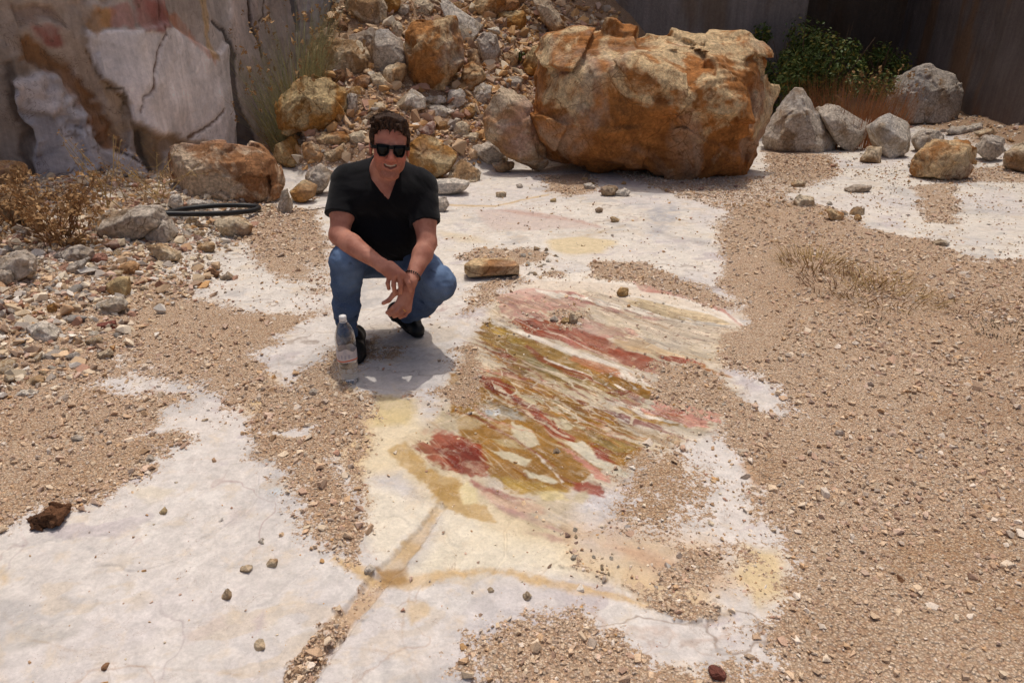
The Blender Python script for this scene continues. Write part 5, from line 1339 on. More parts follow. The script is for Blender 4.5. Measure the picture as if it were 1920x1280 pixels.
# right hand, folded over the left wrist
B.capsule(J['wrR'], Q(727, 505, 2.775), 0.029, 0.030, 0.012)
for (a, b, ra, rb) in (((724, 504, 2.775), (731, 519, 2.755), 0.0207, 0.0144), ((727, 502, 2.770), (739, 517, 2.745), 0.0220, 0.0149), ((731, 500, 2.772), (749, 514, 2.742), 0.0220, 0.0149), ((733, 500, 2.775), (757, 516, 2.748), 0.0220, 0.0144)):
    B.capsule(Q(*a), Q(*b), ra, rb, 0.012)
finger(B, [(730, 518, 2.755), (727, 531, 2.748), (729, 541, 2.755)], 0.0088)
finger(B, [(739, 516, 2.745), (738, 534, 2.735), (740, 548, 2.742)], 0.0098)
finger(B, [(749, 513, 2.742), (751, 533, 2.732), (751, 548, 2.738)], 0.0100)
finger(B, [(757, 516, 2.748), (766, 531, 2.735), (770, 545, 2.742)], 0.0096)
finger(B, [(733, 510, 2.79), (745, 524, 2.81), (757, 533, 2.815)], 0.0105)
# left hand, hanging from the wrist
B.capsule(J['wrL'], Q(764, 545, 2.785), 0.0285, 0.028, 0.012)
for (a, b, ra, rb) in (((758, 545, 2.78), (749, 565, 2.755), 0.0207, 0.0144), ((761, 546, 2.78), (755, 571, 2.752), 0.0220, 0.0147), ((764, 547, 2.785), (761, 577, 2.755), 0.0220, 0.0144), ((767, 547, 2.79), (766, 581, 2.765), 0.0207, 0.0136)):
    B.capsule(Q(*a), Q(*b), ra, rb, 0.012)
finger(B, [(749, 565, 2.755), (737, 577, 2.735), (726, 586, 2.745)], 0.0096)
finger(B, [(755, 571, 2.752), (743, 584, 2.730), (731, 590, 2.742)], 0.0098)
finger(B, [(761, 577, 2.755), (751, 588, 2.738), (739, 593, 2.750)], 0.0094)
finger(B, [(766, 581, 2.765), (759, 591, 2.752), (750, 595, 2.762)], 0.0084)
finger(B, [(753, 543, 2.775), (738, 552, 2.752), (729, 563, 2.745), (719, 568, 2.745)], 0.0110)
V, Qd = surface_nets(B.F, B.lo, B.h)
body_me = fast_mesh("body", V, Qd, SKIN)
L = (V - HC) @ HM
onhead = (np.abs(L) < 0.16).all(1)
fl = np.exp(-((np.abs(L[:, 0]) - 0.042) ** 2 + (L[:, 2] + 0.030) ** 2) / 0.0009) + np.exp(-(L[:, 0] ** 2 + (L[:, 2] + 0.035) ** 2) / 0.0003) + 0.5
lips = np.exp(-((np.abs(L[:, 2] + 0.067 - 2 * L[:, 0] ** 2 * 3)) / 0.014) ** 4) * (np.abs(L[:, 0]) < 0.034) * (L[:, 1] > 0.06)
stb = sstep(-0.030, -0.055, L[:, 2]) * sstep(0.0, 0.03, L[:, 1]) * sstep(-0.135, -0.115, L[:, 2]) * (1 - 0.8 * lips)
add_attr(body_me, "flush", np.where(onhead & (L[:, 1] > 0.0), np.clip(fl, 0, 1), 0.25)); add_attr(body_me, "stubble", np.where(onhead, stb, 0) * 0.8)
body = man_part("body", body_me)
del B

# teeth
T = Field(H(0, 0.05, -0.07) - 0.06, H(0, 0.05, -0.07) + 0.06, 0.0022)
T.chain([H(-0.034, 0.063, -0.0545), H(-0.016, 0.0815, -0.0615), H(0, 0.0855, -0.0635), H(0.016, 0.0815, -0.0615), H(0.034, 0.063, -0.0545)], [0.0025, 0.0040, 0.0046, 0.0040, 0.0025], 0.002)
man_part("teeth", T.mesh("teeth", TEETH))

# hair: cap over the skull cut back to the hairline, with swept locks
Fh = Field(HC - 0.19, HC + 0.19, 0.0028)
Fh.ellipsoid(H(0, -0.014, 0.046), (0.0850, 0.1015, 0.0900), HM, 0.0)
Fh.ellipsoid(H(0, 0.035, 0.102), (0.066, 0.045, 0.036), HM, 0.03)
for i in range(9):
    x_ = -0.05 + 0.0125 * i
    Fh.capsule(H(x_, 0.060, 0.112), H(x_ + 0.014, 0.074, 0.128 - 0.3 * abs(x_)), 0.016, 0.007, 0.008)
rs = np.random.RandomState(4)
for i in range(240):
    a = rs.uniform(-1, 1); f0 = rs.uniform(-0.07, 0.065)
    x0 = a * 0.07; u0 = 0.046 + 0.086 * math.sqrt(max(0.03, 1 - (x0 / 0.088) ** 2 - ((f0 + 0.014) / 0.108) ** 2))
    dx, df, du = rs.normal(0.010, 0.008), rs.normal(0.018, 0.008), rs.uniform(-0.006, 0.005) * (1 if f0 > 0 else 0.5)
    Fh.capsule(H(x0, f0, u0), H(x0 + dx, f0 + df, u0 + du), 0.0075, 0.003, 0.005)
Fh.ellipsoid(H(0, 0.115, -0.020), (0.0635, 0.078, 0.094), HM, 0.004, 's', 3.0)        # the face
for sx in (-1, 1):
    Fh.ellipsoid(H(sx * 0.092, 0.000, -0.030), (0.028, 0.026, 0.042), HM, 0.004, 's')  # round the ears
    Fh.capsule(H(sx * 0.072, 0.040, 0.045), H(sx * 0.0745, 0.026, 0.000), 0.010, 0.006, 0.006)
Fh.ellipsoid(H(0, 0.02, -0.135), (0.14, 0.13, 0.105), HM, 0.006, 's')
for (x0, x1, u1) in ((-0.02, -0.012, 0.073), (0.0, 0.008, 0.064), (0.012, 0.026, 0.078), (-0.035, -0.04, 0.080), (0.032, 0.044, 0.074)):
    Fh.capsule(H(x0, 0.078, 0.098), H(x1, 0.098, u1), 0.009, 0.0022, 0.006)
sl, X, Y, Z = Fh.win(HC - 1, HC + 1)
D = np.stack([X - HC[0], Y - HC[1], Z - HC[2]], -1) @ HM.astype(np.float32)
near = np.abs(Fh.F) < 0.012
dx, dy, dz = D[near].T
Fh.F[near] += 0.0032 * fbm(dx * 95 + dz * 25, dy * 30, dz * 40, oct=3, seed=91) + 0.0015 * vnoise(dx * 240, dy * 70, dz * 90, seed=95)
hair_o = man_part("hair", Fh.mesh("hair", HAIR))
vs, fs = [], []
for i in range(420):
    x0, f0 = rs.uniform(-0.078, 0.078), rs.uniform(-0.09, 0.072)
    u0 = 0.044 + 0.090 * math.sqrt(max(0.02, 1 - (x0 / 0.086) ** 2 - ((f0 + 0.014) / 0.104) ** 2))
    a_ = np.array([x0, f0, u0]); d_ = np.array([rs.normal(0.012, 0.010), rs.normal(0.018, 0.010), rs.uniform(0.002, 0.018)])
    tube(vs, fs, [H(*a_), H(*(a_ + d_ * 0.6 + [0, 0, 0.004])), H(*(a_ + d_ * 1.2 + [0, 0.004, -0.004]))], [0.0013, 0.0010, 0.0005], 4)
lh = mesh_obj("loose_hair", vs, fs, HAIR); lh.data.transform(MINV); lh.parent = hair_o; lh["kind"] = "stuff"

# sunglasses
gl = empty("sunglasses", (0, 0, 0), None, None); gl.parent = man
def loft(name, outline, f_in, f_out, mat, curve=0.0, parent=None, smooth=False):
    n = len(outline)
    vs = [H(x, f_in - curve * x * x, u) for x, u in outline] + [H(x, f_out - curve * x * x, u) for x, u in outline]
    fs = [tuple(range(n))[::-1], tuple(range(n, 2 * n))] + [(i, (i + 1) % n, n + (i + 1) % n, n + i) for i in range(n)]
    o = mesh_obj(name, vs, fs, mat, smooth=smooth); o.data.transform(MINV); o.parent = parent
    bm = bmesh.new(); bm.from_mesh(o.data); bmesh.ops.recalc_face_normals(bm, faces=bm.faces); bmesh.ops.triangulate(bm, faces=[f for f in bm.faces if len(f.verts) > 4]); bm.to_mesh(o.data); bm.free()
    return o
def rr(x0, x1, u0, u1, sgn, grow=0.0):
    pts = [(x0 - grow, u1 + grow), (x1 + grow, u1 + grow + 0.002), (x1 + grow + 0.001, u1 - 0.008), (x1 + grow - 0.004, u0 + 0.010), (x1 - 0.010, u0 - grow), (x0 + 0.014, u0 - grow), (x0 + 0.003 - grow, u0 + 0.012), (x0 - grow, u1 - 0.010)]
    return [(sgn * x, u) for x, u in pts]
frame_bm = []
for sgn in (-1, 1):
    lens = rr(0.0095, 0.0565, -0.0215, 0.0185, sgn)
    outer = rr(0.0095, 0.0565, -0.0225, 0.0190, sgn, 0.0034)
    n = len(lens); cv = 3.4
    vs = [H(x, fz - cv * x * x, u) for fz in (0.1085, 0.1130) for x, u in outer] + [H(x, fz - cv * x * x, u) for fz in (0.1085, 0.1130) for x, u in lens]
    fs = []
    for i in range(n):
        j = (i + 1) % n
        fs += [(i, j, n + j, n + i), (2 * n + i, 3 * n + i, 3 * n + j, 2 * n + j), (n + i, n + j, 3 * n + j, 3 * n + i), (i, 2 * n + i, 2 * n + j, j)]
    frame_bm.append((vs, fs))
    loft("lens", rr(0.0095, 0.0565, -0.0215, 0.0185, sgn, 0.0005), 0.1100, 0.1124, LENS, cv, gl, True)
vs, fs = [], []
for v_, f_ in frame_bm:
    k = len(vs); vs += v_; fs += [tuple(i + k for i in f) for f in f_]
def boxpts(pts8):
    global vs, fs
    k = len(vs); vs += pts8
    fs += [tuple(i + k for i in f) for f in ((0, 1, 2, 3), (7, 6, 5, 4), (0, 4, 5, 1), (1, 5, 6, 2), (2, 6, 7, 3), (3, 7, 4, 0))]
boxpts([H(-0.009, 0.1090, 0.006), H(0.009, 0.1090, 0.006), H(0.009, 0.1090, 0.021), H(-0.009, 0.1090, 0.021), H(-0.009, 0.1145, 0.006), H(0.009, 0.1145, 0.006), H(0.009, 0.1145, 0.021), H(-0.009, 0.1145, 0.021)])
fr = mesh_obj("frame", vs, fs, GLASSF, smooth=False); fr.data.transform(MINV); fr.parent = gl
bm = bmesh.new(); bm.from_mesh(fr.data); bmesh.ops.recalc_face_normals(bm, faces=bm.faces); bm.to_mesh(fr.data); bm.free()
for sgn in (-1, 1):
    vs, fs = [], []
    a = [(0.0600, 0.0995), (0.0740, 0.0880), (0.0780, 0.0000), (0.0770, -0.010)]
    for (x0, f0), (x1, f1), h0, h1 in zip(a[:-1], a[1:], (0.0075, 0.007, 0.006), (0.007, 0.006, 0.005)):
        boxpts([H(sgn * x0, f0, 0.010 - h0), H(sgn * x1, f1, 0.010 - h1), H(sgn * x1, f1, 0.010 + h1), H(sgn * x0, f0, 0.010 + h0),
                H(sgn * (x0 + 0.004), f0, 0.010 - h0), H(sgn * (x1 + 0.004), f1, 0.010 - h1), H(sgn * (x1 + 0.004), f1, 0.010 + h1), H(sgn * (x0 + 0.004), f0, 0.010 + h0)])
    o = mesh_obj("temple", vs, fs, GLASSF, smooth=False); o.data.transform(MINV); o.parent = gl
    bm = bmesh.new(); bm.from_mesh(o.data); bmesh.ops.recalc_face_normals(bm, faces=bm.faces); bm.to_mesh(o.data); bm.free()

# T-shirt
S = Field((-1.0, 2.85, 0.40), (-0.24, 3.52, 1.02), 0.0036)
torso(S, 0.0)
for sd, (hu, hv, hy) in (('R', (639, 405, 3.035)), ('L', (798, 419, 3.045))):
    sh = J['sh' + sd]; hem = Q(hu, hv, hy); d = hem - sh; d /= np.linalg.norm(d)
    S2 = Field(S.lo, S.lo + S.h * (S.n - 1.5), S.h)
    S2.capsule(sh, hem + d * 0.05, 0.073, 0.0695, 0.0)
    sl, X, Y, Z = S2.win(S2.lo, S2.lo + 9)
    S2.F = np.maximum(S2.F, ((X - hem[0]) * d[0] + (Y - hem[1]) * d[1] + (Z - hem[2]) * d[2]))
    S.put(tuple(slice(0, None) for _ in range(3)), S2.F, 0.022)
sl, X, Y, Z = S.win(S.lo, S.lo + 9)
zz = S.F
# wrinkles: drag folds from the armpits, soft rolls over the belly
cx = X + 0.63
fold = 0.0065 * fbm((X * 0.5 + Z * 0.9 + np.sign(cx) * X * 0.7) * 20, Y * 5, (Z - np.abs(cx) * 0.8) * 9, oct=3, seed=101)
roll = 0.005 * np.sin((Z * 60 + 5 * np.abs(cx) * 6 + 3 * vnoise(X * 8, Y * 8, Z * 8, seed=103))) * sstep(0.68, 0.52, Z)
zz += (fold + roll).astype(np.float32)
zz[:] = np.maximum(zz, (0.455 + 0.05 * (Y - 3.1) - Z + 0.006 * np.sin(X * 40)))        # bottom hem
# neck hole and V
nk0, nk1 = HC + HM @ np.array([0, -0.030, -0.030]), J['neck'] + np.array([0, 0.022, -0.006])
S.capsule(nk0, nk1, 0.062, 0.071, 0.004, 's')
dep = (Y * CP - (Z - CAM_H) * SP); uu = 960 + FPX * X / dep; vv = 640 - FPX * (Y * SP + (Z - CAM_H) * CP) / dep
tri = poly_sd(uu, vv, np.array([(702, 300), (754, 300), (749, 320), (729, 374), (722, 366), (704, 330)])) * 0.0023
zz[:] = np.maximum(zz, np.where(Y < 3.15, tri, -1).astype(np.float32))
V, Qd = surface_nets(S.F, S.lo, S.h)
man_part("t_shirt", fast_mesh("t_shirt", V, Qd, SHIRT))
del S

# jeans
Jn = Field((-1.0, 2.76, 0.0), (-0.16, 3.52, 0.66), 0.0045)
def jw(seed, amp, fr=1.0):
    return lambda X, Y, Z: (amp * fbm(X * 14 * fr, Y * 14 * fr, Z * 26 * fr, oct=3, seed=seed)).astype(np.float32)
Jn.capsule(J['hipR'] + np.array([0, 0.03, 0]), J['hipL'] + np.array([0, 0.03, 0]), 0.125, 0.125, 0.03)
Jn.capsule(Q(690, 470, 3.22), Q(748, 474, 3.22), 0.118, 0.118, 0.04)
Jn.capsule(J['hipR'], J['knR'], 0.100, 0.077, 0.04, warp=jw(111, 0.013))
Jn.capsule(J['knR'], Q(650, 570, 2.97), 0.077, 0.062, 0.02, warp=jw(112, 0.013))
Jn.capsule(Q(650, 570, 2.97), Q(650, 622, 3.02), 0.062, 0.047, 0.02, warp=jw(113, 0.018, 1.3))
Jn.capsule(Q(650, 618, 3.02), Q(652, 636, 3.04), 0.047, 0.056, 0.012, warp=jw(114, 0.008, 1.3))
Jn.capsule(J['hipL'], J['knL'], 0.108, 0.080, 0.04, warp=jw(115, 0.012))
Jn.capsule(J['knL'], Q(790, 566, 3.11), 0.078, 0.074, 0.02, warp=jw(116, 0.013))
Jn.capsule(Q(790, 566, 3.11), J['anL'], 0.074, 0.055, 0.02, warp=jw(117, 0.016, 1.3))
Jn.capsule(J['anL'], J['anL'] + (J['anL'] - Q(790, 566, 3.11)) * 0.05, 0.052, 0.054, 0.012, warp=jw(118, 0.006, 1.3))
# fold creases behind the knee and at the groin
for a, b, r in (((700, 500, 3.02), (660, 520, 2.93), .008), ((690, 520, 3.02), (655, 540, 2.91), .006), ((770, 560, 3.0), (850, 575, 3.0), .010), ((740, 490, 3.05), (800, 520, 2.92), .006), ((625, 600, 2.95), (680, 590, 2.95), .007), ((625, 622, 2.96), (680, 614, 2.96), .006), ((612, 470, 3.02), (640, 455, 3.0), .006)):
    Jn.capsule(Q(*a), Q(*b), r, r * 0.7, 0.012, 's')
V, Qd = surface_nets(Jn.F, Jn.lo, Jn.h)
me = fast_mesh("jeans", V, Qd, DENIM)
fade = np.zeros(len(V))
for (u, v, y_), r in (((648, 470, 2.88), .10), ((838, 505, 2.93), .14), ((820, 525, 2.90), .12), ((660, 520, 2.9), .06), ((800, 500, 3.0), .10)):
    fade = np.maximum(fade, np.exp(-((V - Q(u, v, y_)) ** 2).sum(1) / (r * r)))
fade = np.clip(fade * (0.75 + 0.5 * fbm(V[:, 0] * 30, V[:, 1] * 30, V[:, 2] * 30, oct=3, seed=120)), 0, 1) * 0.8
seam = np.zeros(len(V))
def seamline(pts):
    for a, b in zip(pts[:-1], pts[1:]):
        a, b = Q(*a), Q(*b); e = b - a
        t_ = np.clip(((V - a) @ e) / (e @ e), 0, 1); d = np.linalg.norm(V - a - t_[:, None] * e, axis=1)
        np.maximum(seam, sstep(0.008, 0.003, d), out=seam)
seamline([(690, 470, 3.1), (672, 520, 2.98), (668, 600, 2.95), (664, 640, 2.98)]); seamline([(770, 478, 3.1), (800, 500, 2.96), (830, 520, 2.90)]); seamline([(840, 470, 3.05), (856, 530, 2.95), (820, 570, 3.03), (790, 590, 3.1)]); seamline([(620, 470, 3.0), (630, 500, 2.90), (664, 492, 2.86)])
for _p, _q in (((624, 636, 2.98), (684, 632, 2.98)), ((728, 594, 3.18), (790, 606, 3.18))): seamline([_p, _q])
add_attr(me, "fade", fade); add_attr(me, "seam", seam)
man_part("jeans", me)

# shoes
def shoe(heel, ball, toe, cuff, cut=True):
    heel, ball, toe, cuff = map(np.array, (heel, ball, toe, cuff))
    F = Field(np.min([heel, ball, toe, cuff], 0) - 0.09, np.max([heel, ball, toe, cuff], 0) + 0.09, 0.004)
    upv = np.array([0, 0, 1.0])
    F.capsule(heel + upv * 0.045, ball + upv * 0.040, 0.042, 0.046, 0.02)
    F.capsule(ball + upv * 0.043, toe + upv * 0.034, 0.047, 0.038, 0.02)
    F.capsule(heel + upv * 0.06, cuff, 0.042, 0.046, 0.03)
    F.capsule((heel + ball) / 2 + upv * 0.075, cuff, 0.036, 0.042, 0.03)
    G_ = Field(F.lo, F.lo + F.h * (F.n - 1), 0.004)
    side = np.cross(ball - heel, upv); side /= np.linalg.norm(side)
    for w_ in (-0.012, 0.012):
        G_.capsule(heel + upv * 0.014 + side * w_ * .7, ball + upv * 0.013 + side * w_, 0.034, 0.040, 0.004, sq=((0, 0, 1), 0.36))
        G_.capsule(ball + upv * 0.013 + side * w_, toe + upv * 0.013 + side * w_ * .5, 0.040, 0.034, 0.004, sq=((0, 0, 1), 0.36))
    for k in range(9):
        p = heel + (ball - heel) * (k / 8 * 1.25 - 0.1)
        G_.capsule(p - side * 0.07 - upv * 0.001, p + side * 0.07 - upv * 0.001, 0.005, 0.005, 0.001, 's')
    h_ = man_part("shoe", F.mesh("shoe", LEATHER))
    man_part("sole", G_.mesh("sole", SOLE), h_)
    # laces
    vs2, fs2 = [], []
    for k in range(4):
        p = heel + (ball - heel) * (0.62 + 0.13 * k) + upv * (0.108 - 0.010 * k)
        tube(vs2, fs2, [p - side * 0.026 - upv * 0.012, p + upv * 0.003, p + side * 0.026 - upv * 0.012], 0.0035)
    lc = mesh_obj("lace", vs2, fs2, SOLE); lc.data.transform(MINV); lc.parent = h_
def gz(p, dz=0.0): return (p[0], p[1], float(hgt(p[0], p[1])) + dz)
tR = P(664, 691); bR = P(668, 676)
shoe(gz((tR[0] - 0.035, tR[1] + 0.245)), gz((tR[0] - 0.008, tR[1] + 0.085)), gz((tR[0] + 0.002, tR[1] + 0.035)), J['anR'] + np.array([0, 0.01, 0.03]))
tL = P(781, 638)
shoe(Q(745, 601, 3.26), gz((tL[0] - 0.035, tL[1] + 0.095), 0.004), gz((tL[0] + 0.002, tL[1] + 0.035), 0.002), J['anL'] + np.array([0.005, 0.03, 0.02]))

# bracelet and ring
w0 = J['wrL'] * 0.86 + J['elL'] * 0.14
ax = J['elL'] - J['wrL']; ax /= np.linalg.norm(ax); a1 = np.cross(ax, [0, 0, 1.0]); a1 /= np.linalg.norm(a1); a2 = np.cross(ax, a1)
bm = bmesh.new()
for k in range(22):
    an = 2 * math.pi * k / 22; p = w0 + 0.0345 * (a1 * math.cos(an) + a2 * math.sin(an))
    bmesh.ops.create_icosphere(bm, subdivisions=1, radius=0.0046, matrix=Matrix.Translation(p))
me = bpy.data.meshes.new("bracelet"); bm.to_mesh(me); bm.free(); me.materials.append(BEAD); me.shade_smooth(); man_part("bracelet", me)
p0, p1 = Q(761, 577, 2.755), Q(751, 588, 2.738); dirn = (p1 - p0) / np.linalg.norm(p1 - p0); c0 = p0 * 0.6 + p1 * 0.4
a1 = np.cross(dirn, [0, 0, 1.0]); a1 /= np.linalg.norm(a1); a2 = np.cross(dirn, a1)
vs, fs = [], []
tube(vs, fs, [c0 + 0.0098 * (a1 * math.cos(x) + a2 * math.sin(x)) for x in np.linspace(0, 2 * math.pi, 20)], 0.0018)
me = mesh_obj("ring", vs, fs, GOLD).data; bpy.data.objects.remove(bpy.data.objects["ring"]); man_part("ring", me)
# ---------------------------------------------------------------- loose stones and gravel
def stone_template(i, cells=15):
    rs = np.random.RandomState(300 + i)
    n = rs.randint(9, 14)
    p = rs.normal(0, 1, (n, 3)); p /= np.linalg.norm(p, axis=1)[:, None]
    p *= rs.uniform(0.75, 1.1, (n, 1)); p *= np.array([0.5, rs.uniform(0.32, 0.46), rs.uniform(0.2, 0.36)])
    F = rock_field(p, cells, 0.035, 300 + i, round_=0.012, chips=3)
    V, Qd = surface_nets(F.F, F.lo, F.h)
    V[:, 2] -= V[:, 2].min() + 0.06
    return V, Qd
TEMPL = [stone_template(i) for i in range(12)]
TMESH = {}
def stone_mesh(i, mat):
    if (i, mat) not in TMESH:
        TMESH[(i, mat)] = fast_mesh("stone", TEMPL[i][0], TEMPL[i][1], SM[mat])
    return TMESH[(i, mat)]
SM = {k: rock_mat("stone_" + k, *a, fine=4.0) for k, a in dict(
    amber=(s(196, 146, 86), s(210, 180, 138), s(176, 160, 140), 0.52, 0.3), tan=(s(190, 156, 116), s(214, 194, 164), s(176, 166, 156), 0.5, 0.5),
    pale=(s(206, 186, 158), s(222, 210, 192), s(178, 174, 170), 0.45, 0.5), grey=(s(172, 156, 136), s(190, 180, 168), s(156, 154, 154), 0.45, 0.8),
    mauve=(s(170, 126, 108), s(196, 170, 152), s(160, 140, 134), 0.5, 0.5)).items()}
MW = {'amber': 'rusty yellow', 'tan': 'tan', 'pale': 'cream', 'grey': 'grey', 'mauve': 'mauve brown'}
rsS = np.random.RandomState(11)
occupied = [(o.location.x, o.location.y, 0.45 * w) for o, w, h_, y_ in ROCKS if o.name.split('.')[0] != "boulder"]
man_xy = np.array([(-0.72, 2.95), (-0.5, 3.2)])
def free(x, y, r):
    for a, b, c in occupied:
        if (x - a) ** 2 + (y - b) ** 2 < (c + r * 0.4) ** 2: return False
    return np.hypot(man_xy[:, 0] - x, man_xy[:, 1] - y).min() > 0.16
def put_stone(x, y, size, mat, label, group, sink=0.0, zrot=None):
    i = rsS.randint(len(TEMPL))
    o = bpy.data.objects.new("stone", stone_mesh(i, mat)); COL.objects.link(o)
    k = rsS.uniform(0.85, 1.2, 3) * size
    z = float(hgt(x, y))
    o.location = (x, y, z - sink * size); o.scale = tuple(k)
    sl_ = (float(hgt(x, y + 0.1)) - z) / 0.1
    o.rotation_euler = (math.atan(sl_) * 0.7 + rsS.normal(0, 0.2), rsS.normal(0, 0.2), rsS.uniform(0, 6.28))
    occupied.append((x, y, size * 0.42))
    tag(o, label, "stone", group)
    return o
def scatter(zone_px, n, smin, smax, mats, where, group, power=2.0):
    """loose stones of one traced zone"""
    z = np.array(zone_px, float); k = 0; tries = 0
    while k < n and tries < n * 60:
        tries += 1
        u, v = rsS.uniform(z[:, 0].min(), z[:, 0].max()), rsS.uniform(z[:, 1].min(), z[:, 1].max())
        if poly_sd(np.array([u]), np.array([v]), z)[0] < 0: continue
        p = P(u, v); sz = smin + (smax - smin) * rsS.uniform() ** power
        if not free(p[0], p[1], sz): continue
        m = mats[rsS.randint(len(mats))]
        put_stone(p[0], p[1], sz, m, MW[m] + " " + where, group); k += 1
scatter([(520, 250), (600, 160), (660, 60), (760, 10), (980, 10), (1000, 60), (980, 160), (920, 180), (880, 270), (770, 250), (660, 300), (560, 330)], 112, 0.16, 0.58,
        ['amber', 'tan', 'tan', 'pale', 'mauve', 'amber'], "loose stone among the smaller rubble on the heap behind the man", "loose stones on the rubble heap", 1.3)
scatter([(-10, 440), (160, 440), (330, 450), (470, 440), (420, 470), (340, 500), (260, 560), (220, 640), (140, 680), (-10, 760)], 92, 0.05, 0.19,
        ['grey', 'tan', 'pale', 'mauve', 'grey', 'tan'], "loose stone in the left rubble below the dry brown shrub", "loose stones in the left rubble")
scatter([(290, 385), (380, 405), (480, 410), (470, 440), (330, 450)], 16, 0.06, 0.15, ['tan', 'pale', 'mauve'], "stone in the rubble just below the black hose", "loose stones below the hose")
scatter([(1340, 372), (1430, 372), (1540, 378), (1600, 405), (1660, 430), (1560, 415), (1440, 395), (1370, 395)], 24, 0.04, 0.11, ['amber', 'tan', 'pale'], "stone on the gravel rim below the huge boulder's right end", "loose stones on the gravel rim")
scatter([(1030, 318), (1150, 330), (1300, 345), (1420, 345), (1380, 362), (1240, 360), (1100, 362), (1040, 350)], 20, 0.04, 0.12, ['tan', 'mauve', 'amber'], "stone at the shaded foot of the huge boulder", "loose stones under the huge boulder")
scatter([(1690, 290), (1900, 290), (1930, 330), (1880, 340), (1840, 320), (1700, 345)], 16, 0.05, 0.14, ['tan', 'grey', 'amber'], "stone around the orange rock by the dark wall", "loose stones in the right corner")
scatter([(895, 460), (990, 455), (1040, 480), (1080, 510), (990, 525), (985, 490), (890, 480)], 26, 0.03, 0.07, ['tan', 'pale', 'grey', 'tan'], "pebble piled behind the brick shaped orange stone", "pebbles behind the brick shaped stone")
scatter([(1225, 680), (1320, 695), (1400, 765), (1330, 770), (1235, 750)], 18, 0.018, 0.045, ['tan', 'pale', 'amber'], "pebble in the gravel wedge right of the red stripes", "pebbles right of the red stripes")
scatter([(1060, 985), (1110, 1030), (1250, 1110), (1340, 1150), (1180, 1110), (1070, 1050)], 18, 0.014, 0.035, ['tan', 'mauve', 'pale'], "pebble in the gravel streak below the mauve stripes", "pebbles below the mauve stripes")

hulls = []
for i in range(14):
    rs = np.random.RandomState(600 + i)
    p = rs.normal(0, 1, (9, 3)); p /= np.linalg.norm(p, axis=1)[:, None]; p *= rs.uniform(0.7, 1.1, (9, 1))
    p *= np.array([0.5, rs.uniform(0.32, 0.48), rs.uniform(0.20, 0.38)])
    bm = bmesh.new(); [bm.verts.new(tuple(q)) for q in p]
    bmesh.ops.convex_hull(bm, input=bm.verts); bmesh.ops.recalc_face_normals(bm, faces=bm.faces); bm.verts.index_update()
    loose = [v for v in bm.verts if not v.link_faces]; bmesh.ops.delete(bm, geom=loose, context='VERTS'); bm.verts.index_update()
    hulls.append((np.array([v.co[:] for v in bm.verts]), np.array([[v.index for v in f.verts] for f in bm.faces])))
    bm.free()
GPAL = np.array([s3(*c) for c in ((214, 190, 158), (224, 208, 184), (202, 172, 138), (190, 154, 120), (210, 180, 146), (220, 202, 174), (178, 138, 116), (172, 160, 148), (230, 220, 206), (206, 176, 156), (196, 154, 106), (168, 142, 120))])
def gravel(name, x, y, size, seed, pal_w=None, dust=0.0):
    rs = np.random.RandomState(seed); n = len(x)
    pick = rs.randint(len(hulls), size=n); z = hgt(x, y) + 0.010 * np.minimum(grid_lookup(G, x, y), 1)
    pi = rs.choice(len(GPAL), n, p=pal_w); colr = (GPAL * (1 - dust) + s3(214, 188, 162) * dust)[pi] * rs.uniform(0.8, 1.12, (n, 1))
    VV, FF, CC = [], [], []; off = 0
    for k, (hv, hf) in enumerate(hulls):
        m = np.where(pick == k)[0]
        if not len(m): continue
        a, tx, ty = rs.uniform(0, 6.28, len(m)), rs.normal(0, 0.35, len(m)), rs.normal(0, 0.35, len(m))
        p = hv[None] * (size[m][:, None, None] * rs.uniform(0.8, 1.25, (len(m), 1, 3)))
        c_, s_ = np.cos(tx)[:, None], np.sin(tx)[:, None]; p = np.stack([p[..., 0], p[..., 1] * c_ - p[..., 2] * s_, p[..., 1] * s_ + p[..., 2] * c_], -1)
        c_, s_ = np.cos(ty)[:, None], np.sin(ty)[:, None]; p = np.stack([p[..., 0] * c_ + p[..., 2] * s_, p[..., 1], -p[..., 0] * s_ + p[..., 2] * c_], -1)
        c_, s_ = np.cos(a)[:, None], np.sin(a)[:, None]; p = np.stack([p[..., 0] * c_ - p[..., 1] * s_, p[..., 0] * s_ + p[..., 1] * c_, p[..., 2]], -1)
        p += np.stack([x[m], y[m], z[m] + size[m] * rs.uniform(0.02, 0.2, len(m))], -1)[:, None]
        VV.append(p.reshape(-1, 3)); nv = len(hv)
        FF.append((hf[None] + (off + np.arange(len(m)) * nv)[:, None, None]).reshape(-1, 3)); off += nv * len(m)
        CC.append(np.repeat(colr[m], len(hf), axis=0))
    me = fast_mesh(name, np.concatenate(VV), np.concatenate(FF), GRAVEL, smooth=False, k=3)
    add_attr(me, "stone_colour", np.concatenate(CC), 'FACE')
    o = link_obj(name, me); tag(o, kind="stuff"); return o
t = NT("gravel"); pos = t.node("ShaderNodeNewGeometry").outputs["Position"]
gn_ = t.noise(pos, 260, 3, 0.6)
cc = t.node("ShaderNodeCombineColor"); v_ = t.rng(gn_, 0.3, 0.7, 0.8, 1.12); [t.set(cc.inputs[i], v_) for i in range(3)]
GRAVEL = t.fin(t.mix(1.0, t.attr("stone_colour"), cc.outputs[0], 'MULTIPLY'), 0.92, t.bump(gn_, 0.4, 0.003), 0.2)

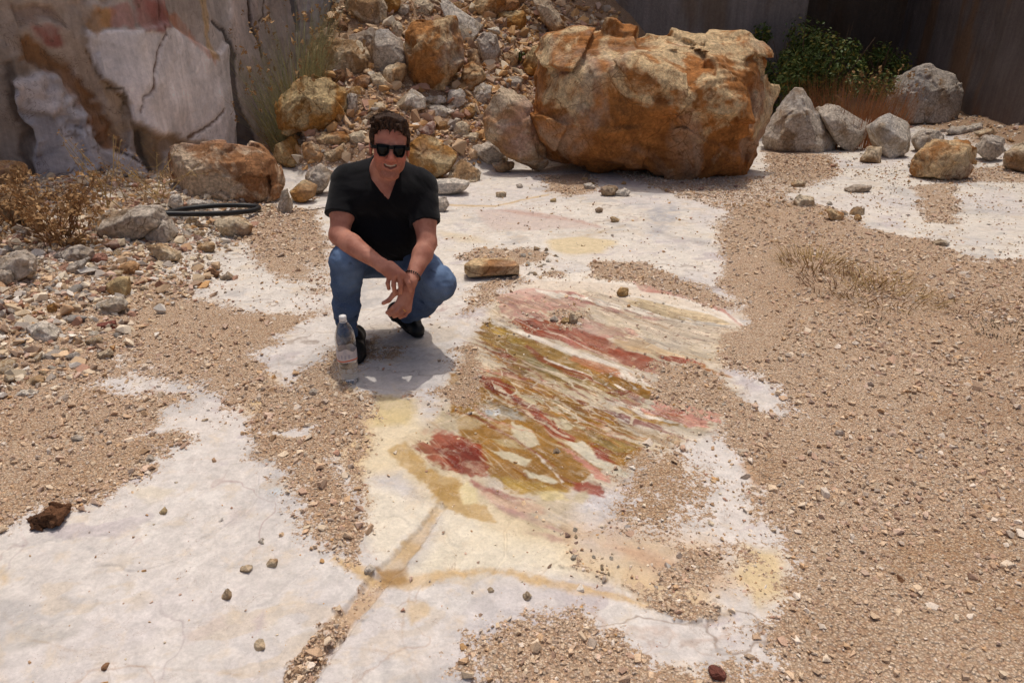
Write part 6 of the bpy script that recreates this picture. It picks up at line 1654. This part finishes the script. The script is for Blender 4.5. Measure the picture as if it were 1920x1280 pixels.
rs = np.random.RandomState(21)
def polar_pts(n, r0, r1, pw, amax=48):
    u = rs.uniform(size=n); r = (r0 ** pw + u * (r1 ** pw - r0 ** pw)) ** (1 / pw)
    a = np.radians(rs.uniform(-amax, amax, n)); return r * np.sin(a), r * np.cos(a), r
def keep_clear(x, y):
    ok = np.ones(len(x), bool)
    for (a, b) in man_xy: ok &= np.hypot(x - a, y - b) > 0.10
    return ok
# dense gravel, finer close by (pw=1 -> density ~ 1/r)
x, y, r = polar_pts(260000, 1.15, 9.5, 1.2)
g = grid_lookup(G, x, y); sa = grid_lookup(SAND, x, y); cl = fbm(x * 1.7, y * 1.7, oct=3, seed=131); f2 = fbm(x * 7, y * 7, oct=3, seed=132)
dp = grid_lookup(DAMP, x, y); prob = sstep(0.25, 0.75, g + 0.25 * f2) * (1 - 0.9 * sa) * (1 - 0.7 * dp) * np.clip(0.60 + 1.1 * cl + 0.5 * f2, 0.10, 1)
k = (rs.uniform(size=len(x)) < prob) & keep_clear(x, y)
x, y, r = x[k], y[k], r[k]
size = np.clip(np.exp(rs.normal(math.log(0.0104), 0.58, len(x))) * (0.8 + 0.09 * r), 0.005, 0.044)
big = rs.uniform(size=len(x)) < 0.02; size[big] *= 1.8
gravel("gravel", x, y, size, 31, None, 0.4)
# chippings strewn over the bare stone
x, y, r = polar_pts(110000, 1.15, 10.5, 1.3)
sp = grid_lookup(SPK, x, y); g = grid_lookup(G, x, y); f2 = fbm(x * 4, y * 4, oct=3, seed=133)
prob = np.clip(0.03 + 0.55 * sp * np.clip(0.5 + 1.1 * f2, 0, 1) + 0.5 * sstep(0.02, 0.5, g) * (g < 0.7), 0, 1)
k = (rs.uniform(size=len(x)) < prob) & (g < 0.8) & keep_clear(x, y)
x, y, r = x[k], y[k], r[k]
gravel("chippings", x, y, np.clip(np.exp(rs.normal(math.log(0.0085), 0.5, len(x))) * (0.7 + 0.13 * r), 0.004, 0.04), 32)
# small rubble on the slopes
def px_pts(zone, n):
    z = np.array(zone, float); u = rs.uniform(z[:, 0].min(), z[:, 0].max(), n); v = rs.uniform(z[:, 1].min(), z[:, 1].max(), n)
    k = poly_sd(u, v, z) > 0; return np.array([P(a, b)[:2] for a, b in zip(u[k], v[k])])
hx = rs.uniform(-3.3, 1.8, 30000); hy = rs.uniform(6.4, 12.2, 30000)
hh = hgt(hx, hy); k = (hh > 0.06) & (rs.uniform(size=len(hx)) < np.clip(0.7 + fbm(hx * 2, hy * 2, oct=2, seed=135), 0.25, 1))
hx, hy = hx[k], hy[k]
w_ = np.array([2, 1, 5, 6, 3, 2, 4, 1, 0.5, 2, 8, 3], float); w_ /= w_.sum()
gravel("heap_rubble", hx, hy, np.clip(np.exp(rs.normal(math.log(0.055), 0.65, len(hx))), 0.015, 0.24), 33, w_)
lx = rs.uniform(-4.2, -1.3, 34000); ly = rs.uniform(2.0, 6.4, 34000)
ed = np.interp(ly, [0, 2.4, 2.9, 3.8, 4.6, 5.4, 6.2, 20], [-2.4, -2.15, -1.85, -1.75, -1.8, -1.95, -1.8, -1.8]) - lx + 0.25 * fbm(lx * 2, ly * 2, oct=2, seed=136)
k = rs.uniform(size=len(lx)) < np.clip(ed * 1.1, 0, 0.75)
lx, ly = lx[k], ly[k]
w_ = np.array([3, 4, 3, 2, 3, 4, 3, 5, 5, 3, 1, 3], float); w_ /= w_.sum()
gravel("slope_rubble", lx, ly, np.clip(np.exp(rs.normal(math.log(0.030), 0.62, len(lx))), 0.008, 0.11), 34, w_)
rx = rs.uniform(3.5, 7.5, 5000); ry = rs.uniform(7.4, 11.5, 5000)
k = rs.uniform(size=len(rx)) < np.clip(0.06 + hgt(rx, ry) * 3.0, 0, 0.8)
rx, ry = rx[k], ry[k]
gravel("corner_rubble", rx, ry, np.clip(np.exp(rs.normal(math.log(0.03), 0.55, len(rx))), 0.012, 0.10), 35)

# ---------------------------------------------------------------- plants
def blade_mat(name, a, b, rough=0.8, trans=0.15):
    t = NT(name); c = t.coord()
    col = t.mix(t.rng(t.noise(c, 9, 4, 0.7), 0.3, 0.7), a, b)
    col = t.mix(t.rng(t.noise(c, 60, 2, 0.7), 0.4, 0.7), col, tuple(x * 0.6 for x in a[:3]) + (1,))
    return t.fin(col, rough, None, 0.2)
DRYG = blade_mat("dry_grass", s(190, 160, 104), s(150, 118, 74)); OLIVEG = blade_mat("olive_grass", s(158, 158, 116), s(190, 178, 132))
BROWNP = blade_mat("brown_plant", s(150, 112, 78), s(112, 82, 58)); SEEDP = blade_mat("seed_heads", s(190, 152, 106), s(150, 112, 74))
LEAFG = blade_mat("green_leaf", s(70, 92, 44), s(104, 116, 54), 0.55); LEAFY = blade_mat("yellow_leaf", s(150, 134, 60), s(120, 118, 56), 0.55)
WOOD = blade_mat("twig", s(112, 92, 74), s(84, 68, 54))
def blades(bases, heights, lean, width, seed, curve=0.6, nseg=4):
    rs = np.random.RandomState(seed); vs, fs = [], []
    for (bx, by, bz), h_, ln in zip(bases, heights, lean):
        an = rs.uniform(0, 6.28); side = np.array([math.cos(an), math.sin(an), 0]) * width * rs.uniform(0.6, 1.2)
        k0 = len(vs)
        for i in range(nseg + 1):
            f = i / nseg; c_ = np.array([bx + ln[0] * (f * 0.5 + curve * f * f), by + ln[1] * (f * 0.5 + curve * f * f), bz + h_ * (f - 0.25 * curve * f * f * (ln[0] ** 2 + ln[1] ** 2) / max(h_, .05) ** 2)])
            w_ = side * (1 - f * 0.92); vs += [c_ - w_, c_ + w_]
        for i in range(nseg): fs.append((k0 + 2 * i, k0 + 2 * i + 1, k0 + 2 * i + 3, k0 + 2 * i + 2))
    return np.array(vs), fs
def tips(vs, nseg): return vs[np.arange(2 * nseg, len(vs), 2 * nseg + 2)]
def clump(name, cx, cy, rad, n, hmin, hmax, leanamt, width, mat, seed, label, cat, seeds=None, bias=(0, 0), zadd=0.0):
    rs = np.random.RandomState(seed)
    a, r = rs.uniform(0, 6.28, n), rad * np.sqrt(rs.uniform(size=n))
    bx, by = cx + r * np.cos(a), cy + r * np.sin(a); bz = hgt(bx, by) - 0.01 + zadd
    ln = np.stack([np.cos(a) * leanamt * rs.uniform(0.1, 1.2, n) + bias[0], np.sin(a) * leanamt * rs.uniform(0.1, 1.2, n) + bias[1]], 1)
    base = np.array([cx, cy, float(hgt(cx, cy))])
    vs, fs = blades(np.stack([bx, by, bz], 1), rs.uniform(hmin, hmax, n), ln, width, seed + 1)
    o = mesh_obj(name, vs - base, fs, mat, smooth=False); o.location = base; tag(o, label, cat)
    if seeds:
        tp = tips(vs, 4)[rs.uniform(size=n) < seeds[0]] - base; sv, sf = [], []
        for p in tp:
            for q in range(seeds[2]):
                c_ = p + rs.normal(0, seeds[1], 3) * np.array([.5, .5, 1.6]); r_s = seeds[1] * rs.uniform(0.5, 1.0); k0 = len(sv)
                d_ = rs.normal(0, 1, (3, 3)); sv += [c_ + r_s * d_[0], c_ + r_s * d_[1], c_ + r_s * d_[2], c_ - r_s * d_[0]]
                sf += [(k0, k0 + 1, k0 + 2), (k0 + 1, k0 + 3, k0 + 2), (k0, k0 + 3, k0 + 1)]
        if sv: mesh_obj("seed_heads", sv, sf, SEEDP, parent=o, smooth=False)
    return o
gx, gy = Q(535, 240, 8.35)[:2]
clump("tall_grass", gx + 0.16, gy, 0.34, 560, 0.45, 1.30, 0.55, 0.0042, OLIVEG, 41, "tall olive and straw coloured grass growing against the pale quarry face", "grass clump", (0.25, 0.018, 5), zadd=0.05)
def sub(o, n, rad, hmin, hmax, lean_, width, mat, seed, name="dry_blades"):
    c = clump(name, o.location.x, o.location.y, rad, n, hmin, hmax, lean_, width, mat, seed, None, None); c.location = (0, 0, 0); c.parent = o
TG = bpy.data.objects["tall_grass"]; sub(TG, 120, 0.4, 0.4, 1.2, 0.7, 0.003, DRYG, 43)

def shrub(name, bx, by, h_, spread, n, seed, label, cat, stem, seedm, umb=0.03, per=10):
    rs = np.random.RandomState(seed); base = np.array([bx, by, float(hgt(bx, by)) - 0.01]); vs, fs, sv, sf = [], [], [], []
    for i in range(n):
        a = rs.uniform(0, 6.28); tip = np.array([math.cos(a) * spread * math.sqrt(rs.uniform()), math.sin(a) * spread * math.sqrt(rs.uniform()), h_ * rs.uniform(0.45, 1.0)])
        mid = tip * 0.5 + rs.normal(0, 0.05, 3) * h_; tube(vs, fs, [rs.normal(0, 0.05, 3) * [1, 1, 0], mid, tip], [0.004, 0.003, 0.0018], 4)
        for b_ in range(4):
            t2 = mid + (tip - mid) * rs.uniform(0, 1) + rs.normal(0, 0.5 * spread * 0.35, 3) * [1, 1, .8]; t2[2] = max(0.03, t2[2])
            tube(vs, fs, [mid + (tip - mid) * rs.uniform(0, .7), t2], [0.002, 0.0012], 3)
            for q in range(per):
                c_ = (t2 if b_ else tip) + rs.normal(0, umb, 3) * [1, 1, .6]; d_ = rs.normal(0, umb * 0.42, (3, 3)); k0 = len(sv)
                sv += [c_ + d_[0], c_ + d_[1], c_ + d_[2], c_ - d_[0]]; sf += [(k0, k0 + 1, k0 + 2), (k0 + 1, k0 + 3, k0 + 2), (k0, k0 + 3, k0 + 1)]
    o = empty(name, base, label, cat)
    if n < 15:                                   # a thin weed: stalks and their few heads are one piece
        k0 = len(vs); st_ = mesh_obj("stem", vs + sv, fs + [tuple(i + k0 for i in f) for f in sf], stem, parent=o, smooth=False)
        st_.data.materials.append(seedm); st_.data.polygons.foreach_set("material_index", [0] * len(fs) + [1] * len(sf))
    else:
        mesh_obj("stem", vs, fs, stem, parent=o, smooth=False); mesh_obj("seed_heads", sv, sf, seedm, parent=o, smooth=False)
    return o
p = P(95, 478); shrub("dry_shrub", p[0], p[1] + 0.12, 0.48, 0.36, 34, 51, "dry brown shrub with seed heads on the rubble at the left", "shrub", BROWNP, SEEDP, 0.024, 8)
p = P(18, 430); shrub("dry_shrub", p[0], p[1], 0.42, 0.30, 22, 52, "straggly dry plant at the far left edge beside the reddish block", "shrub", BROWNP, SEEDP, 0.025, 8)
p = P(295, 398); shrub("dry_weed", p[0] - 0.1, p[1] + 0.25, 0.42, 0.45, 12, 53, "thin yellow flowered weed at the foot of the pale quarry face left of the hose", "weed", DRYG, SEEDP, 0.014, 4)
p = P(170, 405); shrub("dry_weed", p[0], p[1] + 0.3, 0.62, 0.35, 9, 54, "tall thin dry weed with a few yellow heads before the grey face", "weed", DRYG, SEEDP, 0.016, 4)
p = P(505, 290); shrub("dry_weed", p[0], p[1] + 0.1, 0.32, 0.14, 7, 55, "small pale dry weed between the tall grass and the yellow stones", "weed", DRYG, SEEDP, 0.02, 5)
for i, (u, v, hh_, rd, n, lab) in enumerate(((1525, 500, .09, .22, 130, "flat straw coloured tuft, farthest of those on the right gravel"), (1585, 545, .08, .26, 120, "broad flattened brown tuft in the middle of the right gravel"),
        (1660, 560, .08, .28, 120, "dry tuft with dark twigs at the near end of the flattened tufts"), (1815, 582, .06, .15, 60, "small rust brown tuft on the gravel near the right edge"),
        (1650, 525, .07, .18, 60, "thin brown tuft behind the broad flattened one"), (1905, 585, .06, .15, 50, "little reddish tuft cut by the right edge"), (1500, 440, .05, .10, 14, "few thin dry stalks on the far right gravel"))):
    p = P(u, v); clump("dry_tuft", p[0], p[1], rd, int(n * 2.2), hh_ * 0.5, hh_ * 1.5, 0.16, 0.0042, DRYG if i % 2 == 0 else BROWNP, 60 + i, lab, "grass tuft")
MOSS = blade_mat("dark_moss", s(92, 84, 62), s(70, 60, 48))
for i, (u, v, rd, n, lab) in enumerate(((1640, 612, .07, 70, "small dark heap of withered leaves on the right gravel"), (1890, 628, .17, 220, "dark mossy clump at the right edge of the gravel"))):
    p = P(u, v); clump("withered_plant", p[0], p[1], rd, n, .015, .05, .05, .006, MOSS, 80 + i, lab, "plant")
# dry grass and green bush in the right corner
p = Q(1590, 215, 9.9); clump("dry_grass", p[0], p[1], 0.75, 1100, 0.45, 0.95, 0.22, 0.0045, blade_mat("rust_grass", s(186, 128, 84), s(146, 98, 64)), 71, "rust brown dry grass between the pyramid shaped rock and the big grey rock", "grass clump")
p = Q(1640, 190, 10.4); clump("feather_grass", p[0], p[1], 0.35, 60, 0.55, 0.95, 0.30, 0.003, DRYG, 72, "pale feather grass with white plumes before the green bush", "grass clump", (0.8, 0.014, 6), bias=(0.12, 0))
def bush(cx, cy, rx, rz, z0, n, seed, label, leaf=0.035):
    rs = np.random.RandomState(seed); base = np.array([cx, cy, float(hgt(cx, cy))]); o = empty("bush", base, label, "bush")
    vs, fs = [], []
    for i in range(26):
        a = rs.uniform(0, 6.28); tube(vs, fs, [np.array([0, 0, -.05]), np.array([math.cos(a) * rx * .4, math.sin(a) * rx * .4, z0 + rz * .5]), np.array([math.cos(a) * rx * rs.uniform(.4, .9), math.sin(a) * rx * rs.uniform(.4, .9), z0 + rz * rs.uniform(.9, 1.9)])], [.018, .010, .004], 5)
    mesh_obj("branches", vs, fs, WOOD, parent=o, smooth=False)
    blobs = [(rs.normal(0, .45, 3) * [rx, rx * .8, rz * .8] + [0, 0, z0 + rz], rs.uniform(.16, .38) * rx) for _ in range(34)]
    for nm, mt, cnt in (("leaves", LEAFG, n), ("yellow_leaves", LEAFY, n // 4)):
        vs, fs = [], []
        for q in range(cnt):
            c0, r0 = blobs[rs.randint(len(blobs))]; d_ = rs.normal(0, 1, 3); d_ /= np.linalg.norm(d_)
            c_ = c0 + d_ * r0 * rs.uniform(.55, 1.05); n_ = d_ + rs.normal(0, .6, 3) + [0, 0, .5]; n_ /= np.linalg.norm(n_)
            a_1 = np.cross(n_, rs.normal(0, 1, 3)); a_1 /= np.linalg.norm(a_1); b_1 = np.cross(n_, a_1); L_ = leaf * rs.uniform(.6, 1.3); k0 = len(vs)
            vs += [c_ - a_1 * L_, c_ + b_1 * L_ * .5 + n_ * L_ * .12, c_ + a_1 * L_, c_ - b_1 * L_ * .5 + n_ * L_ * .12]; fs.append((k0, k0 + 1, k0 + 2, k0 + 3))
        mesh_obj(nm, vs, fs, mt, parent=o, smooth=False)
    return o
p = Q(1520, 150, 11.4); bush(p[0], p[1], 0.95, 0.75, 0.15, 7500, 73, "green leafy bush growing in the dark recess behind the huge boulder")
p = Q(1650, 130, 12.3); bush(p[0], p[1], 0.42, 0.28, 0.35, 900, 74, "small dark sprig of leaves against the dark wall beside the green bush")
p = Q(745, 14, 10.6); bush(p[0], p[1], 0.14, 0.10, 0.0, 120, 75, "tiny green weed at the top of the heap", 0.03)
p = Q(970, 120, 9.6); bush(p[0], p[1] - .05, 0.10, 0.08, 0.0, 90, 76, "little green sprout on the heap left of the yellowish wedged rock", 0.025)

# ---------------------------------------------------------------- hose, wire, twigs
RUB = plain_mat("black_hose", s(26, 26, 28), 0.5, 0.4)
def spline(pts, n=60):
    pts = np.array(pts, float); t_ = np.linspace(0, len(pts) - 1, n); i = np.clip(t_.astype(int), 0, len(pts) - 2); f = (t_ - i)[:, None]
    g_ = lambda k: pts[np.clip(k, 0, len(pts) - 1)]
    a, b, c_, d = g_(i - 1), g_(i), g_(i + 1), g_(i + 2)
    return 0.5 * (2 * b + (c_ - a) * f + (2 * a - 5 * b + 4 * c_ - d) * f ** 2 + (3 * b - a - 3 * c_ + d) * f ** 3)
def lay_tube(name, px, r, mat, label, cat, lift=0.0, n=70, zs=None):
    pts = [];
    for k, (u, v) in enumerate(px):
        p = P(u, v, r + lift if zs is None else zs[k]); pts.append(p)
    sp_ = spline(pts, n)
    if zs is None: sp_[:, 2] = np.maximum(sp_[:, 2], hgt(sp_[:, 0], sp_[:, 1]) + r * 0.9)
    b = np.array(gz(sp_[0])); vs, fs = [], []; tube(vs, fs, list(sp_ - b), r, 10)
    o = mesh_obj(name, vs, fs, mat); o.location = b; return tag(o, label, cat)
lay_tube("hose", [(230, 408), (290, 404), (310, 401), (360, 401), (420, 400), (465, 396), (484, 391), (480, 387), (450, 385), (400, 386), (350, 391), (318, 398), (296, 404)], 0.021, RUB, "black rubber hose lying in a flat loop in front of the orange boulder", "hose", 0.0, 110,
         [.12, .12, .12, .11, .09, .07, .06, .06, .06, .07, .08, .09, .10])
lay_tube("wire", [(428, 427), (470, 413), (520, 403), (570, 396), (625, 387)], 0.005, plain_mat("rusty_wire", s(96, 80, 68), 0.7), "thin bent wire lying on the ground behind the man's back", "wire", 0.004)
for i, (px, r, lab) in enumerate(((((244, 597), (262, 580), (283, 562)), .004, "thin dark twig lying aslant on the left gravel"), (((360, 510), (364, 498), (370, 486)), .004, "short twig on the edge of the speckled white floor"),
        (((266, 560), (268, 545), (266, 533)), .005, "short pale stick beside the orange faced block's left side"), (((1600, 590), (1625, 598), (1660, 596)), .004, "thin curved stalk on the right gravel below the tufts"), (((128, 610), (142, 622), (152, 632)), .004, "dark twig right of the whitish block"))):
    lay_tube("twig", px, r, DRYG if i == 2 else WOOD, lab, "twig", 0.004, 14)

# ---------------------------------------------------------------- water bottle
def clear_mat(name, tint, gloss=0.08):
    t = NT(name); n, l = t.n, t.l
    tr, gl_, mx, lw = t.node("ShaderNodeBsdfTransparent"), t.node("ShaderNodeBsdfGlossy"), t.node("ShaderNodeMixShader"), t.node("ShaderNodeLayerWeight")
    tr.inputs[0].default_value = tint; gl_.inputs["Roughness"].default_value = gloss; lw.inputs[0].default_value = 0.25
    l.new(t.rng(lw.outputs["Facing"], 0.0, 1.0, 0.06, 0.75, False), mx.inputs[0]); l.new(tr.outputs[0], mx.inputs[1]); l.new(gl_.outputs[0], mx.inputs[2])
    l.new(mx.outputs[0], n["Material Output"].inputs[0]); n.remove(t.bsdf); return t.m
PET = clear_mat("clear_plastic", (0.94, 0.95, 0.96, 1))
WATER = NT("water"); WATER.bsdf.inputs["Transmission Weight"].default_value = 1.0; WATER.bsdf.inputs["IOR"].default_value = 1.33
WATER = WATER.fin((0.93, 0.96, 0.97, 1), 0.02, None, 0.5)
def lathe(name, prof, mat, parent, n=36, arc=(0, 2 * math.pi), smooth=True):
    vs, fs = [], []; full = abs(arc[1] - arc[0] - 2 * math.pi) < 1e-6; m = n if full else n + 1
    for r, z in prof:
        for j in range(m):
            a = arc[0] + (arc[1] - arc[0]) * j / n; vs.append((r * math.cos(a), r * math.sin(a), z))
    for i in range(len(prof) - 1):
        for j in range(n):
            j2 = (j + 1) % m; fs.append((i * m + j, i * m + j2, (i + 1) * m + j2, (i + 1) * m + j))
    return mesh_obj(name, vs, fs, mat, parent, smooth)
bp = P(656, 716)
bot = empty("water_bottle", gz(bp, 0.001), "clear plastic water bottle with white cap standing in front of the man's right foot", "bottle")
prof = [(0.0, .006), (.016, .004), (.030, .001), (.038, .002), (.0425, .010), (.0435, .022), (.0415, .034), (.0440, .042), (.0440, .052), (.0418, .058), (.0440, .064), (.0440, .073), (.0418, .079), (.0440, .085), (.0440, .094), (.0420, .100), (.0440, .107),
        (.0430, .114), (.0425, .165), (.0428, .172), (.0445, .182), (.0448, .205), (.0435, .225), (.0395, .245), (.0330, .263), (.0250, .279), (.0170, .291), (.0135, .296), (.0135, .302)]
lathe("bottle_body", prof, PET, bot)
wp = [(0.0, .0075)] + [(r - .0012, z + .0008) for r, z in prof[1:17]] + [(.0418, .114), (.0413, .122), (0.0, .1225)]
lathe("water", wp, WATER, bot)
CAPM = plain_mat("white_cap", s(226, 224, 220), 0.45, 0.4)
lathe("cap", [(0.0, .3225), (.0135, .3225), (.0155, .3205), (.0158, .302), (.0150, .2995), (.0135, .299), (.0135, .3005)], CAPM, bot, 40)
lathe("neck_ring", [(.0138, .2935), (.0168, .2940), (.0168, .2960), (.0138, .2965)], CAPM, bot, 32)
t = NT("bottle_label"); c = t.coord(); sx = t.node("ShaderNodeSeparateXYZ"); t.link(c, sx.inputs[0])
ang = t.math('ARCTAN2', sx.outputs[0], t.math('MULTIPLY', sx.outputs[1], -1.0)); zz_ = sx.outputs[2]
colr = t.mix(t.rng(t.noise(c, 60, 3), 0.4, 0.6), s(214, 206, 206), s(196, 190, 194))
wave = t.math('ADD', t.math('MULTIPLY', t.math('SINE', t.math('MULTIPLY', ang, 2.6)), 0.0025), 0.1225)
band = t.rng(t.math('ABSOLUTE', t.math('SUBTRACT', zz_, wave)), 0.0026, 0.0040, 1.0, 0.0)
colr = t.mix(band, colr, s(222, 110, 62))
let = t.math('MULTIPLY', t.rng(t.math('ABSOLUTE', t.math('SUBTRACT', zz_, 0.143)), 0.008, 0.010, 1.0, 0.0), t.rng(t.math('SINE', t.math('MULTIPLY', ang, 17.0)), -0.1, 0.2))
let = t.math('MULTIPLY', let, t.rng(t.math('ABSOLUTE', ang), 0.62, 0.7, 1.0, 0.0))
colr = t.mix(t.math('MULTIPLY', let, 0.6), colr, s(150, 146, 166))
lab_m = t.fin(colr, 0.5, None, 0.3); t.bsdf.inputs["Alpha"].default_value = 0.82
def lab_ring():
    vs, fs = [], []; n = 48; rows = 8
    for i in range(rows + 1):
        for j in range(n):
            a = 2 * math.pi * j / n; peak = 0.166 + 0.013 * max(0, math.cos((a + math.pi / 2) * 1.0)) ** 6 + 0.004 * math.cos(a * 5)
            z = 0.115 + (peak - 0.115) * i / rows; vs.append((.0447 * math.cos(a), .0447 * math.sin(a), z))
    for i in range(rows):
        for j in range(n): fs.append((i * n + j, i * n + (j + 1) % n, (i + 1) * n + (j + 1) % n, (i + 1) * n + j))
    return mesh_obj("label", vs, fs, lab_m, bot)
lab_ring()
